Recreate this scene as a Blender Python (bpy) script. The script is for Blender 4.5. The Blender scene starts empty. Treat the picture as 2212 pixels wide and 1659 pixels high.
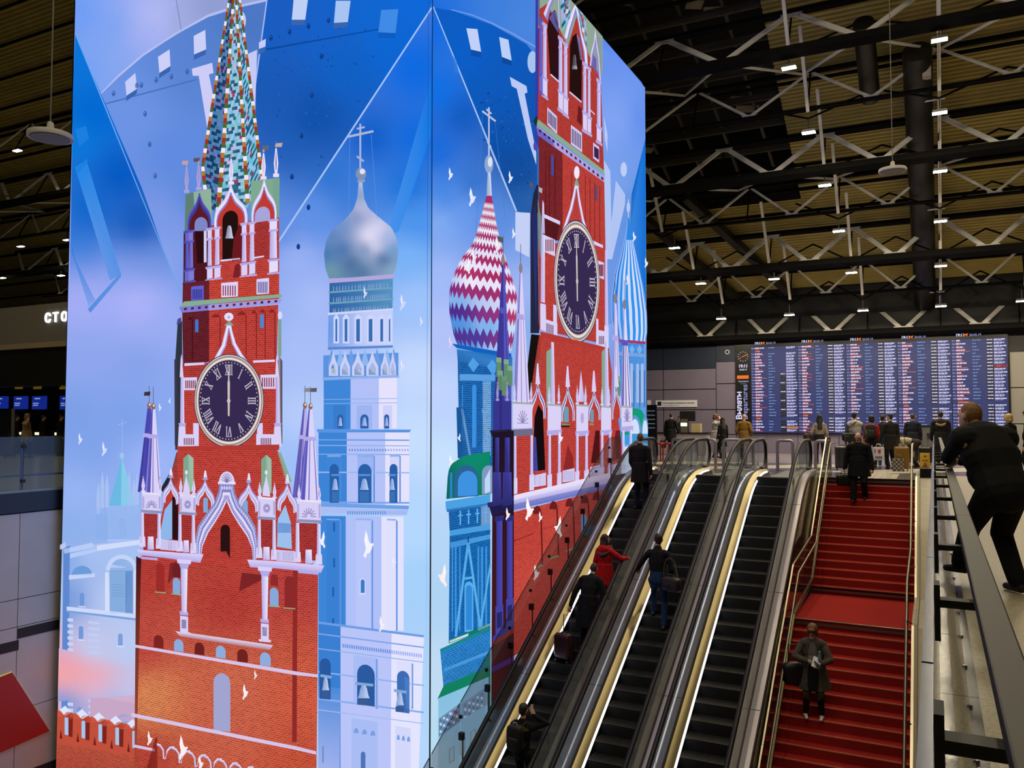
import bpy, bmesh, math, random
import numpy as np
from mathutils import Vector, Matrix
S = bpy.context.scene
COL = S.collection
R = math.radians
# ------------------------------------------------------------------ camera
FPX, HOR, VPX, EYE = 1780.0, 905.0, 2018.0, 1.6          # lens in pixels of a 2212x1659 frame, eye 1.6 m over the upper floor
PITCH = math.atan((HOR - 829.5) / FPX)
YAW = math.atan((VPX - 1106) * math.cos(PITCH) / FPX)
cam = bpy.data.cameras.new('camera'); cam.sensor_fit = 'HORIZONTAL'; cam.sensor_width = 36.0
cam.lens = FPX / 2212 * 36.0; cam.clip_start = 0.05; cam.clip_end = 400
camo = bpy.data.objects.new('camera', cam); COL.objects.link(camo)
camo.location = (0, 0, EYE); camo.rotation_euler = (math.pi / 2 + PITCH, 0, YAW)
S.camera = camo
# ------------------------------------------------------------------ world, exposure
w = bpy.data.worlds.new('night'); S.world = w; w.use_nodes = True
w.node_tree.nodes['Background'].inputs[0].default_value = (0.02, 0.022, 0.03, 1)
w.node_tree.nodes['Background'].inputs[1].default_value = 0.3
vs = S.view_settings
vs.view_transform = 'Standard'; vs.look = 'None'; vs.exposure = 0.0; vs.gamma = 1.0; vs.use_curve_mapping = False
LAMP_W = 112.0                                             # watts of one high-bay lamp
LAMP_C = (1.0, 0.86, 0.6)
cy = S.cycles
cy.max_bounces = 6; cy.diffuse_bounces = 3; cy.glossy_bounces = 4; cy.transmission_bounces = 6; cy.transparent_max_bounces = 12
cy.caustics_reflective = False; cy.caustics_refractive = False; cy.sample_clamp_indirect = 4.0
random.seed(7)
# ------------------------------------------------------------------ helpers: where a traced point lies on a plane of the place
_fh = Vector((-math.sin(YAW), math.cos(YAW), 0)); _rt = Vector((math.cos(YAW), math.sin(YAW), 0)); _up = Vector((0, 0, 1))
_F = _fh * math.cos(PITCH) + _up * math.sin(PITCH); _U = _up * math.cos(PITCH) - _fh * math.sin(PITCH)
def on(x, y, ax, v):
    d = _F * FPX + _rt * (x - 1106) - _U * (y - 829.5)
    o = Vector((0, 0, EYE)); t = (v - o[ax]) / d[ax]
    return o + d * t
def lin(h):
    if not isinstance(h, str): return tuple(h)
    h = h.lstrip('#'); c = [int(h[i:i + 2], 16) / 255 for i in (0, 2, 4)]
    return tuple(x / 12.92 if x <= 0.04045 else ((x + 0.055) / 1.055) ** 2.4 for x in c)
# ------------------------------------------------------------------ helpers: materials
MATS = {}
def mat(name, col='#808080', rough=0.5, metal=0.0, emit=None, strength=1.0, noise=0.0, nscale=8.0, bump=0.0, alpha=1.0, spec=0.5, coat=0.0, trans=0.0):
    if name in MATS: return MATS[name]
    m = bpy.data.materials.new(name); m.use_nodes = True; nt = m.node_tree; b = nt.nodes['Principled BSDF']
    c = lin(col); b.inputs['Base Color'].default_value = (*c, 1)
    b.inputs['Roughness'].default_value = rough; b.inputs['Metallic'].default_value = metal
    b.inputs['Specular IOR Level'].default_value = spec
    if coat: b.inputs['Coat Weight'].default_value = coat
    if trans: b.inputs['Transmission Weight'].default_value = trans
    if emit: b.inputs['Emission Color'].default_value = (*lin(emit), 1); b.inputs['Emission Strength'].default_value = strength
    if noise or bump:
        tc = nt.nodes.new('ShaderNodeTexCoord'); tn = nt.nodes.new('ShaderNodeTexNoise')
        tn.inputs['Scale'].default_value = nscale; tn.inputs['Detail'].default_value = 5
        nt.links.new(tc.outputs['Object'], tn.inputs['Vector'])
        if noise:
            mr = nt.nodes.new('ShaderNodeMapRange'); mr.inputs[1].default_value = 0.3; mr.inputs[2].default_value = 0.7
            mr.inputs[3].default_value = 1 - noise; mr.inputs[4].default_value = 1 + noise
            mx = nt.nodes.new('ShaderNodeVectorMath'); mx.operation = 'SCALE'; mx.inputs[0].default_value = c
            nt.links.new(tn.outputs['Fac'], mr.inputs[0]); nt.links.new(mr.outputs[0], mx.inputs['Scale'])
            nt.links.new(mx.outputs[0], b.inputs['Base Color'])
        if bump:
            bp = nt.nodes.new('ShaderNodeBump'); bp.inputs['Strength'].default_value = bump; bp.inputs['Distance'].default_value = 0.02
            nt.links.new(tn.outputs['Fac'], bp.inputs['Height']); nt.links.new(bp.outputs[0], b.inputs['Normal'])
    MATS[name] = m
    return m
def glass(name, tint='#c8d4d0', a=0.12, ior=1.45):
    """thin architectural pane: mostly see-through with a mirror sheen that grows at grazing angles"""
    if name in MATS: return MATS[name]
    m = bpy.data.materials.new(name); m.use_nodes = True; nt = m.node_tree; nt.nodes.clear()
    o = nt.nodes.new('ShaderNodeOutputMaterial'); t = nt.nodes.new('ShaderNodeBsdfTransparent'); g = nt.nodes.new('ShaderNodeBsdfGlossy')
    d = nt.nodes.new('ShaderNodeBsdfDiffuse'); d.inputs[0].default_value = (*lin(tint), 1)
    t.inputs[0].default_value = (*[0.55 + 0.45 * x for x in lin(tint)], 1); g.inputs['Roughness'].default_value = 0.02
    m1 = nt.nodes.new('ShaderNodeMixShader'); m2 = nt.nodes.new('ShaderNodeMixShader'); fr = nt.nodes.new('ShaderNodeFresnel'); fr.inputs[0].default_value = ior
    m1.inputs[0].default_value = a
    nt.links.new(t.outputs[0], m1.inputs[1]); nt.links.new(d.outputs[0], m1.inputs[2])
    ge = nt.nodes.new('ShaderNodeNewGeometry'); sb = nt.nodes.new('ShaderNodeMath'); sb.operation = 'SUBTRACT'; sb.inputs[0].default_value = 1.0; ml = nt.nodes.new('ShaderNodeMath'); ml.operation = 'MULTIPLY'
    nt.links.new(ge.outputs['Backfacing'], sb.inputs[1]); nt.links.new(fr.outputs[0], ml.inputs[0]); nt.links.new(sb.outputs[0], ml.inputs[1]); nt.links.new(ml.outputs[0], m2.inputs[0])
    nt.links.new(t.outputs[0], m1.inputs[1]); nt.links.new(m1.outputs[0], m2.inputs[1]); nt.links.new(g.outputs[0], m2.inputs[2])
    nt.links.new(m2.outputs[0], o.inputs[0]); MATS[name] = m
    return m
# ------------------------------------------------------------------ helpers: meshes and objects
class MB:
    def __init__(s): s.v = []; s.f = []; s.m = []; s.ms = []
    def _mi(s, mt):
        if mt is None: return 0
        if mt not in s.ms: s.ms.append(mt)
        return s.ms.index(mt)
    def raw(s, vs, fs, mt=None):
        b = len(s.v); s.v += [tuple(x) for x in vs]; s.f += [tuple(b + i for i in f) for f in fs]; s.m += [s._mi(mt)] * len(fs); return s
    def box(s, c, d, rot=None, mt=None):
        x, y, z = (k / 2 for k in d); vs = [Vector((i, j, k)) for k in (-z, z) for j in (-y, y) for i in (-x, x)]
        if rot is not None: vs = [rot @ q for q in vs]
        c = Vector(c)
        return s.raw([c + q for q in vs], [(0, 2, 3, 1), (4, 5, 7, 6), (0, 1, 5, 4), (2, 6, 7, 3), (0, 4, 6, 2), (1, 3, 7, 5)], mt)
    def bb(s, a, b, mt=None):
        return s.box([(p + q) / 2 for p, q in zip(a, b)], [abs(q - p) for p, q in zip(a, b)], None, mt)
    def bar(s, p, q, w, h, up=(0, 0, 1), mt=None):
        p, q = Vector(p), Vector(q); d = q - p; L = d.length; y = d / L; up = Vector(up)
        x = y.cross(up)
        if x.length < 1e-4: x = y.cross(Vector((1, 0, 0)))
        x.normalize(); z = x.cross(y); return s.box((p + q) / 2, (w, L, h), Matrix((x, y, z)).transposed(), mt)
    def tube(s, pts, r, n=8, caps=True, mt=None, closed=False):
        pts = [Vector(p) for p in pts]; k = len(pts); rr = r if isinstance(r, (list, tuple)) else [r] * k
        prev = None; rings = []
        for i, p in enumerate(pts):
            a = pts[(i - 1) % k] if (i or closed) else p; b = pts[(i + 1) % k] if (i < k - 1 or closed) else p
            t = (b - a).normalized()
            if prev is None:
                u = t.cross(Vector((0, 0, 1)))
                if u.length < 1e-3: u = t.cross(Vector((1, 0, 0)))
            else: u = prev - t * prev.dot(t)
            u.normalize(); prev = u; vv = t.cross(u)
            rings.append([p + (u * math.cos(2 * math.pi * j / n) + vv * math.sin(2 * math.pi * j / n)) * rr[i] for j in range(n)])
        vs = [q for g in rings for q in g]; fs = []
        for i in range(k if closed else k - 1):
            i2 = (i + 1) % k
            fs += [(i * n + j, i2 * n + j, i2 * n + (j + 1) % n, i * n + (j + 1) % n) for j in range(n)]
        if caps and not closed: fs += [tuple(range(n))[::-1], tuple((k - 1) * n + j for j in range(n))]
        return s.raw(vs, fs, mt)
    def lathe(s, prof, c=(0, 0, 0), n=16, sx=1.0, sy=1.0, mt=None):
        c = Vector(c); k = len(prof)
        vs = [c + Vector((r * math.cos(2 * math.pi * j / n) * sx, r * math.sin(2 * math.pi * j / n) * sy, z)) for r, z in prof for j in range(n)]
        fs = [(i * n + j, i * n + (j + 1) % n, (i + 1) * n + (j + 1) % n, (i + 1) * n + j) for i in range(k - 1) for j in range(n)]
        fs += [tuple(range(n))[::-1], tuple((k - 1) * n + j for j in range(n))]
        return s.raw(vs, fs, mt)
    def prism(s, poly, a, b, ax=1, mt=None):
        """extrude a polygon of 2-D points along axis ax from a to b; the 2-D points fill the other two axes in order"""
        n = len(poly); oth = [i for i in range(3) if i != ax]; vs = []
        for t in (a, b):
            for p in poly:
                q = [0, 0, 0]; q[ax] = t; q[oth[0]] = p[0]; q[oth[1]] = p[1]; vs.append(q)
        return s.raw(vs, [tuple(range(n)), tuple(range(n, 2 * n))[::-1]] + [(i, i + n, (i + 1) % n + n, (i + 1) % n) for i in range(n)], mt)
    def sweep(s, sec, path, mt=None, caps=True):
        """section of (x, height) points carried along a path of (Y, Z) points, height at right angles to the path"""
        k = len(path); n = len(sec); vs = []
        for i, (y, z) in enumerate(path):
            a = path[max(i - 1, 0)]; b = path[min(i + 1, k - 1)]; dy, dz = b[0] - a[0], b[1] - a[1]; L = math.hypot(dy, dz)
            ny, nz = -dz / L, dy / L
            if 0 < i < k - 1:
                d1 = Vector((path[i][0] - a[0], path[i][1] - a[1])).normalized(); cs = max(0.5, (d1.x * dy + d1.y * dz) / L); ny /= cs; nz /= cs
            vs += [(x, y + ny * h, z + nz * h) for x, h in sec]
        fs = [(i * n + j, i * n + (j + 1) % n, (i + 1) * n + (j + 1) % n, (i + 1) * n + j) for i in range(k - 1) for j in range(n)]
        if caps: fs += [tuple(range(n))[::-1], tuple((k - 1) * n + j for j in range(n))]
        return s.raw(vs, fs, mt)
    def soft(s, c, d, e=.45, n=20, k=12, mt=None):
        """rounded, softly stuffed box (superellipsoid)"""
        c = Vector(c); pw = lambda v: math.copysign(abs(v) ** e, v); vs = []
        for i in range(k + 1):
            a = -math.pi / 2 + math.pi * (i + .02) / (k + .04)
            vs += [c + Vector((d[0] / 2 * pw(math.cos(a)) * pw(math.cos(2 * math.pi * j / n)), d[1] / 2 * pw(math.cos(a)) * pw(math.sin(2 * math.pi * j / n)), d[2] / 2 * pw(math.sin(a)))) for j in range(n)]
        return s.raw(vs, [(i * n + j, i * n + (j + 1) % n, (i + 1) * n + (j + 1) % n, (i + 1) * n + j) for i in range(k) for j in range(n)] + [tuple(range(n))[::-1], tuple(k * n + j for j in range(n))], mt)
    def build(s, name, mt=None, parent=None, smooth=False, loc=None, bev=0):
        me = bpy.data.meshes.new(name); me.from_pydata(s.v, [], s.f)
        for q in (s.ms if s.ms else [mt]):
            if q is not None: me.materials.append(q)
        if s.ms and len(s.ms) > 1: me.polygons.foreach_set('material_index', s.m)
        bm = bmesh.new(); bm.from_mesh(me); bmesh.ops.recalc_face_normals(bm, faces=bm.faces); bm.to_mesh(me); bm.free()
        if smooth:
            me.polygons.foreach_set('use_smooth', [True] * len(me.polygons))
            me.set_sharp_from_angle(angle=R(42))
        o = bpy.data.objects.new(name, me); COL.objects.link(o)
        if bev:
            bv = o.modifiers.new('b', 'BEVEL'); bv.width = bev; bv.segments = 2; bv.limit_method = 'ANGLE'
        if parent is not None: o.parent = parent
        if loc is not None: o.location = loc
        return o
def tag(o, label=None, cat=None, group=None, kind=None):
    if label: o['label'] = label
    if cat: o['category'] = cat
    if group: o['group'] = group
    if kind: o['kind'] = kind
    return o
def thing(name, label, cat, loc=(0, 0, 0), rz=0.0, group=None, kind=None):
    o = bpy.data.objects.new(name, None); COL.objects.link(o); o.empty_display_size = 0.1
    o.location = loc; o.rotation_euler = (0, 0, rz); return tag(o, label, cat, group, kind)
def inst(src, parent=None, loc=(0, 0, 0), rot=None):
    o = src.copy(); COL.objects.link(o); o.parent = parent; o.location = loc
    if rot is not None: o.rotation_euler = rot
    return o
def copy_tree(o, parent=None):
    c = o.copy(); COL.objects.link(c); c.parent = parent
    for ch in list(o.children): copy_tree(ch, c)
    return c
def text_mesh(txt, size, mt, name, parent=None, mtx=None, align='LEFT', bold=0.0, ext=0.0):
    cu = bpy.data.curves.new(name, 'FONT'); cu.body = txt; cu.size = size; cu.align_x = align; cu.extrude = ext; cu.offset = bold; cu.resolution_u = 2
    t = bpy.data.objects.new(name + '_tmp', cu); COL.objects.link(t)
    me = bpy.data.meshes.new_from_object(t.evaluated_get(bpy.context.evaluated_depsgraph_get())); bpy.data.objects.remove(t); bpy.data.curves.remove(cu)
    me.name = name; me.materials.clear(); me.materials.append(mt)
    o = bpy.data.objects.new(name, me); COL.objects.link(o)
    if parent is not None: o.parent = parent
    if mtx is not None: o.matrix_local = mtx
    return o
# ================================================================== the hall: floors, walls
LOWZ = -7.0                       # floor of the lower level
YB = 40.0                         # departures wall
XL = -18.35                       # edge of the void on the far left
XR = -0.06                        # edge of the void below the rail
YE = 24.1                         # head of the stairs
M_beige = mat('terrazzo', '#9c9174', .34, noise=.35, nscale=55, bump=.02)
M_light = mat('pale_tile', '#c9c0ac', .2, noise=.12, nscale=30)
M_dark = mat('grey_tile', '#4a484c', .2, noise=.12, nscale=30)
M_lilac = mat('wall_panel', '#6a6276', .42, noise=.05, nscale=2)
M_joint = mat('joint_dark', '#1c1b20', .7)
M_navy = mat('navy_panel', '#1c2438', .45)
M_black = mat('black_paint', '#0b0a0a', .55)
M_steel = mat('brushed_steel', '#b9b09a', .28, 1.0)
M_steel2 = mat('polished_steel', '#cfc9bd', .14, 1.0)
M_gls = glass('clear_glass', '#b8c8c8', .05)
M_rub = mat('handrail_rubber', '#0e0a12', .5, spec=.3)
def struct(o): o['kind'] = 'structure'; return o
# --- upper floor
fl = struct(thing('floor', 'upper hall floor of pale terrazzo and grey stripes', None))
def slab(name, a, b, m, lab=None):
    o = MB().bb(a, b).build(name, m, fl)
    if lab: o['label'] = lab
    return o
slab('slab', (XR, -8, -.35), (22, YB + .2, -.006), M_beige); slab('slab', (-62, YE, -.45), (XR, YB + .2, -.006), M_dark); slab('slab', (-62, -8, -.45), (XL, YE, -.006), M_light)
def tile(pts, m, z0=-.006, z1=0.0, name='tile'):
    n = len(pts); return MB().raw([(x, y, z0) for x, y in pts] + [(x, y, z1) for x, y in pts], [tuple(range(n, 2 * n))] + [(i, (i + 1) % n, (i + 1) % n + n, i + n) for i in range(n)]).build(name, m, fl)
M_plain = mat('plain_tile', '#7c747c', .22, noise=.08, nscale=12)  # purple grey of the wall's reflection is put into this tile colour
for k in range(-4, 8):           # slanting pale and grey fields behind the escalator heads
    x0 = -10.5 + k * 2.3; x1 = x0 + 4.6
    tile([(x0 + .01, 26.52), (x0 + 2.29, 26.52), (x1 + 2.29, 31.0), (x1 + .01, 31.0)], M_light if k % 2 else M_dark)
for k in range(8):
    for j in range(5): tile([(-16 + k * 2.6 + .01, 31.02 + j * 1.79), (-16 + k * 2.6 + 2.59, 31.02 + j * 1.79), (-16 + k * 2.6 + 2.59, 32.8 + j * 1.79), (-16 + k * 2.6 + .01, 32.8 + j * 1.79)], M_plain)
tile([(-18.3, YE), (XR, YE), (XR, YE + .28), (-18.3, YE + .28)], M_light, name='threshold')
for k in range(12): tile([(-2.72 + k * .2, YE + .3), (-2.53 + k * .2, YE + .3), (-2.53 + k * .2, 26.5), (-2.72 + k * .2, 26.5)], (M_dark, M_light, M_light)[(k // 3) % 3], name='tile')
for y in np.arange(-2, 24, 1.5):  # border strips along the rail
    tile([(.0, y), (.068, y), (.068, y + 1.49), (.0, y + 1.49)], M_dark, name='border_strip'); tile([(.145, y), (.2, y), (.2, y + 1.49), (.145, y + 1.49)], M_dark, name='border_strip')
    tile([(.072, y), (.141, y), (.141, y + 1.49), (.072, y + 1.49)], M_beige, name='border_strip')
for x in (1.6, 3.2, 4.8):         # joints of the terrazzo fields
    tile([(x, -6), (x + .008, -6), (x + .008, 39.9), (x, 39.9)], mat('joint_metal', '#6e675a', .4), z1=.0012, name='joint_strip')
struct(tag(MB().bb((-62, -8, LOWZ - .3), (XR, YB, LOWZ)).build('floor', mat('lower_floor', '#a89e8c', .25, noise=.15, nscale=10)), 'pale stone floor of the lower level'))
# --- departures wall, in panels
wb = struct(thing('wall_back', 'lilac grey panelled wall behind the departures board', None))
MB().bb((-62, YB + .05, 0), (22, YB + .35, 12)).build('core', M_black, wb)
def panel(par, a, b, m, name='panel'): return MB().bb(a, b).build(name, m, par)
for x0, x1 in ((-20.2, -17.3), (-17.28, -14.5), (-14.48, -12.0), (-11.98, -9.36)):
    for z0, z1 in ((.0, .86), (.88, 2.05), (2.07, 3.05), (3.07, 4.06)): panel(wb, (x0, YB, z0), (x1 - .02, YB + .05, z1 - .02), M_lilac)
    panel(wb, (x0, YB - .02, 4.06), (x1 - .0, YB + .05, 5.2), M_navy)
for z0, z1 in ((.0, .86), (.88, 2.05), (2.07, 3.3), (3.32, 4.36)): panel(wb, (-9.34, YB - .05, z0), (-8.44, YB + .05, z1 - .02), M_lilac)
panel(wb, (-9.34, YB - .07, 4.36), (-8.44, YB + .05, 5.32), M_navy)
for k in range(8): panel(wb, (-8.42 + k * 1.4, YB, .0), (-8.42 + k * 1.4 + 1.38, YB + .05, .93), M_lilac)
for k in range(6):
    for z0, z1 in ((.0, 1.4), (1.42, 2.9), (2.92, 4.4)): panel(wb, (2.86 + k * 1.9, YB, z0), (2.86 + k * 1.9 + 1.88, YB + .05, z1 - .02), mat('grey_panel', '#84807a', .45))
# --- left side of the void: panelled wall under the slab edge
wl = struct(thing('wall_left', 'grey panelled wall of the void below the left gallery', None))
MB().bb((XL - .3, -8, LOWZ), (XL - .04, YE + 14, -.05)).build('core', M_joint, wl)
M_wl = mat('void_panel', '#bab6be', .4, noise=.04, nscale=2)
pj = [on(40, 1250, 0, XL).y - 1.75 * k for k in range(3, -10, -1)]
zr = [on(60, 1290, 0, XL).z, on(40, 1366, 0, XL).z]
pj = sorted(pj)
for y0, y1 in zip(pj, pj[1:]):
    for z0, z1 in ((-.52, zr[0]), (zr[0], -3.05), (-3.05, -4.9), (-4.9, LOWZ + .2)): panel(wl, (XL - .04, y0 + .008, min(z0, z1) + .008), (XL, y1 - .008, max(z0, z1) - .008), M_wl)
MB().bb((XL - .03, -8, -.5), (XL + .03, YE + 14, -.06)).build('slab_edge', M_navy, wl)
for (xa, ya), (xb, yb) in (((127, 1340), (38, 1360)), ((40, 1384), (0, 1394)), ((126, 1646), (60, 1659))):
    a, b = on(xa, ya, 0, XL), on(xb, yb, 0, XL); h = .2
    MB().bb((XL - .002, min(a.y, b.y), (a.z + b.z) / 2 - h), (XL + .012, max(a.y, b.y), (a.z + b.z) / 2 + .02)).build('dark_reveal', M_joint, wl)
dm = [on(*q, 0, XL) for q in ((23, 1452), (104, 1578), (-70, 1655), (-150, 1520))]
c = sum(dm, Vector()) / 4
dia = thing('red_diamond_sign', 'red diamond shaped light box on the wall below the left gallery', 'sign', (XL, c.y, c.z))
def diam(k, t): return MB().prism([((q.y - c.y) * k, (q.z - c.z) * k) for q in dm], .002, t, 0)
diam(1.0, .06).build('face', mat('red_face', '#8c0d0d', .5, emit='#a01010', strength=.12), dia); diam(1.012, .035).build('lit_edge', mat('edge_glow', '#c8c060', .5, emit='#d8d070', strength=.45), dia)
# glass balustrade on the left gallery edge
gl = thing('glass_balustrade', 'blue tinted glass balustrade along the edge of the left gallery', 'balustrade', (XL, 0, 0))
for k in range(10):
    y = on(50, 1000, 0, XL).y - 1.35 * (7 - k); MB().bb((-.008, y + .008, -.06), (.008, y + 1.342, 1.2)).build('pane', glass('blue_glass', '#a8c0d4', .12, 1.3), gl)
    for z in (.2, .98): MB().bb((-.03, y - .05, z - .035), (.03, y + .05, z + .035)).build('clamp', M_black, gl)
    MB().bb((-.06, y - .03, -.02), (-.03, y + .03, 1.0)).build('post', mat('blue_steel', '#4a5a72', .35, .6), gl)
MB().bb((-.09, -4, .3), (-.05, 16, .34)).build('rail', mat('blue_steel', '#4a5a72', .35, .6), gl)
# --- gallery behind the column on the left: check-in hall
gb = struct(thing('wall_left_gallery', 'dark fascia and ribbed wall of the check-in hall', None))
YF = 22.6
MB().bb((-62, YF, 4.95), (-18.6, YF + .5, 6.62)).build('fascia', mat('fascia_grey', '#8f897e', .5), gb); MB().bb((-62, YF - .02, 4.72), (-18.6, YF + .5, 4.95)).build('fascia_band', mat('fascia_band', '#b8a884', .5), gb)
MB().bb((-62, YF + .1, 3.05), (-18.6, YF + .6, 4.72)).build('soffit', mat('soffit_dark', '#15130f', .6), gb); MB().bb((-62, 27.0, 0), (-18.6, 27.2, 5)).build('rear_wall', mat('rear_wall_brown', '#3a3028', .6), gb)
sl = MB().bb((0, 26.94, .9), (.05, 27.0, 3.6)).build('slat', mat('slat_brown', '#4a3c30', .55), gb)
sl.location = (-46.14, 0, 0)
for k in range(160): inst(sl, gb, (-46 + k * .14, 0, 0))
MB().bb((-62, 23.2, 3.06), (-18.6, 27.1, 3.2)).build('low_ceiling', mat('soffit_navy', '#10141e', .6), gb)
M_let = mat('lit_letter', '#ffffff', .4, emit='#f4f8ff', strength=1.3)
st = thing('illuminated_letters', 'white illuminated letters on the dark fascia beside the column', 'sign', (on(97, 697, 1, YF - .04).x, YF - .05, on(97, 697, 1, YF - .04).z))
for i, chh in enumerate('СТО'): text_mesh(chh, .56, M_let, 'letter', st, Matrix.Translation((i * .55, 0, 0)) @ Matrix.Rotation(R(90), 4, 'X'), bold=.015, ext=.03)
def counter_sign(n, px):
    p = on(px, 829, 1, YF + .5); o = thing('counter_sign', {346: 'leftmost yellow desk number sign in the check-in hall, reading 346', 347: 'middle yellow desk number sign in the check-in hall, reading 347', 348: 'yellow desk number sign almost hidden by the video column'}[n], 'sign', (p.x, YF + .48, p.z))
    MB().bb((-.26, -.05, -.24), (.26, .0, .24)).build('plate', mat('yellow_plate', '#a8901c', .5, emit='#a88c10', strength=.18), o); text_mesh(str(n), .36, M_black, 'number', o, Matrix.Translation((0, -.056, -.13)) @ Matrix.Rotation(R(90), 4, 'X'), 'CENTER', .01)
for n, px in ((346, 43), (347, 83), (348, 140)): counter_sign(n, px)
M_bs = mat('blue_monitor', '#0c1c70', .3, emit='#1a34b0', strength=.5)
for px, w in ((3, 0), (45, 0), (85, 0), (146, 0)):
    p = on(px, 870, 1, 23.6); o = thing('desk_monitor', 'blue check-in monitor hanging over the desks ' + {3: 'at the picture edge', 45: 'below the leftmost yellow number', 85: 'below the middle yellow number', 146: 'beside the video column'}[px], 'monitor', (p.x, 23.6, p.z))
    MB().bb((-.5, -.03, -.3), (.5, .04, .3)).build('screen', M_bs, o); MB().bb((-.42, -.036, -.05), (0, -.031, .0)).bb((-.42, -.036, -.14), (-.05, -.031, -.09)).bb((-.3, -.036, .16), (.1, -.031, .22)).build('caption', mat('pale_blue', '#a8b8e0', .5, emit='#9ab0e8', strength=.6), o); MB().tube([(0, .03, .3), (0, .03, 1.0)], .03, 6).build('hanger', M_black, o)
for k, px in enumerate((12, 52, 95, 138)):
    p = on(px, 950, 1, 24.3); o = thing('checkin_desk', ['check-in desk at the picture edge', 'check-in desk behind the woman in the beige coat', 'check-in desk with a lit panel', 'check-in desk beside the video column'][k], 'desk', (p.x, 24.3, 0))
    MB().bb((-.5, -.3, 0), (.5, .3, 1.02)).build('body', mat('desk_dark', '#1a1816', .4), o, bev=.02); MB().bb((-.54, -.36, 1.02), (.54, .36, 1.07)).build('top', mat('desk_top', '#3a342c', .3), o); MB().bb((-.2, -.325, .86), (.32, -.302, .98)).build('lit_panel', mat('panel_glow', '#fff4d0', .5, emit='#fff2c0', strength=1.2), o)
# ================================================================== departures board
BX0, BX1, BZ0, BZ1 = -8.42, 2.80, .95, 5.33
bd = thing('departures_board', 'wide blue departures board listing flights in five columns', 'display board', (BX0, YB - .12, BZ0))
def emis(name, c, s=1.0): return mat(name, '#000000', .6, emit=c, strength=s)
W_, H_ = BX1 - BX0, BZ1 - BZ0
MB().bb((0, 0, 0), (W_, .12, H_)).build('housing', mat('board_black', '#08080a', .4), bd)
def bx(px, y=830): return on(px, y, 1, YB - .12).x - BX0
cols = [bx(1623), bx(1723.5), bx(1828), bx(1939), bx(2056), W_ - .02]
T_w, T_d, T_r, T_c, T_o = emis('ink_white', '#dcd8f8', .95), emis('ink_dim', '#9ca0dc', .75), emis('ink_red', '#d05048', .8), emis('ink_cyan', '#78a4e4', .75), emis('ink_orange', '#f07018', .95)
rn = random.Random(11); nrow = 29
ztop = H_ - .34; dz = (ztop - .02) / (nrow + .2)
rows = MB(); gat = MB()
def bar(x0, x1, z, h, m): rows.raw([(x0, -.006, z), (x1, -.006, z), (x1, -.006, z + h), (x0, -.006, z + h)], [(0, 1, 2, 3)], m)
def words(x0, x1, z, h, m):
    x = x0
    while x < x1 - .03: L = min(rn.choice((.07, .1, .14, .2)), x1 - x); bar(x, x + L, z, h * rn.uniform(.8, 1.0), m); x += L + .018
heads = {0: {1: 0, 24: 1}, 1: {23: 1}, 2: {23: 1}, 3: {20: 1}, 4: {19: 1}}
for c in range(5):
    x0, x1 = cols[c] + (.012 if c else 0), cols[c + 1] - .012; w = x1 - x0
    MB().bb((x0, -.003, .015), (x1, 0, ztop)).build('column_panel', emis('board_blue', '#2a3478' if c % 2 else '#2c3a7e', .62), bd)
    gx0, gx1 = x0 + w * .64, x0 + w * .755
    for r in range(nrow):
        z = ztop - (r + 1) * dz + dz * .45
        if r in heads[c]:
            bar(x0 + w * .1, x0 + w * (.3 if c == 4 else .2), z - .02, dz * .42, T_o); gat.raw([(x0, -.0045, z + dz * .62), (x1, -.0045, z + dz * .62), (x1, -.0045, z + dz * .66), (x0, -.0045, z + dz * .66)], [(0, 1, 2, 3)]); continue
        words(x0 + w * .01, x0 + w * .08, z, dz * .3, T_d); words(x0 + w * .09, x0 + w * rn.uniform(.17, .31), z - .004, dz * .42, T_w); words(x0 + w * .09, x0 + w * rn.choice((.14, .17, .2, .24, .3, .34)), z - dz * .36, dz * .32, T_r)
        words(x0 + w * .38, x0 + w * rn.uniform(.44, .54), z, dz * .3, T_c)
        if not (c == 0 and r < 9): 
            gat.raw([(gx0 - .02, -.004, z - dz * .4), (gx1, -.004, z - dz * .4), (gx1, -.004, z + dz * .42), (gx0 - .02, -.004, z + dz * .42)], [(0, 1, 2, 3)])
            if not (c == 0 and r % 3): words(gx0, gx0 + w * .1, z, dz * .32, T_w)
        if c == 4 and r == 8: bar(gx1 + .01, x1, z - dz * .38, dz * .8, emis('ink_crimson', '#8c1838', .9)); words(gx1 + .02, gx1 + .25, z - .02, dz * .4, T_o); continue
        if c == 0 and r == 27: bar(gx1 + .01, x1, z - dz * .38, dz * .8, emis('ink_amber', '#c07848', .9)); continue
        words(gx1 + .02, gx1 + w * rn.uniform(.18, .24), z, dz * .36, T_w); words(gx1 + .02, gx1 + w * .16, z - dz * .36, dz * .28, T_d)
    def btxt(t, x, z, s, m, al='LEFT', nm='caption', rot=None, bold=.0):
        mx = Matrix.Translation((x, -.012, z)) @ (rot if rot else Matrix()) @ Matrix.Rotation(R(90), 4, 'X'); return text_mesh(t, s, m, nm, bd, mx, al, bold)
    btxt('19:11', x0 + w * .08, ztop + .13, .16, T_w, bold=.006); btxt('20.03.19', x0 + w * .33, ztop + .13, .13, T_d, bold=.003)
    d = MB(); dx, dzz = x0 + w * .21, ztop + .12       # little orange running mark between time and date
    d.prism([(dx, dzz), (dx + .05, dzz + .02), (dx + .05, dzz + .09), (dx + .16, dzz + .11), (dx + .19, dzz + .17), (dx + .24, dzz + .16), (dx + .2, dzz + .1), (dx + .17, dzz), (dx + .14, dzz), (dx + .13, dzz + .05), (dx + .07, dzz + .04), (dx + .03, dzz - .01)], -.012, -.006, 1); d.build('mark', T_o, bd)
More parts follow.
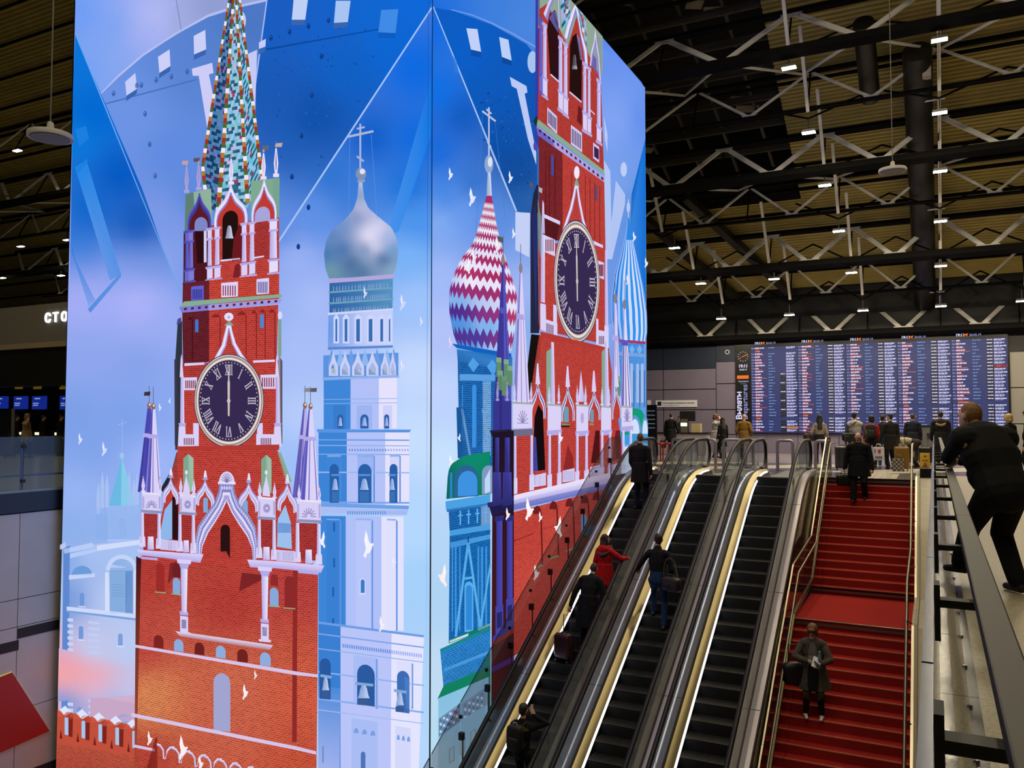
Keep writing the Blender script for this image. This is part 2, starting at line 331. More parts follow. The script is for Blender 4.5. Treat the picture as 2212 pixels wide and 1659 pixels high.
gat.build('gate_strips', emis('gate_dark', '#14152c', .5), bd)['kind'] = 'stuff'
ro = rows.build('flight_rows', None, bd); ro['kind'] = 'stuff'; ro['label'] = 'rows of tiny flight text in white, red and pale blue'
sbw = cols[0]
f = MB()
for k in range(12): a = R(k * 30); f.bar((sbw / 2 + .2 * math.cos(a), -.01, H_ - .76 + .2 * math.sin(a)), (sbw / 2 + .25 * math.cos(a), -.01, H_ - .76 + .25 * math.sin(a)), .02, .006, (0, 1, 0))
f.build('clock_ticks', T_w, bd); MB().bar((sbw / 2, -.012, H_ - .76), (sbw / 2 + .22, -.012, H_ - .66), .035, .006, (0, 1, 0)).bar((sbw / 2, -.012, H_ - .76), (sbw / 2 - .18, -.012, H_ - .85), .02, .006, (0, 1, 0)).build('clock_hands', T_o, bd)
btxt('19:11', sbw / 2, H_ - 1.28, .2, T_w, 'CENTER', bold=.008); btxt('20.03.19', sbw / 2, H_ - 1.42, .1, T_w, 'CENTER', bold=.003)
MB().bb((.08, -.012, H_ - 1.82), (sbw - .12, -.004, H_ - 1.66)).build('orange_badge', T_o, bd); btxt('Терминалы', sbw / 2, H_ - 1.97, .09, T_w, 'CENTER'); btxt('Terminals', sbw / 2, H_ - 2.07, .07, T_d, 'CENTER')
up = Matrix.Rotation(R(-90), 4, 'Y')
btxt('Вылеты', .28, .62, .36, T_w, rot=up, bold=.012); btxt('Departures', .55, .62, .36, T_d, rot=up, bold=.004)
# --- baggage sign on the wall
q0, q1 = on(1416, 865, 1, YB - .05), on(1506, 879, 1, YB - .05)
sg = thing('wall_sign', 'small white oversized baggage sign on the lilac wall', 'sign', (q0.x, YB - .02, q1.z))
w2, h2 = q1.x - q0.x, q0.z - q1.z
MB().bb((0, -.03, 0), (w2, 0, h2)).build('plate', mat('sign_white', '#b8b4b8', .45, emit='#a8a4a8', strength=.15), sg); MB().bb((.1, -.034, .07), (.3, -.03, h2 - .06)).build('pictogram', M_black, sg)
text_mesh('Регистрация негабаритного багажа', .092, M_black, 'caption', sg, Matrix.Translation((.36, -.036, .17)) @ Matrix.Rotation(R(90), 4, 'X'), bold=.002); text_mesh('Oversized baggage check-in', .075, mat('sign_grey', '#4a484c', .5), 'caption', sg, Matrix.Translation((.36, -.036, .06)) @ Matrix.Rotation(R(90), 4, 'X'))
q0, q1 = on(1380, 865, 1, YB - .05), on(1406, 879, 1, YB - .05)
s2 = thing('wall_sign', 'end of a second white sign cut off by the video column', 'sign', (q0.x, YB - .02, q1.z)); MB().bb((0, -.03, 0), (q1.x - q0.x, 0, h2)).build('plate', mat('sign_white', '#b8b4b8', .45), s2)
cm = on(1570, 760, 1, YB - .2); cc = thing('ceiling_camera', 'round white wall speaker on the navy band beside the board', 'speaker', (cm.x, YB - .07, cm.z))
MB().tube([(0, -.03, 0), (0, 0, 0)], .11, 16).build('ring', mat('sign_white', '#b8b4b8', .45), cc); MB().tube([(0, -.045, 0), (0, -.02, 0)], .07, 16).build('cone', M_black, cc)
# ================================================================== the picture that runs on the LED column (flat light-emitting print)
SX, SY, SX2, SY2, SZ0, SZ1 = -8.0, 12.45, -18.18, 24.93, -7.0, 12.2     # planes and edges of the column
def rows_of(line, n):
    """n points along a polyline, even in the line's own length"""
    ls = [0.0]
    for a, b in zip(line, line[1:]): ls.append(ls[-1] + math.hypot(b[0] - a[0], b[1] - a[1]))
    out = []
    for i in range(n):
        t = ls[-1] * i / (n - 1); k = max(j for j in range(len(ls) - 1) if ls[j] <= t + 1e-9); q = (t - ls[k]) / max(1e-9, ls[k + 1] - ls[k])
        out.append((line[k][0] + (line[k + 1][0] - line[k][0]) * q, line[k][1] + (line[k + 1][1] - line[k][1]) * q))
    return out
def prs(*a): return [(a[i], a[i + 1]) for i in range(0, len(a), 2)]
class Art:
    def __init__(s, ax, val, sign):
        s.ax, s.val, s.sign = ax, val, sign; s.v = []; s.f = []; s.c = []; s.uv = []; s.L = 1
    def up(s): s.L += 1
    def to(s, x, y):
        p = on(x, y, s.ax, s.val)
        if s.ax == 1: p.x = min(max(p.x, SX2 + 0.01), SX - 0.01); p.z = min(max(p.z, SZ0), SZ1 - 0.01); uv = (p.x, p.z)
        else: p.y = min(max(p.y, SY + 0.01), SY2 - 0.01); p.z = min(max(p.z, SZ0), SZ1 - 0.01); uv = (p.y, p.z)
        p[s.ax] = s.val + s.sign * s.L * 0.0008
        return p, uv
    def add(s, pts, cols, brick):
        b = len(s.v)
        for (x, y), c in zip(pts, cols):
            p, uv = s.to(x, y); s.v.append(p); s.uv.append(uv); s.c += [*c, 0.0 if brick else 1.0]
        return b
    def poly(s, pts, col, brick=0):
        if isinstance(col, (list, tuple)) and isinstance(col[0], str): cols = [lin(c) for c in col]
        else: cols = [lin(col)] * len(pts)
        b = s.add(pts, cols, brick); s.f.append(tuple(range(b, b + len(pts))))
    def p(s, col, *a, brick=0): s.poly(prs(*a), col, brick)
    def grid(s, left, right, nr, nc, cfun, brick=0):
        A = rows_of(left, nr); B = rows_of(right, nr); pts = []
        for a, b in zip(A, B): pts += [(a[0] + (b[0] - a[0]) * j / (nc - 1), a[1] + (b[1] - a[1]) * j / (nc - 1)) for j in range(nc)]
        b = s.add(pts, [cfun(*q) for q in pts], brick)
        s.f += [(b + i * nc + j, b + i * nc + j + 1, b + (i + 1) * nc + j + 1, b + (i + 1) * nc + j) for i in range(nr - 1) for j in range(nc - 1)]
    def line(s, x0, y0, x1, y1, w, col, w1=None):
        L = math.hypot(x1 - x0, y1 - y0) or 1; nx, ny = -(y1 - y0) / L / 2, (x1 - x0) / L / 2; w1 = w if w1 is None else w1
        s.poly([(x0 + nx * w, y0 + ny * w), (x1 + nx * w1, y1 + ny * w1), (x1 - nx * w1, y1 - ny * w1), (x0 - nx * w, y0 - ny * w)], col)
    def ell(s, cx, cy, rx, ry, col, n=24, a0=0, a1=360, sh=0.0):
        pts = [(cx + rx * math.cos(R(a0 + (a1 - a0) * i / n)), cy - ry * math.sin(R(a0 + (a1 - a0) * i / n)) + sh * rx * math.cos(R(a0 + (a1 - a0) * i / n))) for i in range(n + (a1 - a0 < 360))]
        s.poly(pts, col)
    def arch(s, x0, x1, y0, y1, col, dy=0.0, brick=0):
        """round-headed opening, sill y1, crown y0, dy = how much lower its right side is"""
        w = (x1 - x0) / 2; cx = (x0 + x1) / 2; h = min(w * 1.15, (y1 - y0) * 0.6)
        pts = [(x0, y1), (x0, y0 + h)] + [(cx - w * math.cos(R(a)), y0 + h - h * math.sin(R(a)) + dy * (1 - math.cos(R(a))) / 2) for a in range(20, 180, 20)] + [(x1, y0 + h + dy), (x1, y1 + dy)]
        s.poly(pts, col, brick)
    def ogee(s, cx, yb, yt, w, dy=0.0):
        P = [(-1, 0), (-1, .22), (-.93, .38), (-.78, .5), (-.55, .61), (-.34, .71), (-.2, .82), (-.1, .92), (-.05, 1)]
        P = P + [(-a, b) for a, b in P[::-1]]
        return [(cx + a * w, yb + (yt - yb) * b + dy * a / 2) for a, b in P]
    def band(s, outer, inner, col):
        b = s.add(outer + inner, [lin(col)] * (len(outer) + len(inner)), 0); n = len(outer)
        s.f += [(b + i, b + i + 1, b + n + i + 1, b + n + i) for i in range(n - 1)]
    def bands(s, outer, inner, cols):
        for i, c in enumerate(cols):
            t0, t1 = i / len(cols), (i + 1) / len(cols); mixp = lambda t: [(a[0] + (b[0] - a[0]) * t, a[1] + (b[1] - a[1]) * t) for a, b in zip(outer, inner)]
            s.band(mixp(t0), mixp(t1), c)
    def clock(s, cx, cy, rx, ry, sh=0.0, tilt=0.0):
        M = lambda a, b: (cx + rx * a + tilt * b, cy + ry * b + sh * rx * a)
        for r, c in ((1.02, '#3a3046'), (1.0, '#cfc8d6'), (0.975, '#8d7f78'), (0.955, '#b79c78'), (0.935, '#e8e2f0'), (0.9, '#c0a888'), (0.885, '#4c4260'), (0.87, '#362a50')):
            s.poly([M(r * math.cos(R(a)), r * math.sin(R(a))) for a in range(0, 360, 6)], c); s.up()
        for k in range(60):
            a = R(k * 6); q = 0.012; x, y = 0.835 * math.sin(a), -0.835 * math.cos(a)
            s.poly([M(x - q, y - q), M(x + q, y - q), M(x + q, y + q), M(x - q, y + q)], '#d8d0dc')
        nums = ['XII', 'I', 'II', 'III', 'IV', 'V', 'VI', 'VII', 'VIII', 'IX', 'X', 'XI']
        wd = {'I': 0.055, 'V': 0.12, 'X': 0.12}
        for k, t in enumerate(nums):
            a = R(k * 30); flip = 3 <= k <= 9; er = (math.sin(a), -math.cos(a)); et = (math.cos(a), math.sin(a)); tot = sum(wd[c] for c in t); x = -tot / 2
            for c in t:
                def Q(u, h): rr = 0.565 + 0.215 * h; return M(er[0] * rr + et[0] * u, er[1] * rr + et[1] * u)
                def st(u0, h0, u1, h1, w): s.poly([Q(u0 - w, h0), Q(u1 - w, h1), Q(u1 + w, h1), Q(u0 + w, h0)], '#b9b2c2')
                m = x + wd[c] / 2; e = wd[c] * 0.36
                if c == 'I': st(m, 0, m, 1, 0.0135)
                elif c == 'V': st(m - e, 1, m, 0, 0.016); st(m + e, 1, m, 0, 0.010)
                else: st(m - e, 1, m + e, 0, 0.016); st(m + e, 1, m - e, 0, 0.010)
                for h in (0.0, 1.0):
                    if not (c == 'V' and h == 0): s.poly([Q(m - wd[c] * .46, h - .03), Q(m + wd[c] * .46, h - .03), Q(m + wd[c] * .46, h + .03), Q(m - wd[c] * .46, h + .03)], '#c6bfce')
                x += wd[c]
        s.up()
        s.poly([M(-.025, .33), M(.025, .33), M(.03, 0), M(.035, -.4), M(.02, -.45), M(.006, -.78), M(-.006, -.78), M(-.02, -.45), M(-.035, -.4), M(-.03, 0)], '#cdc4bc'); s.up()
        for q, c in ((.05, '#e6ded6'), (.025, '#a89c98')): s.poly([M(q * math.cos(R(a)), q * math.sin(R(a)) * .8) for a in range(0, 360, 30)], c); s.up()
    def dove(s, x, y, k=1.0, flip=1, col='#eef0ff', rot=0.0):
        Q = [(-.55, .75), (-.35, .45), (-.3, .2), (-.45, -.3), (-.3, -1), (-.1, -.65), (.02, -.25), (.2, -.05), (.42, -.12), (.55, .02), (.4, .1), (.3, .35), (.05, .6), (-.15, .62), (-.3, .95)]
        c, n = math.cos(R(rot)), math.sin(R(rot))
        s.poly([(x + flip * 16 * k * (a * c - b * n), y + 24 * k * (a * n + b * c)) for a, b in Q], col)
        s.poly([(x + flip * 16 * k * (a * c - b * n), y + 24 * k * (a * n + b * c)) for a, b in ((-.28, .1), (-.4, -.25), (-.28, -.8), (-.18, -.3), (-.05, .15))], '#ffffff')
    def pin(s, x, yb, yt, w, c='#ded6f8', c2='#6a62b0'):
        """little white candle-shaped pinnacle"""
        h = yb - yt; s.poly([(x - w * .7, yb), (x + w * .7, yb), (x + w * .7, yb - h * .1), (x - w * .7, yb - h * .1)], c)
        s.poly([(x - w * .3, yb - h * .1), (x + w * .3, yb - h * .1), (x + w * .55, yb - h * .38), (x + w * .16, yb - h * .8), (x - w * .16, yb - h * .8), (x - w * .55, yb - h * .38)], c)
        s.poly([(x - w * .1, yb - h * .2), (x + w * .12, yb - h * .2), (x + w * .22, yb - h * .4), (x + w * .04, yb - h * .7), (x - w * .06, yb - h * .7), (x - w * .2, yb - h * .4)], c2)
        s.ell(x, yb - h * .87, w * .26, h * .05, '#c0a090', 10); s.line(x, yb - h * .9, x, yt, w * .1, '#8a7f96')
    def bell(s, cx, yb, w, h, c='#b8ccf2', dk='#7f9cd8'):
        s.poly([(cx - w, yb), (cx + w, yb), (cx + w * .78, yb - h * .22), (cx + w * .55, yb - h * .7), (cx + w * .3, yb - h * .92), (cx - w * .3, yb - h * .92), (cx - w * .55, yb - h * .7), (cx - w * .78, yb - h * .22)], [dk, c, c, c, c, dk, dk, dk])
    def build(s, name, parent, m):
        me = bpy.data.meshes.new(name); me.from_pydata(s.v, [], s.f); me.materials.append(m)
        at = me.color_attributes.new('print', 'FLOAT_COLOR', 'POINT'); at.data.foreach_set('color', s.c)
        ul = me.uv_layers.new(name='face'); idx = np.zeros(len(me.loops), dtype=np.int32); me.loops.foreach_get('vertex_index', idx)
        ul.data.foreach_set('uv', np.array(s.uv, dtype=np.float32)[idx].ravel())
        o = bpy.data.objects.new(name, me); COL.objects.link(o); o.parent = parent; return o
def blend(pts, soft=900.0):
    """smooth colour field through the named sample points"""
    P = np.array([(x, y) for x, y, c in pts], float); C = np.array([lin(c) for x, y, c in pts])
    def f(x, y):
        d = ((P[:, 0] - x) ** 2 + (P[:, 1] - y) ** 2 + soft) ** -1.45
        return tuple((d[:, None] * C).sum(0) / d.sum())
    return f
def fade(f, g, y0, y1):
    def h(x, y):
        t = min(max((y - y0) / (y1 - y0), 0), 1); t = t * t * (3 - 2 * t); a, b = f(x, y), g(x, y); return tuple(p + (q - p) * t for p, q in zip(a, b))
    return h
def cl(s):
    """'x,y,hex x,y,hex' -> sample list"""
    return [(float(a), float(b), c) for a, b, c in (t.split(',') for t in s.split())]
def screen_material():
    m = bpy.data.materials.new('led_print'); m.use_nodes = True; nt = m.node_tree; nt.nodes.clear(); N = nt.nodes.new
    o = N('ShaderNodeOutputMaterial'); e = N('ShaderNodeEmission'); a = N('ShaderNodeVertexColor'); a.layer_name = 'print'
    uv = N('ShaderNodeUVMap'); uv.uv_map = 'face'; br = N('ShaderNodeTexBrick')
    br.inputs['Scale'].default_value = 1.0; br.inputs['Brick Width'].default_value = 0.11; br.inputs['Row Height'].default_value = 0.042; br.inputs['Mortar Size'].default_value = 0.0055
    br.inputs['Mortar Smooth'].default_value = 0.3
    br.inputs['Color1'].default_value = (0.66, 0.66, 0.66, 1); br.inputs['Color2'].default_value = (0.92, 0.98, 0.98, 1); br.inputs['Mortar'].default_value = (1.2, 2.1, 2.2, 1)
    mx = N('ShaderNodeMix'); mx.data_type = 'RGBA'; mx.blend_type = 'MULTIPLY'
    inv = N('ShaderNodeMath'); inv.operation = 'SUBTRACT'; inv.inputs[0].default_value = 1.0
    L = nt.links.new
    L(uv.outputs[0], br.inputs['Vector']); L(a.outputs['Alpha'], inv.inputs[1]); L(inv.outputs[0], mx.inputs['Factor'])
    L(a.outputs['Color'], mx.inputs[6]); L(br.outputs['Color'], mx.inputs[7]); L(mx.outputs[2], e.inputs['Color'])
    e.inputs['Strength'].default_value = 1.0; L(e.outputs[0], o.inputs[0]); return m
def spire_tiles(a, faces, rows, pal, cols):
    """scale-tiled tent roof: each face is two edge polylines"""
    rnd = random.Random(3)
    for fi, (l, r, tint) in enumerate(faces):
        A = rows_of(l, rows + 1); B = rows_of(r, rows + 1)
        for i in range(rows):
            for j in range(cols):
                k = (i + 2 * j) % 5 if fi % 2 else (i - 2 * j) % 5
                c = pal[[0, 0, 1, 2, 3][k]] if rnd.random() < .72 else pal[rnd.randrange(len(pal))]
                c = tuple(q * t for q, t in zip(lin(c), tint))
                f = lambda P, Q, t: (P[0] + (Q[0] - P[0]) * t, P[1] + (Q[1] - P[1]) * t)
                o = .25 if i % 2 else -.25; t0 = min(max((j + o) / cols, 0), 1); t1 = min(max((j + 1 + o) / cols, 0), 1)
                if j == cols - 1: t1 = 1
                if j == 0: t0 = 0
                a.poly([f(A[i], B[i], t0), f(A[i], B[i], t1), f(A[i + 1], B[i + 1], t1), f(A[i + 1], B[i + 1], t0)], c)
def spire_rib(a, line, w0, w1, n):
    pts = rows_of(line, n + 1); cols = ['#efe6fb', '#b57a30', '#a03128', '#4c6a30']
    for i in range(n):
        w = w0 + (w1 - w0) * i / n; a.line(*pts[i], *pts[i + 1], w, cols[i % 4], w0 + (w1 - w0) * (i + 1) / n)
RED, RED2, DRED, LAV, LAV2, IND, GRN = '#bf3a33', '#a62f2e', '#661c26', '#d9d0f7', '#b3a9e6', '#4c48ac', '#7fa48c'
# ------------------------------------------------------------------ front of the column: clock tower, bell tower, fog-blue palace
A = Art(1, SY, -1)
bgf = blend(cl('170,20,6f9cf4 300,40,86a6f2 400,30,a2aef4 300,260,6c93e4 230,250,6d94e4 380,330,5f8ae0 430,420,5d88dc 350,500,7f9ce8 300,560,92a6f0 420,600,7a9ce8 '
  '600,200,1a58b4 610,500,5c8ae0 900,150,0a6ae0 800,300,0a5cc8 720,380,2a72d0 900,300,0a6ade 880,400,1270da 680,470,5c90e6 760,420,3a7cd8 900,480,4a94ee '
  '640,560,9db4f6 680,650,a8bcf8 880,560,7ab4f8 900,650,a0c4fc 660,760,a9bffa 900,800,c6dafe 660,900,b6ccfb 900,950,c6dfff 640,1000,9fc0f8 900,1150,b4d8fe 920,1250,a4d0fa 930,1500,b0d6fc 930,1640,b4d8fc '
  '180,660,a4adf5 300,650,b0b4fa 370,700,9aacf2 180,760,8fa6ee 300,800,86a2ea 160,900,7c9ee6 280,900,7c9fea 370,850,8aa8f0 200,950,7fa2ea 160,1080,98b4f4 330,1000,9db6f8 150,1130,8ab0ea 150,1300,a8c8f0 150,1400,d8b8d8 150,1450,f0a8b0 200,1500,c8b8e0 250,1560,b0c0ec'))
A.grid([(165, -420), (163, 0), (122, 1659), (110, 1900)], [(938, -420), (935, 0), (930, 1659), (930, 1900)], 90, 46, lambda x, y: bgf(x, min(max(y, 5), 1655))); A.up()
# clock-face ground: rim, dial, dark shaded half, light lines
dial = blend(cl('230,250,6d94e4 300,260,6c93e4 420,170,5a84d4 480,120,5580cc 540,60,4a76c4 380,330,5f8ae0 430,420,5d88dc 350,480,7a98e6 330,560,94a8f2 420,560,7c9eea 540,480,5f8cdc'))
A.grid([(218, 203), (255, 165), (310, 118), (380, 72), (450, 34), (560, 4), (577, 0)], [(400, 640), (420, 640), (450, 640), (480, 640), (520, 640), (550, 640), (560, 640)], 20, 30, fade(dial, bgf, 430, 640))
A.up()
rim = blend(cl('170,30,6d9cf5 250,60,7aa2f2 300,70,a0aef2 330,40,b8bcf6 400,40,a0aade 250,140,84a6ee 450,20,8e9cd0 200,160,78a2f4'))
A.grid([(163, -420), (163, 0), (163, 75)], [(576, -420), (560, -200), (218, 203)], 8, 12, rim)
A.grid([(163, 0), (163, 75), (218, 203)], [(576, 0), (450, 33), (300, 125)], 10, 20, rim); A.up()
A.band(prs(216, 206, 255, 168, 310, 121, 380, 75, 450, 37, 510, 18, 576, 3), prs(217, 202, 254, 163, 309, 116, 380, 70, 450, 31, 510, 12, 576, -2), '#b4bcf0')
A.line(381, 0, 392, 66, 1.5, '#6e80b8'); A.up()
dark = blend(cl('600,30,1b5cc0 700,60,1660c8 800,40,1266d0 900,10,0e68d8 600,200,1a58b4 680,250,1050aa 620,350,1e5cb6 660,420,2a66c0 610,500,5c8ae0 570,420,3a72cc 750,150,1060c4 850,100,0c66d4'))
A.grid([(578, -420), (577, 0), (553, 180), (552, 300), (560, 420), (585, 540)], [(936, -420), (934, 14), (850, 140), (770, 268), (690, 390), (604, 522)], 40, 26, fade(dark, bgf, 300, 540)); A.up()
for k in range(160):
    x = random.uniform(580, 830); y = random.uniform(60, 400)
    if (x - 600) / (934 - 600) + (y - 14) / 510 < .95: q = random.uniform(1, 3); A.p(random.choice(['#1f60ba', '#1450a4', '#1c5cb8']), x - q, y - q, x + q, y - q * .6, x + q * .7, y + q, x - q * .8, y + q * .8)
A.up(); A.line(577, 0, 552, 182, 3, '#9fb6ee'); A.line(934, 17, 601, 524, 5, '#a5c4f6', 4); A.line(575, 107, 850, 58, 4, '#0c489c', 2); A.line(200, 232, 425, 172, 3, '#4a70bc'); A.up()
A.p(['#0f74e4', '#0f78e8', '#3f90ea', '#4a94ea'], 934, 170, 934, 290, 862, 500, 835, 510); A.up()
# deep blue wedge on the left with the fallen numeral
wedge = blend(cl('170,120,0a74da 200,250,0068d2 170,300,0a78da 260,380,0058c2 200,450,0b66cc 300,480,0a58b8 350,580,5c88da 180,560,1f78d8 250,600,6a92e2 200,660,9aacf4 380,640,92a8f0'))
A.grid([(163, 72), (158, 200), (155, 400), (150, 670)], [(163, 74), (222, 210), (308, 408), (398, 665)], 24, 14, fade(wedge, bgf, 500, 665)); A.up()
A.line(163, 72, 398, 650, 3, '#6aa6ec', 1.5)
A.p('#1c7ede', 163, 280, 186, 272, 193, 298, 172, 318); A.p(['#1f86e4', '#1f86e4', '#5c92e4', '#6a98e6'], 163, 362, 187, 345, 262, 592, 238, 606); A.p('#5a8fe0', 190, 668, 262, 588, 262, 598, 196, 676); A.p(['#2a7edc', '#2a7edc', '#7a9cea', '#86a2ee'], 154, 520, 156, 545, 206, 648, 192, 662); A.p('#1c7ede', 165, 365, 188, 342, 190, 352, 166, 378); A.up()
for c, *q in (('#c4ccf8', 271, 177, 293, 158, 297, 192, 274, 207), ('#cdd0f8', 342, 123, 367, 107, 369, 143, 345, 158), ('#ccd0f8', 419, 78, 444, 65, 446, 107, 420, 118), ('#c6ccf6', 560, 92, 575, 84, 574, 101, 560, 106),
              ('#bfd0f6', 635, -2, 666, -2, 660, 43, 631, 43), ('#a8c4f2', 726, 2, 758, 2, 752, 48, 722, 50), ('#3f8be6', 824, 22, 861, 20, 855, 72, 818, 70)):
    A.p(c, *q); A.p('#3a64ae' if c != '#3f8be6' else '#0f5cc0', q[6], q[7], q[4], q[5], q[4] - 1, q[5] + 11, q[6] - 1, q[7] + 12)
for x, y in ((296, 185), (306, 184), (314, 246), (324, 312), (336, 380), (338, 173), (371, 166), (405, 155), (586, 82), (695, 122), (674, 206), (652, 294), (631, 382), (626, 69), (667, 57), (710, 44), (667, 448), (645, 533), (246, 202)):
    A.ell(x, y, 4, 6.5, '#0f3c88' if x > 560 else '#4064ae', 10); A.ell(x - 1, y - 2.5, 1.8, 2, '#3a6cc0' if x > 560 else '#7f9ce0', 8)
# the roman five
A.p('#ccccf6', 415, 149, 459, 136, 462, 158, 452, 161, 463, 218, 452, 300, 430, 164, 417, 164); A.p('#c4caf6', 536, 117, 556, 108, 551, 262, 543, 190); A.ell(519, 45, 13, 22, '#c8ccf6', 16); A.up()
# ---- palace in the haze, lower left
hz = blend(cl('140,1180,7aa4e6 200,1180,a9c2f4 280,1200,a6c0f2 140,1300,6f97da 250,1300,b4caf4 200,1400,c0cdf2 280,1400,b8ccf4 150,1440,e8a0b4 200,1470,e2b4cc 290,1480,c4c4ea 140,1520,7f96d2 250,1530,a8b8e8'))
A.line(265, 905, 265, 975, 1.5, '#9db4e8'); A.line(255, 918, 275, 912, 1.5, '#9db4e8')
A.p('#6db8e2', 264, 985, 236, 1092, 293, 1092); A.p('#8fd0ee', 264, 985, 262, 1092, 293, 1092); A.ell(264, 985, 5, 8, '#9ec4f0', 10)
for x, yt in ((222, 1018), (232, 1022), (280, 1015), (297, 1020), (213, 1040), (290, 1030)): A.p('#a8c0f2', x - 4, 1110, x - 4, yt + 30, x, yt, x + 4, yt + 30, x + 4, 1110)
A.p('#8db0ec', 207, 1098, 303, 1090, 303, 1165, 207, 1165); A.p('#a9c4f4', 233, 1095, 303, 1090, 303, 1170, 233, 1170); A.arch(258, 274, 1120, 1160, '#5f8ed6'); A.up()
A.grid([(138, 1182), (133, 1560)], [(303, 1165), (300, 1570)], 26, 12, hz); A.up()
A.p('#5f88d0', 138, 1185, 152, 1178, 148, 1560, 133, 1555)
A.p('#b8ccf6', 138, 1186, 200, 1172, 206, 1182, 140, 1196); A.p('#b4ccf8', 152, 1196, 208, 1184, 208, 1192, 152, 1206); A.p('#cfdcfa', 210, 1178, 303, 1166, 303, 1176, 210, 1190); A.up()
A.ell(178, 1242, 22, 20, '#6d9ad8', 16, 0, 180); A.p('#c4d4f8', 150, 1242, 206, 1238, 206, 1246, 150, 1252)
A.ell(264, 1232, 34, 34, '#c2d4f8', 18, 0, 180); A.ell(264, 1234, 26, 27, '#7aa4de', 16, 0, 180); A.p('#86acde', 238, 1234, 290, 1232, 290, 1325, 238, 1325); A.p('#5f88c8', 272, 1234, 290, 1232, 290, 1328, 272, 1326)
for k in range(5): A.line(242, 1262 + k * 6, 270, 1264 + k * 6, 1, '#5f88c8')
A.p('#d4def8', 228, 1236, 236, 1236, 238, 1320, 228, 1320); A.p('#d4def8', 288, 1232, 296, 1232, 296, 1326, 288, 1326)
A.p('#cdd9f8', 145, 1310, 300, 1326, 300, 1336, 145, 1318); A.p('#7aa0de', 145, 1318, 300, 1336, 300, 1341, 145, 1322)
for x, y, h, c in ((178, 1280, 28, '#6f98d8'), (176, 1352, 28, '#7098d8'), (261, 1368, 26, '#7c9fdc'), (174, 1428, 36, '#d49ab4'), (172, 1526, 18, '#7f98d4'), (258, 1445, 36, '#a8a0c8')): A.arch(x - 5, x + 5, y, y + h, c); A.line(x - 8, y + h + 2, x + 8, y + h + 3, 2, '#d8def6')
for k in range(16):
    y = 1335 + k * 13; A.p('#c6d2f6', 147, y, 159, y + 1, 159, y + 8, 147, y + 7); A.p('#c2ccf2', 192, y + 6, 216, y + 8, 216, y + 14, 192, y + 12)
A.up(); A.p('#c8a6c6', 196, 1482, 222, 1474, 300, 1490, 300, 1560, 196, 1552); A.p('#dcc2dc', 222, 1484, 300, 1500, 300, 1520, 228, 1508); A.arch(246, 294, 1542, 1585, '#8fa4d8'); A.up()
A.grid(prs(128, 1400, 127, 1450, 126, 1515), prs(300, 1440, 300, 1470, 300, 1500), 9, 10, lambda x, y: tuple(p + (q - p) * max(0, 1 - abs(y - 1455) / 52) * max(0, 1 - (x - 126) / 170) for p, q in zip(hz(x, y), lin('#f4a4a8')))); A.up()
# ---- battlement wall
A.p(['#b84836', '#c04c38', '#b03c30', '#a83a30'], 122, 1600, 300, 1632, 302, 1720, 120, 1720, brick=1)
A.p('#c0503c', 122, 1540, 300, 1570, 300, 1636, 122, 1604); A.up()
for k in range(5):
    x = 124 + k * 36.5; y = 1536 + k * 7.2
    A.p('#dfe4fb', x + 5, y - 2, x + 18, y - 12, x + 32, y + 2, x + 18, y + 10)
    A.ell(x + 2, y + 10, 12, 13, '#c8553f', 10, 0, 180); A.ell(x + 26, y + 14, 12, 13, '#b8462f', 10, 0, 180)
    A.p('#a8c4ec', x + 17, y + 12, x + 25, y + 14, x + 25, y + 52, x + 17, y + 50); A.p('#7c241c', x + 25, y + 8, x + 35, y + 10, x + 34, y + 56, x + 25, y + 54)
    A.p('#6c1c18', x + 6, y + 58, x + 9, y + 38, x + 12, y + 60)
A.up()
# ---- bell tower (right half of the face)
def col3(y0, y1, x0, x1, x2, x3, d=0.0, cs=('#3f86d8', '#b2c0f8', '#e6e2fd')):
    """octagonal shaft: shaded, half-lit and lit sides; d = slant of level lines"""
    s = d / 100.0; yy = lambda x, y: y + (x - x0) * s
    A.p(cs[0], x0, y0, x1, yy(x1, y0), x1, yy(x1, y1), x0, y1); A.p(cs[1], x1, yy(x1, y0), x2, yy(x2, y0), x2, yy(x2, y1), x1, yy(x1, y1)); A.p(cs[2], x2, yy(x2, y0), x3, yy(x3, y0), x3, yy(x3, y1), x2, yy(x2, y1))
dome = prs(779, 372, 782, 372, 784, 396, 788, 430, 796, 450, 818, 470, 846, 492, 858, 516, 861, 548, 856, 576, 850, 592, 712, 600, 704, 580, 701, 548, 706, 520, 720, 496, 748, 474, 766, 452, 774, 428, 777, 396)
df = blend(cl('780,390,b8c8e6 776,420,8aa2c8 785,450,b4b8e0 770,470,8698c4 720,510,5f86c0 706,550,4a7ab4 740,540,4a74b0 800,510,eae2fa 815,500,d8d4f4 790,540,7894bc 850,540,6c9ccc 830,560,4c70a0 760,570,4a6f9c 715,585,6a96a8 850,585,86a8c4 780,590,4e78a0 740,490,6f92c8 835,515,a0b4e0 810,530,d6d2f0'), 160)
lf = prs(779, 372, 776, 396, 773, 428, 765, 452, 747, 474, 719, 496, 706, 520, 701, 548, 704, 580, 712, 602); rg = prs(782, 372, 784, 396, 788, 430, 797, 450, 820, 470, 847, 492, 858, 516, 861, 548, 857, 576, 850, 595)
A.grid(lf, rg, 40, 18, df); A.up()
A.ell(781, 376, 11.5, 13.5, '#7f92b4', 18); A.up(); A.ell(784, 371, 6, 6, '#e4e2f6', 12); A.p('#8f9ec0', 773, 389, 790, 388, 789, 394, 774, 395)
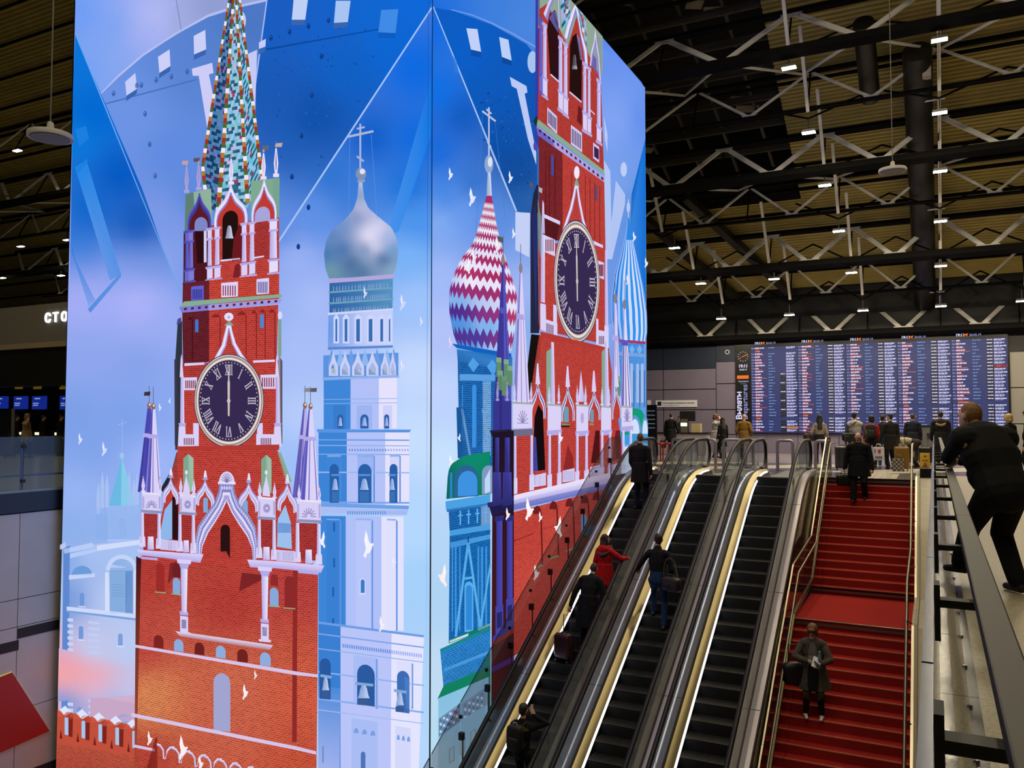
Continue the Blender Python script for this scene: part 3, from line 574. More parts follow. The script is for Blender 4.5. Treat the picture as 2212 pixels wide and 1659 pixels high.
A.line(779.5, 366, 779.5, 268, 4, '#a7b4d6'); A.line(753, 296, 808, 284, 5, '#a9b6d8'); A.line(772, 279, 789, 275, 4, '#a9b6d8'); A.line(772, 338, 787, 349, 4, '#a9b6d8'); A.line(757, 300, 754, 486, .8, '#5f96e0'); A.line(803, 292, 816, 474, .8, '#5f96e0')
A.p('#b3a6dc', 708, 604, 855, 592, 850, 603, 712, 613); A.up()
A.grid([(713, 612), (713, 676)], [(850, 602), (849, 670)], 4, 8, blend(cl('715,640,2c5ea0 760,640,3a70ae 820,640,4a86ba 848,630,5c9ac8'))); A.up()
for y in (630, 654): A.line(711, y + 2, 851, y - 8, 4, '#6fa2bc')
rn = random.Random(5)
for r in range(3):
    x = 722
    while x < 842: A.line(x, 619 + r * 24 - (x - 720) * .07, x, 632 + r * 24 - (x - 720) * .07, 1.6, '#84a4d4'); x += rn.choice((4, 6, 7)); A.line(x - 3, 625 + r * 24 - (x - 720) * .07, x, 625 + r * 24 - (x - 720) * .07, 1.2, '#7c9ed0')
A.up(); A.grid([(711, 676), (710, 752)], [(850, 668), (850, 748)], 4, 8, blend(cl('712,710,4a86dc 735,710,7aa6ec 780,710,c4ccfa 820,710,dcdcfd 848,710,b4ccfa'))); A.up()
A.p('#cfd6fb', 710, 676, 851, 666, 851, 670, 710, 681); A.p('#5c86cc', 710, 750, 850, 746, 850, 751, 710, 756)
for x, w in ((728, 3), (749, 4), (775, 5), (802, 5), (826, 4), (843, 2.5)): A.p('#cdd6fb', x - w - 3, 686, x, 678, x + w + 3, 686, x + w + 3, 742, x - w - 3, 742)
A.up()
for x, w in ((728, 3), (749, 4), (775, 5), (802, 5), (826, 4), (843, 2.5)): A.p('#3a6cb4', x - w + 1, 690, x + w - 1, 689, x + w - 1, 738, x - w + 1, 738)
A.p('#5c92de', 700, 768, 862, 762, 862, 815, 700, 818); A.up()
for k, x in enumerate((718, 737, 760, 790, 816, 838, 852)): A.p('#8fb6ee' if k % 2 else '#6c9ce2', x - 9, 790, x, 752, x + 9, 790)
A.up()
for x, w in ((722, 10), (747, 11), (775, 13), (806, 13), (833, 9), (850, 7)):
    A.p('#c8d0f8', x - w, 812, x - w, 792, x - w * .5, 780, x, 758, x + w * .5, 780, x + w, 792, x + w, 812); A.p('#4472b8', x - w * .6, 810, x - w * .6, 796, x, 782, x + w * .6, 796, x + w * .6, 810); A.ell(x, 802, w * .36, 6, '#9cb49a', 8)
A.up(); A.p('#8fb0ea', 698, 816, 864, 810, 864, 816, 698, 822)
col3(818, 928, 701, 759, 820, 859, -1.5); A.up()
for y in (863, 872): A.line(701, y, 859, y - 2, 1.4, '#8caeea')
for x0, x1, c in ((722, 749, '#3a7ccc'), (772, 806, '#9fb4f2'), (829, 849, '#cfd2fa')): A.p(c, x0, 876, x1, 875, x1, 926, x0, 926)
A.up()
for x, w in ((737, 6.5), (789, 9), (837, 5.5)): A.arch(x - w, x + w, 895, 926, '#2c62ac')
A.up()
for x, w in ((737, 4.5), (789, 6), (837, 4)): A.bell(x, 920, w, 20)
A.p('#5c94e2', 686, 927, 890, 928, 886, 934, 688, 934)
col3(934, 1092, 690, 751, 834, 886, .3, ('#3c84d6', '#b4c2f8', '#e4e2fd')); A.up()
for y, h, c in ((950, 3, '#6f9ce6'), (962, 2, '#8fb0ee'), (981, 2, '#86aaec'), (1020, 3, '#9db6f0'), (1085, 4, '#7ca4ea')): A.line(690, y, 886, y + 1, h, c)
for k in range(22): x = 755 + k * 6; A.p('#5f8cdc' if x < 834 else '#8fa8ee', x, 969, x + 3, 970, x + 4, 975, x + 1, 974)
for x0, x1, c in ((709, 738, '#3f86d6'), (774, 810, '#9cb4f2'), (844, 866, '#d4d6fb')): A.p(c, x0, 985, x1, 985, x1, 1020, x0, 1020); A.line(x1, 985, x1, 1085, 3, '#4f88da'); A.line(x0, 985, x1, 985, 4, '#86aaee')
A.up()
for x, w in ((724, 10), (790, 14.5), (852, 8.5)): A.arch(x - w, x + w, 1002, 1086, '#2a60aa')
A.up()
for x, w in ((726, 7), (789, 10), (849, 6)): A.bell(x, 1058, w, 26); A.line(x - w * 1.2, 1026, x + w * 1.3, 1026, 4, '#5c92d2'); A.p('#3a70b4', x - w, 1062, x + w, 1062, x + w, 1084, x - w, 1084)
A.p('#6f9fe6', 690, 1086, 886, 1092, 884, 1100, 690, 1094); A.p('#aabef4', 690, 1096, 884, 1101, 880, 1112, 690, 1107)
A.up()
for k in range(26): x = 752 + k * 5; A.p('#5f8cdc' if x < 834 else '#9fb2f0', x, 1104, x + 3, 1104, x + 3, 1112, x + 1, 1112)
col3(1114, 1360, 690, 749, 826, 874, 1.0, ('#3d85d7', '#b0c0f8', '#e2e2fd')); A.up()
for x0, x1, c in ((708, 736, '#3a80d2'), (771, 805, '#b8c6f9'), (838, 858, '#dfe0fd')): A.p(c, x0, 1122, x1, 1123, x1, 1360, x0, 1358); A.line(x1 + 1, 1124, x1 + 1, 1362, 4, '#5f92e2'); A.line(x0, 1122, x1, 1123, 4, '#86aaee')
A.up()
for x, y in ((724, 1128), (724, 1205), (722, 1268), (722, 1335)): A.p('#1f5cae', x - 2, y, x + 2, y, x + 2, y + 20, x - 2, y + 20)
A.arch(779, 792, 1248, 1284, '#cfd6fb'); A.up(); A.arch(781.5, 790, 1251, 1280, '#3c7ac8'); A.up()
# lower tier
T = lambda x, y: y + (x - 690) * .13
A.p('#3a7fd2', 690, 1346, 738, T(738, 1346), 738, 1680, 690, 1680); A.p('#b9c4f8', 738, T(738, 1346), 848, T(848, 1346), 846, 1680, 738, 1680); A.p('#e4e4fe', 848, T(848, 1346), 918, T(918, 1346), 906, 1680, 846, 1680); A.up()
A.p(['#4a8ad8', '#4a8ad8', '#a4b4f0', '#a8b8f0'], 690, 1480, 738, 1486, 736, 1680, 690, 1680); A.up()
for y, h, c in ((1344, 5, '#6f9ce4'), (1368, 3, '#7ca4ea'), (1400, 2, '#8fb0ee'), (1450, 3, '#8fb0ee'), (1508, 4, '#8aacec'), (1532, 2, '#a4b8f2')): A.line(690, y, 918, T(918, y), h, c)
for k in range(36): x = 742 + k * 4.8; A.p('#5c8adc' if x < 846 else '#90a6ec', x, T(x, 1383), x + 2.5, T(x, 1383), x + 3.5, T(x, 1391), x + 1, T(x, 1391))
for x0, x1, c in ((766, 815, '#a9bcf6'), (860, 892, '#dcdefc')): A.p(c, x0, T(x0, 1404), x1, T(x1, 1404), x1, 1525, x0, 1520); A.line(x1 + 1, T(x1, 1406), x1 + 1, 1530, 4, '#6a98e2')
A.up(); A.arch(693, 717, 1420, 1508, '#29589e', 2); A.arch(774, 812, 1432, 1520, '#2c5aa0', 5); A.arch(860, 887, 1446, 1536, '#3c6cb4', 4); A.p('#4f82cc', 876, 1460, 886, 1466, 886, 1530, 880, 1530); A.up()
for x, w, y, h in ((706, 8, 1490, 30), (788, 13, 1507, 30), (866, 9, 1522, 30)): A.bell(x, y, w, h, '#c2d0f2', '#86a2d6'); A.line(x - w * 1.4, y - h - 2, x + w * 1.6, y - h + 2, 6, '#7fa8d8'); A.p('#3a5a94', x - w, y + 2, x + w, y + 3, x + w, y + 16, x - w, y + 14)
A.p('#a9bdf4', 762, 1550, 818, 1558, 818, 1680, 762, 1680); A.p('#d3d8fb', 856, 1566, 890, 1572, 890, 1680, 856, 1680); A.up()
for x, w in ((772, 5), (790, 5), (808, 5), (863, 3), (874, 3), (885, 3)): A.ell(x, 1582 + (x - 772) * .16, w * 1.1, 11, '#7c9de4', 10, 0, 180)
A.arch(782, 792, 1622, 1690, '#4f74b4'); A.p('#6f86c0', 699, 1610, 702, 1610, 702, 1646, 699, 1646); A.up()
# ---- clock tower, front face
PAL = ['#9cc4ea', '#2e6c84', '#74c0d2', '#2a5674', '#d8a8e0', '#aa3464', '#86c8c4']
spire_tiles(A, [(prs(497, -150, 498, 0, 441, 360, 447, 445), prs(505, -150, 507, 0, 487, 300, 474, 460), (.32, .4, .62)), (prs(505, -150, 507, 0, 487, 300, 474, 460), prs(512, -150, 513, 0, 527, 260, 537, 450), (1, 1, 1)),
                (prs(512, -150, 513, 0, 527, 260, 537, 450), prs(518, -150, 521, 0, 552, 250, 569, 386), (.85, 1, 1.05))], 84, PAL, 6); A.up()
for ln, w0, w1 in ((prs(497, -150, 498, 0, 441, 360, 447, 420), 3, 8), (prs(505, -150, 507, 0, 487, 300, 473, 470), 3.5, 10), (prs(512, -150, 513, 0, 527, 260, 538, 440), 3.5, 9), (prs(518, -150, 521, 0, 552, 250, 569, 386), 3, 8)): spire_rib(A, ln, w0, w1, 58)
A.up()
# belfry body
A.p('#5f7f74', 404, 421, 421, 416, 425, 505, 402, 505); A.p('#8fb29a', 421, 416, 459, 408, 462, 500, 436, 504, 425, 460); A.p('#7ea892', 545, 392, 607, 385, 606, 478, 545, 484); A.p('#5f927c', 592, 386, 607, 385, 606, 478, 596, 470); A.up()
A.p('#4d1620', 400, 500, 458, 488, 458, 655, 399, 660); A.p(RED, 458, 488, 606, 470, 606, 648, 458, 656, brick=1); A.up()
for (cx, yb, yt, w, dy, trim, ins) in ((434, 498, 418, 26, -6, '#5a58ba', '#5c1a22'), (502, 490, 402, 36, -8, LAV, RED), (574, 480, 390, 27, -6, LAV, RED)):
    o = A.ogee(cx, yb, yt, w, dy); i1 = A.ogee(cx, yb, yt + 22, w * .8, dy); A.poly(o, ins); A.up(); A.bands(o, i1, [trim, '#efeafd' if trim == LAV else '#4440a0', '#8f86cc' if trim == LAV else '#3a3690']); A.up()
A.arch(424, 452, 470, 500, '#7f86c8'); A.arch(484, 518, 458, 562, '#22100f', -4); A.arch(554, 587, 450, 482, '#a8a4d8', -5); A.p(RED2, 553, 482, 584, 478, 584, 560, 553, 556, brick=1); A.p('#2a0e14', 425, 500, 452, 496, 452, 568, 430, 570); A.up()
A.p('#6a1a1e', 520, 486, 528, 485, 528, 560, 504, 566, 508, 520); A.bell(499, 516, 9, 30, '#cfd4ea', '#7f86a8'); A.p('#d4ccf2', 444, 500, 450, 499, 450, 567, 444, 568); A.p('#d9d2f6', 480, 562, 522, 558, 522, 561, 480, 566); A.p('#d9d2f6', 551, 556, 574, 553, 574, 556, 551, 560); A.p('#7a2026', 505, 608, 512, 572, 522, 570, 522, 604); A.up()
def pillar(x0, x1, y0, y1, yb, c, c2):
    """belfry column: capital, shaft, pedestal"""
    A.p(c2, x0 - 4, y0, x1 + 4, y0 - 2, x1 + 4, y0 + 3, x0 - 4, y0 + 6); A.p(c, x0 - 1, y0 + 5, x1 + 1, y0 + 3, x1 + 1, y0 + 22, x0 - 1, y0 + 24); A.p(c2, x0 - 3, y0 + 22, x1 + 3, y0 + 20, x1 + 3, y0 + 25, x0 - 3, y0 + 27)
    A.p([c2, c, c, c2], x0, y0 + 27, x1, y0 + 25, x1 + 1, y1 - 6, x0 - 1, y1 - 4); A.p(c2, x0 - 6, y1 - 2, x1 + 6, y1 - 5, x1 + 4, y1, x0 - 4, y1 + 3); A.p(c, x0 - 2, y1 + 2, x1 + 3, y1, x1 + 3, yb - 6, x0 - 2, yb - 3); A.p(c2, x0 - 6, yb - 2, x1 + 6, yb - 5, x1 + 7, yb - 1, x0 - 7, yb + 3)
pillar(405, 411, 500, 586, 612, '#6a68c8', '#4c4ab0'); pillar(413, 420, 499, 585, 611, '#7f7cd6', '#5a58bc'); pillar(453, 460, 494, 580, 607, LAV, LAV2); pillar(469, 477, 492, 578, 605, LAV, LAV2)
pillar(527, 535, 483, 572, 600, LAV, LAV2); pillar(544, 552, 481, 569, 597, LAV, LAV2); pillar(587, 601, 475, 564, 593, '#e4dcfb', LAV2); A.up()
for x, yb, yt, w in ((407, 418, 347, 8), (433, 412, 343, 9), (503, 400, 330, 9), (573, 389, 318, 9), (600, 384, 306, 9)): A.pin(x, yb, yt, w, '#e4def8' if x > 450 else '#a8a2d8')
for x, y, c in ((403, 354, '#c0a0a8'), (428, 348, '#5a5260'), (577, 322, '#6e646c'), (606, 316, '#c4a8ac')): A.p(c, x - 6, y - 5, x + 8, y - 6, x + 6, y + 3, x - 6, y + 3)
A.up()
A.p('#6a1e28', 399, 612, 456, 606, 456, 660, 398, 662, brick=1); A.p('#c63c30', 456, 606, 606, 592, 607, 648, 456, 660, brick=1); A.up()
for x0, x1, y0, y1, c, d in ((417, 444, 620, 650, '#5f60d0', '#39388c'), (482, 518, 612, 643, '#dcd4f8', '#8c2c36'), (558, 585, 604, 637, '#d8d0f7', '#6a5f9c')):
    A.p(c, x0, y0, x1, y0 - 3, x1, y1 - 2, x0, y1); A.up()
    for k in range(6): x = x0 + 3 + (x1 - x0 - 5) * k / 6; A.p(d, x, y0 + 6, x + 2.4, y0 + 5, x + 2.4, y1 - 4, x, y1 - 3)
A.up()
A.p('#86ac94', 402, 652, 612, 636, 613, 643, 392, 664); A.p('#9d9be6', 391, 664, 613, 646, 609, 656, 398, 678); A.p('#6e6cd0', 391, 664, 455, 659, 455, 671, 398, 678); A.up()
for k in range(14): x = 402 + k * 15; y = 668 - (x - 402) * .085; A.p('#5c1a22' if x < 450 or x > 560 else '#6e2028', x, y - 2, x + 6, y - 3, x + 6, y + 2, x, y + 3)
# clock stage
A.p('#651c25', 398, 676, 456, 671, 456, 782, 400, 790, brick=1); A.p(RED, 456, 671, 605, 659, 602, 782, 456, 786, brick=1); A.p(RED, 398, 786, 606, 778, 608, 968, 388, 972, brick=1); A.p('#4c141c', 402, 790, 446, 788, 440, 815, 402, 815); A.up()
A.p('#2c3440', 388, 700, 398, 694, 398, 968, 383, 972, 383, 780); A.p('#7fa090', 605, 690, 612, 690, 612, 770, 605, 770); A.p(['#8a8494', '#3a3238', '#3a3238', '#c8c0cc'], 607, 768, 614, 780, 614, 958, 607, 966); A.p('#403848', 381, 778, 387, 770, 388, 966, 382, 962); A.ell(609, 682, 5, 9, '#e0d8f8', 8); A.p('#4c4690', 388, 690, 396, 686, 396, 698, 386, 702)
for x0, x1, y0, y1 in ((410, 420, 684, 780), (462, 480, 678, 782), (517, 536, 673, 775), (548, 558, 670, 775), (566, 577, 668, 775), (586, 598, 668, 775)): A.line(x1, y0 + 8, x1, y1, 2, '#7c2224' if x0 > 450 else '#3c0f16'); A.ell((x0 + x1) / 2, y0 + 8, (x1 - x0) / 2, 7, '#8a2626' if x0 > 450 else '#4a131b', 10, 0, 180)
A.up(); A.arch(426, 433, 690, 718, '#3f78c8'); A.arch(566, 574, 679, 709, '#4c86d0'); A.p(LAV, 403, 785, 446, 783, 446, 788, 403, 791); A.p(LAV, 551, 779, 598, 777, 598, 782, 551, 784); A.up()
for x0, x1, y0, y1 in ((402, 430, 816, 843), (567, 600, 810, 840)):
    A.p(LAV, x0, y0, x1, y0 - 1, x1, y1, x0, y1); A.up()
    for k in range(6): x = x0 + 3 + (x1 - x0 - 4) * k / 6; A.p('#8c2c34', x, y0 + 6, x + 2.4, y0 + 6, x + 2.4, y1 - 4, x, y1 - 4)
for x in (395, 601):
    A.p(LAV, x - 2, 815, x, 775, x + 2, 765, x + 6, 815); A.p([LAV2, LAV, LAV, LAV2], x, 815, x + 7, 815, x + 8, 915, x - 1, 915); A.p(LAV2, x - 5, 914, x + 12, 914, x + 10, 921, x - 3, 921); A.p(LAV, x - 4, 921, x + 10, 921, x + 12, 965, x - 6, 965)
A.p(LAV, 404, 938, 434, 938, 434, 963, 404, 964); A.p(LAV, 558, 938, 600, 938, 600, 964, 558, 963); A.p(LAV, 422, 914, 434, 914, 434, 940, 422, 940); A.p(LAV, 560, 914, 572, 914, 572, 940, 560, 940); A.up()
for x0 in (408, 574):
    for k in range(6): A.p('#7a2a3a', x0 - 6 + k * 4, 946, x0 - 4 + k * 4, 946, x0 - 4 + k * 4, 961, x0 - 6 + k * 4, 961)
og = prs(430, 850, 437, 826, 450, 800, 468, 774, 484, 745, 491, 716, 494, 703, 504, 703, 507, 718, 514, 742, 528, 766, 548, 792, 562, 820, 568, 850); oi = prs(440, 850, 447, 828, 460, 804, 478, 776, 493, 748, 498, 722, 499, 712, 499, 712, 501, 722, 506, 744, 520, 770, 539, 796, 552, 824, 557, 850)
A.bands(og, oi, [LAV, '#efeafd', '#a8a0de']); A.p('#7fa48c', 489, 704, 500, 693, 510, 704); A.up(); A.ell(499, 685, 10, 9, '#e6def8', 14); A.ell(499, 686, 3, 3, '#9a8ec0', 8); A.up()
A.clock(499.5, 866, 74, 99); A.up()
# stage below the clock
A.p('#b03a34', 388, 964, 609, 960, 608, 972, 388, 972); A.up()
A.p('#1e2a30', 388, 974, 378, 1012, 350, 1060, 366, 1066, 390, 1040); A.p('#86ac94', 605, 978, 612, 976, 636, 1040, 622, 1040)
A.p(RED, 390, 972, 604, 970, 632, 1050, 660, 1160, 690, 1240, 305, 1210, 345, 1160, 366, 1060, brick=1); A.up()
A.p('#8fb6e8', 352, 1150, 362, 1100, 378, 1080, 378, 1164, 352, 1166); A.p('#2c1014', 378, 1072, 390, 1076, 392, 1166, 378, 1164); A.p('#9cc0ee', 604, 1180, 606, 1120, 622, 1090, 634, 1130, 636, 1185); A.p('#5f8ed0', 604, 1128, 634, 1130, 634, 1150, 604, 1150); A.up()
for x, y in ((402, 986), (570, 988)): A.p('#7fa68c', x, y + 4, x + 11, y - 6, x + 22, y + 4, x + 22, y + 76, x, y + 76); A.p('#9cbea6', x + 11, y - 6, x + 22, y + 4, x + 22, y + 76, x + 11, y + 76)
A.arch(445, 455, 1074, 1106, '#7fa8d6'); A.arch(530, 541, 1079, 1110, '#7fa8d6'); A.up()
for cx, yb, yt, w in ((375, 1084, 1032, 18), (449, 1090, 1036, 21), (543, 1100, 1042, 23), (626, 1102, 1044, 22)):
    o = A.ogee(cx, yb, yt, w, 4); i = A.ogee(cx, yb + 4, yt + 24, w * .62, 4); A.bands(o, i, ['#9f98da', '#e4def8', '#b4acdf', '#d8d2f2']); A.p('#e8e2fa', cx - 4, yt, cx - 1, yt - 20, cx + 2, yt - 20, cx + 5, yt); A.ell(cx, yt, 6, 6, '#8f88c4', 8, 0, 180)
A.up()
o = prs(430, 1205, 428, 1165, 434, 1135, 452, 1108, 470, 1084, 478, 1060, 480, 1044, 510, 1044, 514, 1064, 524, 1090, 544, 1112, 558, 1138, 562, 1170, 560, 1208); i = prs(440, 1206, 444, 1178, 456, 1150, 472, 1126, 486, 1102, 494, 1086, 495, 1082, 496, 1082, 498, 1088, 506, 1106, 522, 1132, 540, 1158, 550, 1182, 552, 1208)
A.poly(i, '#bb3830', 1); A.up(); A.bands(o, i, ['#8f96cc', '#cfc8f0', '#7f86c8', '#e4def8', '#a89fd8', '#dcd6f6']); A.up()
Ao, Ai = rows_of(o, 60), rows_of(i, 60)
for k in range(60): A.line(Ao[k][0], Ao[k][1], Ao[k][0] * .7 + Ai[k][0] * .3, Ao[k][1] * .7 + Ai[k][1] * .3, 1, '#5f66b0'); A.ell(Ao[k][0] * .15 + Ai[k][0] * .85, Ao[k][1] * .15 + Ai[k][1] * .85, 1.4, 1.8, '#6e66ac', 6)
A.ell(496, 1044, 17, 26, '#ded6f6', 18, 0, 180); A.p('#e6e0fa', 477, 1040, 515, 1041, 515, 1046, 477, 1045); A.up()
for k in range(9): a = R(20 + k * 17.5); A.line(496, 1042, 496 + 13 * math.cos(a), 1042 - 21 * math.sin(a), 1.4, '#8078b4')
A.arch(482.5, 503, 1132, 1190, '#2a1214'); A.up(); A.p('#2a1214', 494, 1188, 503, 1188, 503, 1206); A.up()
# corner turrets
def turret(xl, xr, yt, yb, tipx, dark, lit, rib, split):
    w0 = 4; ym = yt + (yb - yt) * .32; fl = lambda y: tipx - w0 + (xl - tipx + w0) * (y - yt) / (yb - yt); fr = lambda y: tipx + w0 + (xr - tipx - w0) * (y - yt) / (yb - yt); sp = lambda y: fl(y) + (fr(y) - fl(y)) * split
    A.p(dark, fl(yt), yt, sp(yt), yt, sp(yb), yb, fl(yb), yb); A.p(lit, sp(yt), yt, fr(yt), yt, fr(yb), yb, sp(yb), yb); A.up()
    for t in (.12, .5, .88): A.line(fl(ym) + (fr(ym) - fl(ym)) * t, ym + 4, xl + (xr - xl) * t, yb, 1.6, rib, 3)
    A.p(LAV2, fl(ym) - 2, ym - 4, fr(ym) + 2, ym - 3, fr(ym) + 3, ym + 5, fl(ym) - 3, ym + 5); A.ell(tipx, yt - 6, 4.5, 7, '#8c6450', 12); A.up(); A.ell(tipx + 1, yt - 8, 2, 3, '#e8d8d0', 8); A.line(tipx, yt - 10, tipx, yt - 48, 1.4, '#6a6478')
turret(304, 336, 882, 1062, 329, '#4a47ae', '#5f5cc4', '#3a3890', .9); turret(318, 356, 884, 1064, 338, '#5552b6', '#dad2f8', '#8f86cc', .36); turret(638, 672, 882, 1074, 665, '#5f58b0', '#b8b0e6', '#6a62b4', .4); turret(650, 697, 884, 1080, 677, '#5a57bc', '#dcd4f8', '#8078c8', .32)
for x, y, c in ((325, 851, '#3a3438'), (684, 843, '#5f5a60'), (670, 843, '#8a8890')): A.p(c, x - 6, y - 4, x + 7, y - 5, x + 6, y + 4, x - 7, y + 4)
A.up()
for x0, x1, y0, y1, fan in ((314, 355, 1062, 1100, 'h'), (395, 430, 1066, 1104, 'o'), (564, 602, 1072, 1114, 'o'), (648, 700, 1078, 1120, 'h')):
    A.p('#d6cef4', x0, y0, x1, y0 + 3, x1, y1 + 3, x0, y1); A.p('#8f90b8', x0 - 3, y1, x1 + 3, y1 + 3, x1 + 1, y1 + 9, x0 - 1, y1 + 6); A.p('#efe9fd', x0, y0, x1, y0 + 3, x1, y0 + 7, x0, y0 + 4); A.up()
    cx = (x0 + x1) / 2; cy_ = y1 - 5 if fan == 'h' else (y0 + y1) / 2 + 4; rr = (x1 - x0) * (.3 if fan == 'h' else .22)
    for k in range(9 if fan == 'h' else 14): a = R(k * 22.5 if fan == 'h' else k * 360 / 14); A.line(cx + rr * .3 * math.cos(a), cy_ - rr * .4 * math.sin(a), cx + rr * math.cos(a), cy_ - rr * 1.2 * math.sin(a), 2, '#9088be')
    for x in (x0 + 3, x1 - 3): A.p('#b0a8d8', x - 2, y0 + 10, x + 2, y0 + 10, x + 2, y1 - 2, x - 2, y1 - 2)
    A.p(RED2, x0 + 3, y1 + 8, x1 - 3, y1 + 10, x1 - 3, y1 + 90, x0 + 3, y1 + 88, brick=1)
A.up()
for x0, x1, y0, y1 in ((312, 318, 1106, 1172), (348, 354, 1108, 1176), (393, 399, 1110, 1182), (422, 428, 1111, 1186), (564, 570, 1121, 1196), (596, 602, 1122, 1200), (646, 653, 1128, 1205), (692, 699, 1130, 1210)): A.p([LAV2, '#ece6fc', '#ece6fc', LAV2], x0, y0, x1, y0, x1 + 1, y1, x0 - 1, y1); A.p(LAV, x0 - 3, y1 - 14, x1 + 3, y1 - 14, x1 + 4, y1 + 8, x0 - 4, y1 + 8)
for x0, x1, y0, y1 in ((326, 340, 1158, 1186), (403, 416, 1166, 1192), (575, 590, 1180, 1208), (666, 681, 1186, 1216)): A.p([LAV, '#f0eafd', '#cfc7f0', LAV2], x0 + 1, y0, x1 - 1, y0, x1, y1, x0, y1)
for x0, x1, y0, y1 in ((354, 391, 1164, 1186), (604, 644, 1186, 1210)):
    A.p('#cfc8f0', x0, y0, x1, y0 + 3, x1, y1 + 3, x0, y1)
    for k in range(11): x = x0 + 2 + k * (x1 - x0 - 3) / 11; A.line(x, y0 + 4, x, y1, 1.1, '#8e86ba')
for x in (341, 410, 582, 672):
    if x in (410, 582): A.p(LAV, x - 8, 1070, x - 6, 1052, x - 3, 1040, x, 1024, x + 3, 1040, x + 6, 1052, x + 9, 1072); A.ell(x, 1020, 3, 5, '#e8e2fa', 8)
for x, yb in ((317, 1062), (353, 1064), (398, 1066), (426, 1068), (568, 1074), (600, 1076), (653, 1080), (696, 1082)): A.pin(x, yb, yb - 36, 7)
A.up()
for q in ((304, 1186, 385, 1192, 447, 1196, 440, 1214, 356, 1203, 310, 1198), (541, 1207, 607, 1211, 707, 1220, 700, 1236, 602, 1226, 548, 1224)): A.p([LAV, LAV, LAV, LAV2, LAV2, LAV2], *q)
A.p(LAV2, 313, 1201, 348, 1204, 348, 1210, 313, 1207); A.p(LAV2, 651, 1228, 693, 1232, 693, 1242, 651, 1238); A.up()
# main shaft
bodyf = blend(cl('320,1230,b83630 650,1250,bb3a36 500,1300,b63630 320,1400,c04038 330,1500,dc784c 500,1480,cf5c44 680,1500,d2523a 320,1640,b83c30 660,1640,c84a34 500,1560,cc5640'))
A.grid([(312, 1206), (303, 1400), (300, 1700)], [(694, 1240), (693, 1450), (690, 1700)], 40, 20, bodyf, 1); A.up()
A.p(['#43141c', '#43141c', '#a04a30', '#a04a30'], 302, 1200, 313, 1206, 302, 1659, 298, 1659); A.p('#8f2a2a', 640, 1230, 650, 1232, 648, 1600, 638, 1600); A.p('#7c2428', 530, 1235, 575, 1240, 575, 1250, 524, 1276); A.p('#7c2428', 375, 1215, 400, 1210, 398, 1225, 370, 1260); A.up()
for x0, x1, y0, y1, c in ((345, 363, 1213, 1276, '#9c2c2a'), (381, 398, 1215, 1244, '#6c2024'), (381, 397, 1245, 1281, '#86a8d8'), (592, 608, 1237, 1262, '#8f2a2a'), (590, 609, 1266, 1306, '#86a8d8'), (622, 644, 1241, 1310, '#8c2a2b'), (340, 361, 1368, 1396, '#7c2420'), (384, 404, 1377, 1403, '#8cacdc'), (428, 449, 1384, 1410, '#6c2020'), (474, 495, 1391, 1417, '#8cacdc'), (520, 543, 1398, 1426, '#70221f'), (569, 592, 1405, 1434, '#8cacdc'), (469, 505, 1450, 1574, '#a2a4d0')): A.arch(x0, x1, y0, y1, c, 3)
A.up()
for x0, x1, y in ((343, 366, 1277), (378, 399, 1281), (587, 612, 1307), (620, 645, 1311)): A.line(x0, y, x1, y + 2, 2.4, '#8fae7c')
for x0, x1, y0 in ((398, 413, 1212), (572, 587, 1228)):
    d = y0 - 1212; A.p(LAV, x0 - 8, y0 - 6, x1 + 8, y0 - 4, x1 + 7, y0 + 5, x0 - 7, y0 + 3); A.p(LAV2, x0 - 4, y0 + 3, x1 + 4, y0 + 5, x1, y0 + 16, x0, y0 + 14); A.p([LAV2, '#efeafd', '#e6e0fa', LAV2], x0, y0 + 14, x1, y0 + 16, x1 - 2, 1322 + d, x0 + 2, 1320 + d); A.p(LAV2, x0 - 2, 1318 + d, x1 + 1, 1320 + d, x1 + 1, 1328 + d, x0 - 2, 1326 + d); A.p(LAV, x0 - 1, 1328 + d, x1 + 1, 1330 + d, x1 + 1, 1364 + d, x0 - 1, 1362 + d); A.p('#6c689c', x0 + 2, 1336 + d, x1 - 3, 1337 + d, x1 - 3, 1356 + d, x0 + 2, 1355 + d); A.p(LAV, x0 - 6, 1362 + d, x1 + 6, 1364 + d, x1 + 5, 1369 + d, x0 - 5, 1367 + d)
A.p(['#e0d0ea', '#e0d0ea', '#b07c8c', '#b07c8c'], 387, 1361, 597, 1391, 590, 1402, 396, 1372); A.up()
for q in ((298, 1390, 650, 1448, 694, 1454, 694, 1460, 650, 1456, 298, 1396), (292, 1537, 645, 1608, 690, 1619, 690, 1626, 645, 1616, 292, 1545), (298, 1605, 342, 1614, 342, 1620, 298, 1611)): A.p('#d6c4e8', *q)
A.p(['#7c241f', '#7c241f', '#8c2c22', '#8c2c22'], 318, 1680, 344, 1590, 348, 1590, 348, 1680); A.up()
for k in range(7):
    x, y = 363 + k * 34, 1606 + k * 8.5; A.bands(prs(x - 16, y - 4, x - 8, y - 1, x - 1, y + 10, x, y + 30), prs(x - 16, y + 1, x - 9, y + 4, x - 4, y + 12, x - 3, y + 30), ['#e4dcf6', '#b8aee0']); A.bands(prs(x + 22, y + 3, x + 12, y + 3, x + 5, y + 11, x + 3, y + 30), prs(x + 22, y + 8, x + 14, y + 8, x + 8, y + 14, x, y + 30), ['#e4dcf6', '#b8aee0'])
A.up()
A.p('#c0c8ea', 138, 1176, 150, 1170, 150, 1182, 138, 1186)
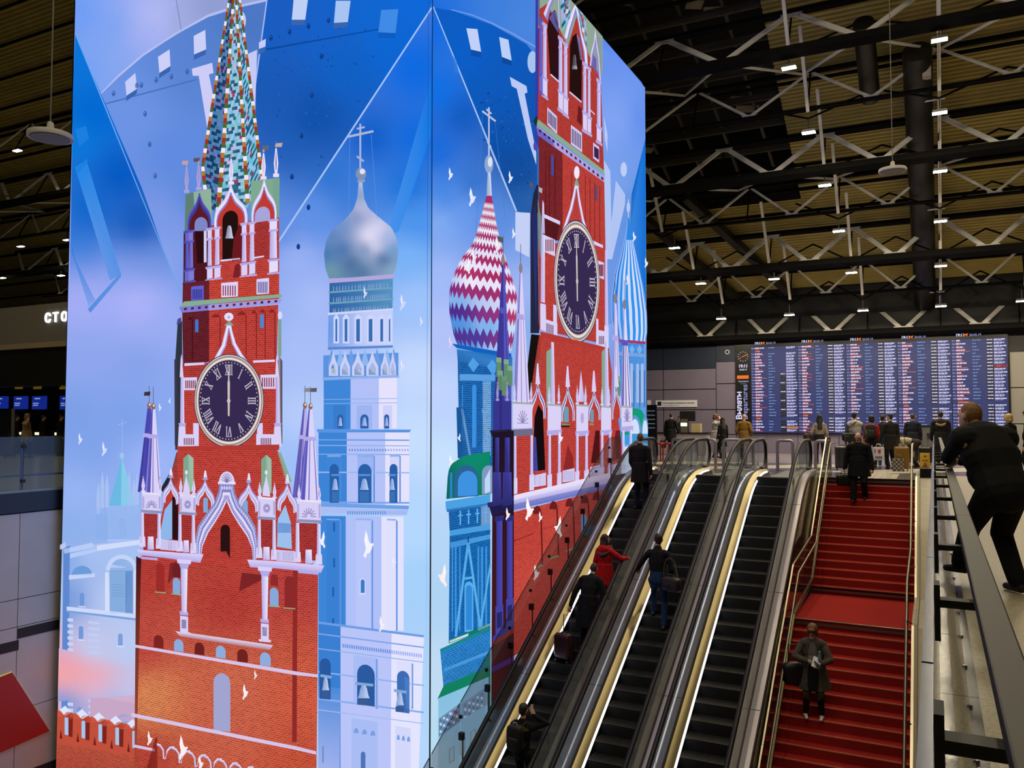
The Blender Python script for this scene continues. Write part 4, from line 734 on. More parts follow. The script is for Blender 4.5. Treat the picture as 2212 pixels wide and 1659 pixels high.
for x, y, k, f, c in ((182, 948, .55, 1, '#d8deff'), (234, 970, .7, 1, '#d0d8ff'), (354, 880, .4, 1, '#d4dcff'), (374, 866, .3, -1, '#dfe4ff'), (538, 1492, .75, 1, '#f4eff4'), (560, 1455, .45, 1, '#eadce4'), (332, 1592, .7, 1, '#f4e8ec'), (404, 1612, 1.15, 1, '#fbeef0'), (442, 1645, .7, 1, '#f6e6e8'), (803, 1175, 1.3, 1, '#f2f2ff'), (858, 1213, .6, 1, '#e4e4ff'), (832, 1346, .75, 1, '#f2ecf8'), (877, 655, .8, 1, '#cfd6ff'), (917, 695, .45, 1, '#d8dcff'), (796, 634, .55, 1, '#ccd6f4'), (876, 790, .6, 1, '#d8dcff'), (703, 1165, .8, -1, '#eef0ff')): A.dove(x, y, k, f, c)
A.up()
A.line(932.5, -400, 928.5, 1659, 1.2, '#2a4a80'); A.up()
# ------------------------------------------------------------------ side of the column: the tower again, between patterned domes
B = Art(0, SX, 1)
bgr = blend(cl('945,60,0a6ae2 945,200,0a70e6 945,330,0a68dc 960,420,3c84e6 950,480,86b0f6 1000,60,2a74dc 1060,40,3f80de 1130,60,4a86de 1000,250,0c58be 1100,200,0f56b4 1100,330,0e4aa0 1140,400,2860ac 1020,400,2a6cc8 1000,450,6a9cf0 1090,480,5a8ce0 1140,520,7fa6ec '
  '950,700,b4c4fb 950,600,a2bcfa 1130,620,a4b8f4 1130,720,8ab0ec 950,850,c0d4fe 950,1000,c8e2ff 950,1160,b6d6f8 950,1300,b0d4f4 950,1450,c0dcf4 950,1620,b8dcf2 1310,60,5a8af2 1340,150,6a94f2 1385,230,5e90ee 1330,300,7fa4f0 1320,420,80a8f0 1310,600,8fb4f4 1395,800,6a9ee8 1395,950,5c98e6'))
B.grid([(938, -420), (935, 0), (930, 1659), (930, 1900)], [(1050, -420), (1240, 0), (1395, 182), (1397, 1300)], 70, 40, lambda x, y: bgr(x, min(max(y, 5), 1655))); B.up()
drk = blend(cl('1000,120,0c5ec8 1080,160,0e5abc 1150,250,0f54b0 1000,260,0b58bc 1060,330,0d4ea6 1120,380,0f4896 1140,430,2a62ae'))
B.grid([(936, 16), (985, 130), (1050, 300), (1116, 456)], [(980, 24), (1060, 52), (1160, 108), (1160, 470)], 14, 14, drk); B.up()
for k in range(150):
    x = random.uniform(1030, 1150); y = random.uniform(200, 440)
    if y < 300 + (x - 1040) * 1.6: q = random.uniform(.8, 2.2); B.p(random.choice(['#2766b4', '#0c4292', '#1f5aa8']), x - q, y - q, x + q, y - q, x + q, y + q, x - q, y + q)
B.band(prs(975, 22, 1020, 34, 1062, 52, 1110, 76, 1160, 106), prs(975, 20, 1020, 31, 1062, 48, 1110, 72, 1160, 101), '#6f9ae6'); B.up()
B.line(935, 14, 1115, 456, 3, '#a6c4f4', 4); B.p('#c4d0f6', 1113, 458, 1145, 460, 1143, 556, 1113, 540); B.p('#c0d0f8', 1007, 61, 1031, 63, 1039, 112, 1017, 107); B.p('#0c4ea8', 1017, 107, 1039, 112, 1039, 124, 1017, 120); B.p('#bccff6', 1078, 80, 1098, 86, 1105, 131, 1084, 123); B.p('#0b4a9e', 1084, 123, 1105, 131, 1105, 142, 1085, 136)
B.p('#2c78dc', 975, 118, 985, 128, 992, 160, 982, 158); B.ell(1150, 134, 11, 24, '#a8c2f0', 14)
B.p('#b9c9f4', 1101, 166, 1137, 186, 1139, 200, 1133, 202, 1158, 330, 1158, 356, 1140, 300, 1116, 192, 1105, 186); B.up()
rgt = blend(cl('1305,120,6a92ee 1340,260,86a8f2 1380,260,5c8cec 1330,420,7fa6ee 1360,450,5a8cdc'))
B.grid([(1296, 100), (1302, 300), (1310, 700)], [(1394, 190), (1395, 330), (1395, 700)], 14, 10, rgt); B.up()
B.p(['#0a70d8', '#0a6ed8', '#3c84d8', '#0862c8'], 1395, 300, 1395, 720, 1360, 520, 1364, 420); B.p('#b8c8f6', 1304, 250, 1312, 290, 1312, 330, 1306, 300); B.p('#b4c6f4', 1304, 345, 1318, 370, 1322, 560, 1308, 560); B.p('#b0c4f4', 1330, 390, 1350, 420, 1350, 440, 1322, 560, 1316, 520); B.ell(1347, 366, 7, 16, '#bccdf6', 12); B.up()
# ---- zigzag onion dome
L1 = prs(1050.6, 421, 1045.7, 442, 1042, 458, 1030, 504, 1019, 533, 995, 564, 976, 605, 968.6, 641, 970, 677, 978, 721, 990, 752); R1 = prs(1061, 421, 1066, 446, 1072, 480, 1078, 506, 1092, 550, 1108, 600, 1116, 624, 1117, 653, 1114, 690, 1111, 720, 1104, 758)
hi = blend(cl('1050,470,f4eefc 1020,600,f2eafc 1080,620,ece6fc 980,640,86b4ec 985,680,3f8cdc 1000,730,3f86d6 1060,700,7ab0ee 1100,720,cfdcf8 1110,660,e6e2fb'), 200); lo = blend(cl('1050,440,a82c66 1010,600,b23466 1070,600,a83060 1110,680,b43a6c 980,660,4a2c8e 990,700,45308e 1030,720,4a3a98 1060,690,8c3680'), 200)
ts = [0, .06]; d = .021
while ts[-1] < 1: ts.append(ts[-1] + d); d *= 1.075
n1 = 200; LL, RR = rows_of(L1, n1), rows_of(R1, n1)
def dome_pt(t, s, z):
    t = min(max(t + z, 0), 1); k = min(int(t * (n1 - 1)), n1 - 2); q = t * (n1 - 1) - k; a = [LL[k][i] + (LL[k + 1][i] - LL[k][i]) * q for i in (0, 1)]; b = [RR[k][i] + (RR[k + 1][i] - RR[k][i]) * q for i in (0, 1)]; e = .5 - .5 * math.cos(math.pi * s)
    return (a[0] + (b[0] - a[0]) * e, a[1] + (b[1] - a[1]) * e + 26 * t * (1 - t) * 2 * (e - .35))
for i in range(len(ts) - 1):
    f = lo if i % 2 == 0 else hi; am0 = 0 if i < 1 else .012 + .016 * ts[i]; am1 = 0 if i + 1 >= len(ts) - 1 else .012 + .016 * ts[i + 1]; N = 28
    T0 = [dome_pt(ts[i], j / N, am0 * (1 if j % 2 else -1)) for j in range(N + 1)]; T1 = [dome_pt(ts[i + 1], j / N, am1 * (1 if j % 2 else -1)) for j in range(N + 1)]
    for j in range(N):
        q = [T0[j], T0[j + 1], T1[j + 1], T1[j]]; B.poly(q, f(sum(a for a, b in q) / 4, sum(b for a, b in q) / 4))
B.up()
B.p(['#9fb6d8', '#e4e8f8', '#cfd4ec', '#86a0cc'], 1053, 372, 1059, 372, 1062, 423, 1050, 423); B.ell(1055.5, 355, 9.5, 20, '#8fa8d0', 16); B.up(); B.ell(1058, 350, 5, 11, '#dfe2f4', 12); B.line(1055.5, 338, 1055.5, 232, 3.4, '#b4c2e0'); B.line(1041, 240, 1070, 262, 4, '#b9c6e4'); B.line(1050, 236, 1061, 246, 3.4, '#b9c6e4'); B.line(1052, 306, 1060, 318, 3, '#b9c6e4'); B.line(1042, 246, 1024, 560, .7, '#3f7ed0'); B.line(1069, 262, 1090, 470, .7, '#3f7ed0')
# ---- patterned church under it
B.p('#0f62c0', 975, 742, 1104, 764, 1104, 776, 986, 752); B.p(['#2f78c4', '#2c70bc', '#3a84cc', '#2766ac'], 986, 754, 1106, 772, 1106, 800, 988, 782); B.p('#1f5a9c', 988, 782, 1104, 792, 1104, 1010, 992, 1010, brick=1); B.up()
B.p('#4fa0e6', 1021, 772, 1034, 787, 1022, 804, 1010, 788); B.p('#4fa0e6', 1063, 776, 1076, 795, 1064, 812, 1051, 792); B.p('#5a9fe2', 992, 808, 1104, 810, 1104, 824, 992, 822); B.p('#6f92c2', 1042, 824, 1060, 824, 1060, 985, 1042, 985, brick=1); B.up()
B.arch(1019, 1028, 831, 967, '#3c90e0'); B.p('#3c90e0', 997, 832, 999, 832, 999, 950, 997, 950); B.p('#1c5698', 985, 880, 1000, 880, 1000, 990, 988, 990); B.p('#6592c8', 994, 882, 1000, 884, 1017, 985, 1012, 985); B.p('#7aa0cc', 1040, 884, 1043, 884, 1058, 975, 1056, 978); B.p('#2a5f98', 1036, 884, 1026, 982, 1022, 985); B.up()
B.grid(prs(1000, 985, 970, 1005, 966, 1030, 963, 1078), prs(1058, 975, 1058, 1000, 1058, 1030, 1058, 1068), 8, 6, blend(cl('1020,990,0f8c6c 975,1030,0a5c66 1010,1010,109070 1050,1040,0c7c5c 1000,1070,0a6a50'))); B.up()
B.arch(980, 1032, 1005, 1074, '#2a6490', -2); B.arch(1040, 1068, 1006, 1068, '#7f98c4', -2); B.up(); B.arch(988, 1030, 1018, 1072, '#3f92e0', -2); B.p('#bdd8f2', 1046, 1035, 1058, 1012, 1058, 1062, 1046, 1066); B.arch(971, 976, 1020, 1076, '#3280d0'); B.up()
B.p('#4aa2e4', 961, 1083, 1058, 1068, 1058, 1086, 962, 1100); B.p('#2f7cc0', 963, 1100, 1058, 1086, 1058, 1092, 964, 1106); B.p('#1b5a9a', 968, 1104, 1058, 1090, 1058, 1136, 970, 1146, brick=1); B.p('#7fa4d0', 1038, 1093, 1058, 1090, 1058, 1136, 1038, 1138); B.up()
for x in (993, 1011, 1030, 1048): y = 1118 - (x - 993) * .12; B.line(x, y - 15, x, y + 16, 3, '#62b0ee'); B.line(x - 5, y - 4, x + 5, y - 5, 3, '#62b0ee')
B.p('#4a9ee0', 970, 1146, 1058, 1132, 1058, 1144, 970, 1158); B.p('#1a5c9e', 970, 1158, 1058, 1144, 1058, 1352, 968, 1386, brick=1); B.p('#4fa4e6', 971, 1172, 1058, 1154, 1058, 1164, 972, 1184); B.up()
for x, w in ((976, 3), (983, 4), (992, 3), (1032, 4), (1040, 5), (1049, 4)): B.p('#3c92da', x - w / 2, 1182, x + w / 2, 1180, x + w / 2, 1360, x - w / 2, 1366)
B.up(); B.line(1010, 1172, 983, 1375, 5, '#5aaeea'); B.line(1010, 1172, 1036, 1355, 5, '#5aaeea'); B.line(1010, 1160, 1010, 1185, 3, '#174a80'); B.line(1000, 1250, 1020, 1247, 5, '#5aaeea'); B.line(1036, 1355, 1058, 1220, 4, '#5aaeea'); B.arch(1002, 1021, 1256, 1365, '#5aaeea'); B.up(); B.arch(1005, 1018, 1264, 1360, '#2f88d8'); B.up()
B.p('#0f7a68', 968, 1382, 1058, 1346, 1058, 1356, 968, 1390); B.p('#e8f0fa', 969, 1384, 1010, 1368, 1010, 1373, 970, 1388); B.p('#e8f0fa', 1031, 1358, 1058, 1346, 1058, 1351, 1031, 1362); B.up()
B.p(['#2c74b4', '#2e78b8', '#2a6cac', '#3274b0'], 949, 1402, 1058, 1352, 1058, 1440, 956, 1482, brick=1); B.p('#0f8a6a', 948, 1404, 1058, 1354, 1058, 1360, 952, 1408); B.p('#4fa0e0', 957, 1444, 1058, 1404, 1058, 1411, 957, 1451); B.p('#12805f', 943, 1510, 957, 1480, 1058, 1437, 1058, 1460); B.p('#0f8a5c', 1036, 1436, 1058, 1408, 1058, 1560, 1054, 1560, 1054, 1440); B.up()
B.p(['#86c0e0', '#8cc4e4', '#9cc8dc', '#a6ccd8'], 945, 1508, 1054, 1462, 1054, 1680, 944, 1680); B.up()
B.p('#6a8cb0', 946, 1552, 993, 1518, 993, 1558, 946, 1592); B.p('#7fa4c4', 996, 1520, 1054, 1480, 1054, 1520, 996, 1552); B.up()
for i in range(4):
    for j in range(6): x = 950 + j * 7; y = 1556 - j * 5 + i * 8; B.p('#cfdcee' if (i + j) % 2 else ('#9c3a58' if j > 3 else '#4a6a98'), x, y - 3, x + 3, y, x, y + 3, x - 3, y)
    for j in range(5): x = 1003 + j * 9; y = 1524 - j * 6 + i * 8; B.p('#dfe8f2' if (i + j) % 2 else '#5c7ca4', x, y - 3, x + 3, y, x, y + 3, x - 3, y)
for x in (974, 997, 1020): y = 1618 - (x - 974) * .8; B.p('#8c98a8', x - 6, y, x + 6, y - 8, x + 6, y + 24, x - 6, y + 32); B.p('#9ccade', x - 4, y + 1, x + 4, y - 5, x + 4, y + 22, x - 4, y + 29)
B.p('#1f8f6c', 985, 1664, 1054, 1610, 1054, 1616, 985, 1674); B.up()
# ---- striped blue dome at the far edge
Ls = prs(1354, 472, 1349, 505, 1338, 550, 1326, 590, 1319, 640, 1319, 690, 1326, 735); Rs = prs(1358, 472, 1363, 505, 1375, 560, 1388, 620, 1396, 675, 1397, 715, 1393, 742); a_, b_ = rows_of(Ls, 24), rows_of(Rs, 24); NS = 18
for i in range(23):
    for j in range(NS):
        e0, e1 = (.5 - .5 * math.cos(math.pi * k / NS) for k in (j, j + 1)); g = lambda P, Q, e: (P[0] + (Q[0] - P[0]) * e, P[1] + (Q[1] - P[1]) * e)
        c = ('#d4dcfb' if j % 2 else '#2f92ee') if i > 3 else '#2a86e0'; c = c if j > 5 else ('#a4c4f4' if j % 2 else '#1f74d8')
        B.poly([g(a_[i], b_[i], e0), g(a_[i], b_[i], e1), g(a_[i + 1], b_[i + 1], e1), g(a_[i + 1], b_[i + 1], e0)], c)
B.ell(1356, 448, 4, 12, '#b8c8ea', 10); B.line(1356, 470, 1356, 430, 2, '#c0cdee'); B.up()
B.p('#a83a66', 1328, 732, 1394, 738, 1392, 744, 1330, 738); B.p(['#4a84cc', '#4a84cc', '#6a90cc', '#5c86c6'], 1330, 738, 1390, 744, 1388, 885, 1332, 880, brick=1); B.p('#86a8dc', 1336, 760, 1391, 764, 1391, 772, 1336, 768); B.up()
for x in (1348, 1364, 1380): B.p('#78b0ea', x, 745, x + 6, 755, x, 765, x - 6, 755)
for x in (1350, 1363, 1376, 1386): B.arch(x - 3, x + 3, 785, 870, '#a4bce8'); B.p('#3f74ba', x + 3, 800, x + 6, 800, x + 6, 880, x + 3, 880)
B.p('#149a78', 1340, 900, 1362, 880, 1384, 885, 1395, 905, 1398, 940, 1340, 940); B.up(); B.ell(1370, 935, 14, 38, '#5c98cc', 16, 0, 180); B.ell(1392, 935, 8, 36, '#5c98cc', 12, 0, 180); B.up(); B.ell(1370, 937, 10, 32, '#cfe0f8', 16, 0, 180); B.ell(1392, 937, 6, 30, '#cfe0f8', 12, 0, 180); B.p('#3a9ae0', 1340, 940, 1398, 936, 1398, 960, 1340, 966); B.p('#cfe0f8', 1340, 962, 1398, 956, 1398, 1100, 1340, 1120); B.up()
# ---- clock tower, side face: belfry
B.p('#3a3aa0', 1155, -60, 1164, -60, 1164, 330, 1154, 300); B.p('#8fa694', 1160, -60, 1200, -60, 1300, 60, 1300, 160, 1160, 60); B.p('#86949c', 1285, 62, 1298, 90, 1298, 170, 1285, 140); B.up()
spire_tiles(B, [(prs(1205, -60, 1212, 70), prs(1225, -60, 1230, 40), (.8, .9, 1)), (prs(1240, -60, 1250, 90), prs(1262, 20, 1268, 130), (.9, 1, 1))], 16, PAL, 4)
spire_rib(B, prs(1226, -60, 1222, 40), 5, 6, 10); spire_rib(B, prs(1252, -20, 1260, 80), 5, 6, 10); B.up()
B.p('#b5362f', 1163, 20, 1180, 8, 1205, 60, 1225, 100, 1245, 30, 1270, 120, 1284, 140, 1296, 180, 1303, 372, 1160, 258, brick=1); B.up()
B.p('#2c1014', 1180, 60, 1186, 30, 1197, 22, 1205, 62, 1206, 175, 1186, 160); B.p('#24100f', 1228, 200, 1229, 100, 1234, 80, 1243, 72, 1251, 90, 1255, 130, 1254, 222); B.p('#6a62a8', 1184, 40, 1192, 24, 1200, 28, 1205, 58, 1204, 72); B.p('#8f86c8', 1243, 73, 1250, 84, 1256, 132, 1251, 128); B.p('#6a62a8', 1275, 140, 1280, 118, 1286, 128, 1287, 160); B.bell(1239, 150, 6, 34, '#c6c8dc', '#6c6a80'); B.up()
B.bands(prs(1172, 30, 1180, 10, 1194, -20, 1200, -40, 1204, -10, 1207, 60), prs(1180, 46, 1186, 22, 1195, 0, 1199, -8, 1202, 8, 1204, 60), [LAV, '#8f86cc']); B.bands(prs(1217, 80, 1223, 55, 1233, 25, 1240, -10, 1246, 20, 1254, 70, 1266, 110, 1268, 150), prs(1225, 88, 1230, 66, 1236, 46, 1242, 30, 1246, 46, 1252, 80, 1258, 112, 1261, 145), [LAV, '#efeafd', '#8f86cc']); B.bands(prs(1272, 142, 1275, 112, 1281, 90, 1284, 60, 1287, 92, 1292, 120, 1296, 175), prs(1276, 144, 1279, 122, 1282, 108, 1284, 100, 1286, 112, 1289, 130, 1291, 168), [LAV, '#8f86cc']); B.up()
def pil2(x0, x1, y0, y1, yb, c=LAV, c2=LAV2, k=.95):
    s = lambda x: (x - x0) * k
    B.p(c2, x0 - 2, y0, x1 + 2, y0 + s(x1 + 2), x1 + 2, y0 + 8 + s(x1 + 2), x0 - 2, y0 + 8); B.p([c2, c, c, c2], x0, y0 + 8, x1, y0 + 8 + s(x1), x1 + .5, y1 + s(x1), x0 - .5, y1); B.p(c2, x0 - 1, y0 + 24, x1 + 1, y0 + 24 + s(x1), x1 + 1, y0 + 29 + s(x1), x0 - 1, y0 + 29); B.p(c2, x0 - 3, y1 - 2, x1 + 4, y1 - 2 + s(x1 + 4), x1 + 3, y1 + 5 + s(x1 + 3), x0 - 2, y1 + 5); B.p(c, x0 - 1, y1 + 5, x1 + 2, y1 + 5 + s(x1 + 2), x1 + 2, yb - 4 + s(x1 + 2), x0 - 1, yb - 4); B.p(c2, x0 - 3, yb - 4, x1 + 4, yb - 4 + s(x1 + 4), x1 + 4, yb + 2 + s(x1 + 4), x0 - 3, yb + 2)
pil2(1164, 1169, 36, 158, 198, '#6f6ccc', '#5654b8'); pil2(1171, 1178, 46, 164, 206); pil2(1205, 1212, 76, 194, 236); pil2(1216, 1223, 88, 205, 246); pil2(1258, 1264, 132, 240, 282, k=.8); pil2(1268, 1273, 142, 250, 288, k=.8); pil2(1288, 1295, 168, 270, 306, k=.8); B.line(1187, 161, 1206, 178, 3, LAV); B.line(1228, 199, 1254, 221, 3, LAV); B.line(1273, 238, 1283, 248, 2, LAV); B.p('#6c1c20', 1244, 262, 1247, 228, 1255, 235, 1255, 272); B.up()
for x0, x1, y0, h, d in ((1180, 1201, 232, 38, 20), (1231, 1255, 270, 42, 18), (1279, 1292, 308, 34, 10)):
    B.p('#cfc6f2', x0, y0, x1, y0 + d, x1, y0 + d + h, x0, y0 + h); B.up()
    for k in range(6): x = x0 + 2 + (x1 - x0 - 3) * k / 6; y = y0 + d * (x - x0) / (x1 - x0); B.p('#3c2450', x, y + 6, x + 1.8, y + 7.5, x + 1.8, y + h - 4, x, y + h - 5)
B.p('#23302c', 1149, 262, 1156, 250, 1160, 258, 1156, 276); B.p('#8aa894', 1158, 257, 1302, 368, 1305, 380, 1156, 270); B.p('#aaa4e6', 1156, 271, 1305, 383, 1302, 396, 1160, 294); B.p('#4c4ab4', 1154, 272, 1190, 300, 1196, 318, 1158, 292); B.up()
for k in range(15): x = 1162 + k * 9.6; y = 279 + (x - 1162) * .76; B.p('#401422' if k < 4 else '#5c1c28', x, y, x + 4.5, y + 3.4, x + 4.5, y + 9, x, y + 6)
# clock stage
B.p('#7c2226', 1161, 294, 1212, 330, 1212, 520, 1162, 520, brick=1); B.p(RED, 1212, 330, 1303, 394, 1306, 560, 1212, 540, brick=1); B.p(RED, 1160, 515, 1308, 555, 1310, 745, 1160, 712, brick=1); B.p('#431319', 1172, 470, 1206, 488, 1200, 520, 1172, 506); B.up()
for x, y0, y1 in ((1176, 330, 462), (1184, 336, 468), (1196, 342, 478), (1212, 345, 480), (1232, 370, 430), (1262, 380, 500), (1272, 384, 520), (1282, 394, 530), (1293, 402, 532)): B.line(x, y0, x, y1, 1.8, '#5c171b' if x < 1210 else '#86262a')
B.arch(1188, 1193, 334, 378, '#3c50a8', 3); B.arch(1283, 1288, 398, 434, '#5c4a72', 2); B.up()
B.p('#23263e', 1149, 420, 1156, 400, 1160, 400, 1162, 720, 1143, 720, 1143, 470); B.p(['#2a2a6a', '#27306c', '#1a2c7a', '#2a3a90'], 1146, 470, 1153, 440, 1158, 480, 1155, 700); B.line(1159, 460, 1161, 700, 2, '#8a84a0'); B.p('#6f8c80', 1158, 430, 1166, 470, 1166, 560, 1162, 540); B.ell(1153, 316, 4, 10, '#4c48b0', 8); B.p('#5c5660', 1141, 392, 1148, 398, 1148, 408, 1141, 402); B.p('#b8aca8', 1161, 404, 1169, 408, 1168, 418, 1161, 414)
B.p(LAV, 1171, 462, 1207, 478, 1207, 486, 1171, 470); B.p(LAV, 1279, 520, 1300, 530, 1300, 536, 1279, 528); B.up()
for x0, x1, y0, h, d in ((1173, 1196, 508, 36, 10), (1287, 1302, 562, 36, 6)):
    B.p('#d6cef4', x0, y0, x1, y0 + d, x1, y0 + d + h, x0, y0 + h); B.up()
    for k in range(6): x = x0 + 2 + (x1 - x0 - 3) * k / 6; B.p('#7c2836', x, y0 + 9, x + 1.8, y0 + 10, x + 1.8, y0 + h, x, y0 + h - 2)
B.p([LAV2, LAV, LAV, LAV2], 1166, 505, 1169, 432, 1172, 440, 1174, 505); B.p([LAV2, '#e8e2fa', LAV, LAV2], 1166, 505, 1174, 508, 1174, 655, 1165, 652); B.p(LAV, 1164, 655, 1176, 658, 1177, 716, 1164, 712); B.p(LAV, 1176, 690, 1201, 698, 1201, 728, 1176, 720); B.p(LAV, 1192, 658, 1200, 660, 1200, 700, 1192, 698); B.p([LAV2, LAV, LAV, LAV2], 1304, 540, 1309, 542, 1311, 705, 1304, 702); B.p(LAV, 1303, 702, 1312, 706, 1312, 752, 1303, 748); B.p(LAV, 1285, 712, 1304, 716, 1304, 750, 1285, 744); B.p(LAV, 1285, 688, 1290, 690, 1290, 714, 1285, 712); B.up()
for k in range(6): B.p('#5c2040', 1177 + k * 2.8, 698 + k, 1178.5 + k * 2.8, 698 + k, 1178.5 + k * 2.8, 719 + k, 1177 + k * 2.8, 719 + k); B.p('#6c2a48', 1291 + k * 2, 726, 1292.2 + k * 2, 726, 1292.2 + k * 2, 744, 1291 + k * 2, 744)
og = prs(1198, 560, 1204, 525, 1216, 486, 1228, 450, 1235, 420, 1239, 400, 1246, 400, 1250, 430, 1258, 472, 1268, 505, 1279, 540, 1288, 590); oi = prs(1204, 560, 1211, 524, 1222, 488, 1234, 452, 1240, 424, 1242, 410, 1243, 410, 1246, 436, 1254, 478, 1263, 512, 1273, 546, 1281, 590)
B.bands(og, oi, [LAV, '#efeafd', '#a8a0de']); B.p('#7fa48c', 1237, 400, 1243, 384, 1249, 404); B.up(); B.ell(1243, 373, 6, 14, '#efe8fb', 12); B.up()
B.clock(1243, 608, 49, 130, 0.06, 2); B.up()
# below the clock
B.p('#b53a34', 1163, 716, 1312, 752, 1312, 762, 1163, 728); B.up(); B.p(RED, 1160, 726, 1312, 760, 1345, 1000, 1345, 1050, 1100, 1100, 1100, 960, 1140, 860, brick=1); B.p('#16100f', 1143, 722, 1162, 724, 1165, 770, 1150, 830, 1132, 900, 1134, 800); B.p('#4f6a58', 1150, 830, 1162, 760, 1166, 770, 1155, 850); B.up()
for x, w in ((1176, 11), (1296, 8)): B.p('#86a890', x, 760, x + w, 752, x + w, 880, x, 880); B.p([LAV2, '#ece6fc', LAV, LAV2], x + w - 1, 738, x + w + 5, 740, x + w + 8, 880, x + w - 2, 880)
B.up()
def turr2(tx, yt, xl, xr, yb, dk, lt, sp):
    B.p(dk, tx - 2, yt, tx, yt, xl + (xr - xl) * sp, yb, xl, yb); B.p(lt, tx, yt, tx + 3, yt, xr, yb, xl + (xr - xl) * sp, yb); B.up(); ym = yt + (yb - yt) * .33
    for t in (.15, .5, .85): B.line(tx + (xl + (xr - xl) * t - tx) * .35, ym, xl + (xr - xl) * t, yb, 1, '#3a3890' if lt != LAV else '#8f86cc', 2)
    B.p(LAV2 if lt == LAV else '#5a58c0', tx - 6, ym - 6, tx + 7, ym - 4, tx + 8, ym + 8, tx - 7, ym + 6); B.ell(tx, yt - 10, 4, 11, '#8a7e84', 10); B.line(tx, yt - 18, tx, yt - 62, 1.2, '#5c5870')
turr2(1082, 572, 1062, 1100, 870, '#3a3894', '#5654b8', .6); turr2(1120, 590, 1104, 1140, 874, '#7f78c4', LAV, .22); turr2(1325, 655, 1316, 1338, 880, '#9c92d4', LAV, .3); turr2(1345, 668, 1338, 1360, 885, '#9c92d4', '#e4dcfa', .3)
B.p('#5c5660', 1070, 510, 1082, 514, 1082, 526, 1068, 520); B.up()
for x, y in ((1072, 772), (1088, 776), (1075, 800), (1084, 812), (1096, 790), (1330, 812)): B.p('#5f8c6c', x - 5, y, x + 6, y + 1, x + 6, y + 44, x - 5, y + 42); B.p('#86b08c', x - 5, y, x + 6, y + 1, x + 6, y + 12, x - 5, y + 10)
B.p('#38368c', 1060, 866, 1100, 866, 1100, 930, 1060, 932); B.p('#2c2a70', 1074, 800, 1078, 800, 1080, 1060, 1074, 1060); B.up()
for cx, yb, yt, w in ((1157, 905, 826, 17), (1222, 910, 832, 15), (1279, 908, 842, 14), (1328, 905, 832, 10)):
    o = B.ogee(cx, yb, yt, w, -2); i = B.ogee(cx, yb, yt + 20, w * .72, -2); B.poly(i, RED, 1); B.bands(o, i, [LAV, '#4a5090', '#e8e2fa']); B.p(LAV, cx - 5, yt + 4, cx - 4, yt - 14, cx - 2, yt - 40, cx + 1, yt - 42, cx + 3, yt - 14, cx + 5, yt + 4)
B.up()
B.p('#160c10', 1145, 1018, 1150, 900, 1158, 874, 1168, 890, 1173, 1015); B.p('#4c4aa6', 1145, 1018, 1148, 942, 1153, 945, 1157, 1018); B.arch(1213, 1224, 878, 912, '#6f9ab4'); B.arch(1271, 1278, 884, 912, '#6f9ab4'); B.p('#8c2828', 1212, 1015, 1222, 960, 1234, 990, 1234, 1012); B.p('#4c1418', 1272, 1000, 1282, 930, 1291, 930, 1291, 1000); B.p('#6a2024', 1318, 995, 1326, 930, 1336, 930, 1336, 990); B.p('#26201c', 1207, 917, 1226, 917, 1226, 923, 1207, 923); B.p('#8f9a68', 1209, 915, 1226, 916, 1226, 919, 1209, 919); B.p('#8f9a68', 1269, 914, 1279, 915, 1279, 918, 1269, 918); B.up()
for x0, x1, y0, y1 in ((1103, 1145, 868, 926), (1178, 1207, 872, 930), (1240, 1266, 873, 932), (1294, 1316, 876, 930), (1338, 1362, 876, 922)):
    B.p('#dad2f6', x0, y0, x1, y0 + 2, x1, y1 - 2, x0, y1); B.p('#8c9c8c', x0 - 1, y0, x1 + 1, y0 + 2, x1 + 1, y0 + 6, x0 - 1, y0 + 4); B.p(LAV2, x0 - 2, y1, x1 + 2, y1 - 2, x1 + 1, y1 + 9, x0 - 1, y1 + 11); B.up()
    if x0 in (1103, 1338):
        cx = (x0 + x1) / 2
        for k in range(9): a = R(k * 22.5); B.line(cx, y1 - 12, cx + (x1 - x0) * .3 * math.cos(a), y1 - 12 - 28 * math.sin(a), 1.6, '#8f86bc')
    elif x0 == 1240: B.ell(1253, 903, 4, 12, '#b4acdc', 10)
B.p('#6f6c86', 1099, 928, 1148, 926, 1146, 940, 1102, 943); B.p('#22203c', 1052, 930, 1100, 927, 1100, 942, 1056, 942)
for x, yb in ((1069, 866), (1090, 866), (1106, 868), (1142, 868), (1181, 872), (1202, 872), (1242, 874), (1260, 874), (1296, 876), (1311, 876)): B.pin(x, yb, yb - 44, 5, LAV if x > 1100 else '#9f9ad8')
B.p([LAV, LAV, LAV2], 1244, 868, 1250, 800, 1258, 868); B.up()
for x0, y0, y1 in ((1107, 942, 1040), (1143, 940, 1032), (1182, 938, 1032), (1203, 938, 1028), (1242, 936, 1025), (1262, 936, 1022), (1296, 934, 1015), (1313, 932, 1010), (1342, 930, 1004), (1358, 928, 1000)):
    B.p([LAV2, '#ece6fc', LAV, LAV2], x0 - 2.5, y0, x0 + 2.5, y0, x0 + 3, y1, x0 - 3, y1); B.p(LAV, x0 - 5, y1 - 6, x0 + 5, y1 - 8, x0 + 5, y1 + 26, x0 - 5, y1 + 28)
for x0, x1, y0, y1 in ((1147, 1174, 1024, 1052), (1210, 1236, 1014, 1042), (1270, 1292, 1006, 1032), (1320, 1338, 1000, 1022)):
    B.p('#d4ccf2', x0, y0 + 3, x1, y0 - 3, x1, y1 - 4, x0, y1)
    for k in range(9): x = x0 + 2 + k * (x1 - x0 - 3) / 9; B.line(x, y0 + 3, x, y1 - 4, .9, '#8f86b8')
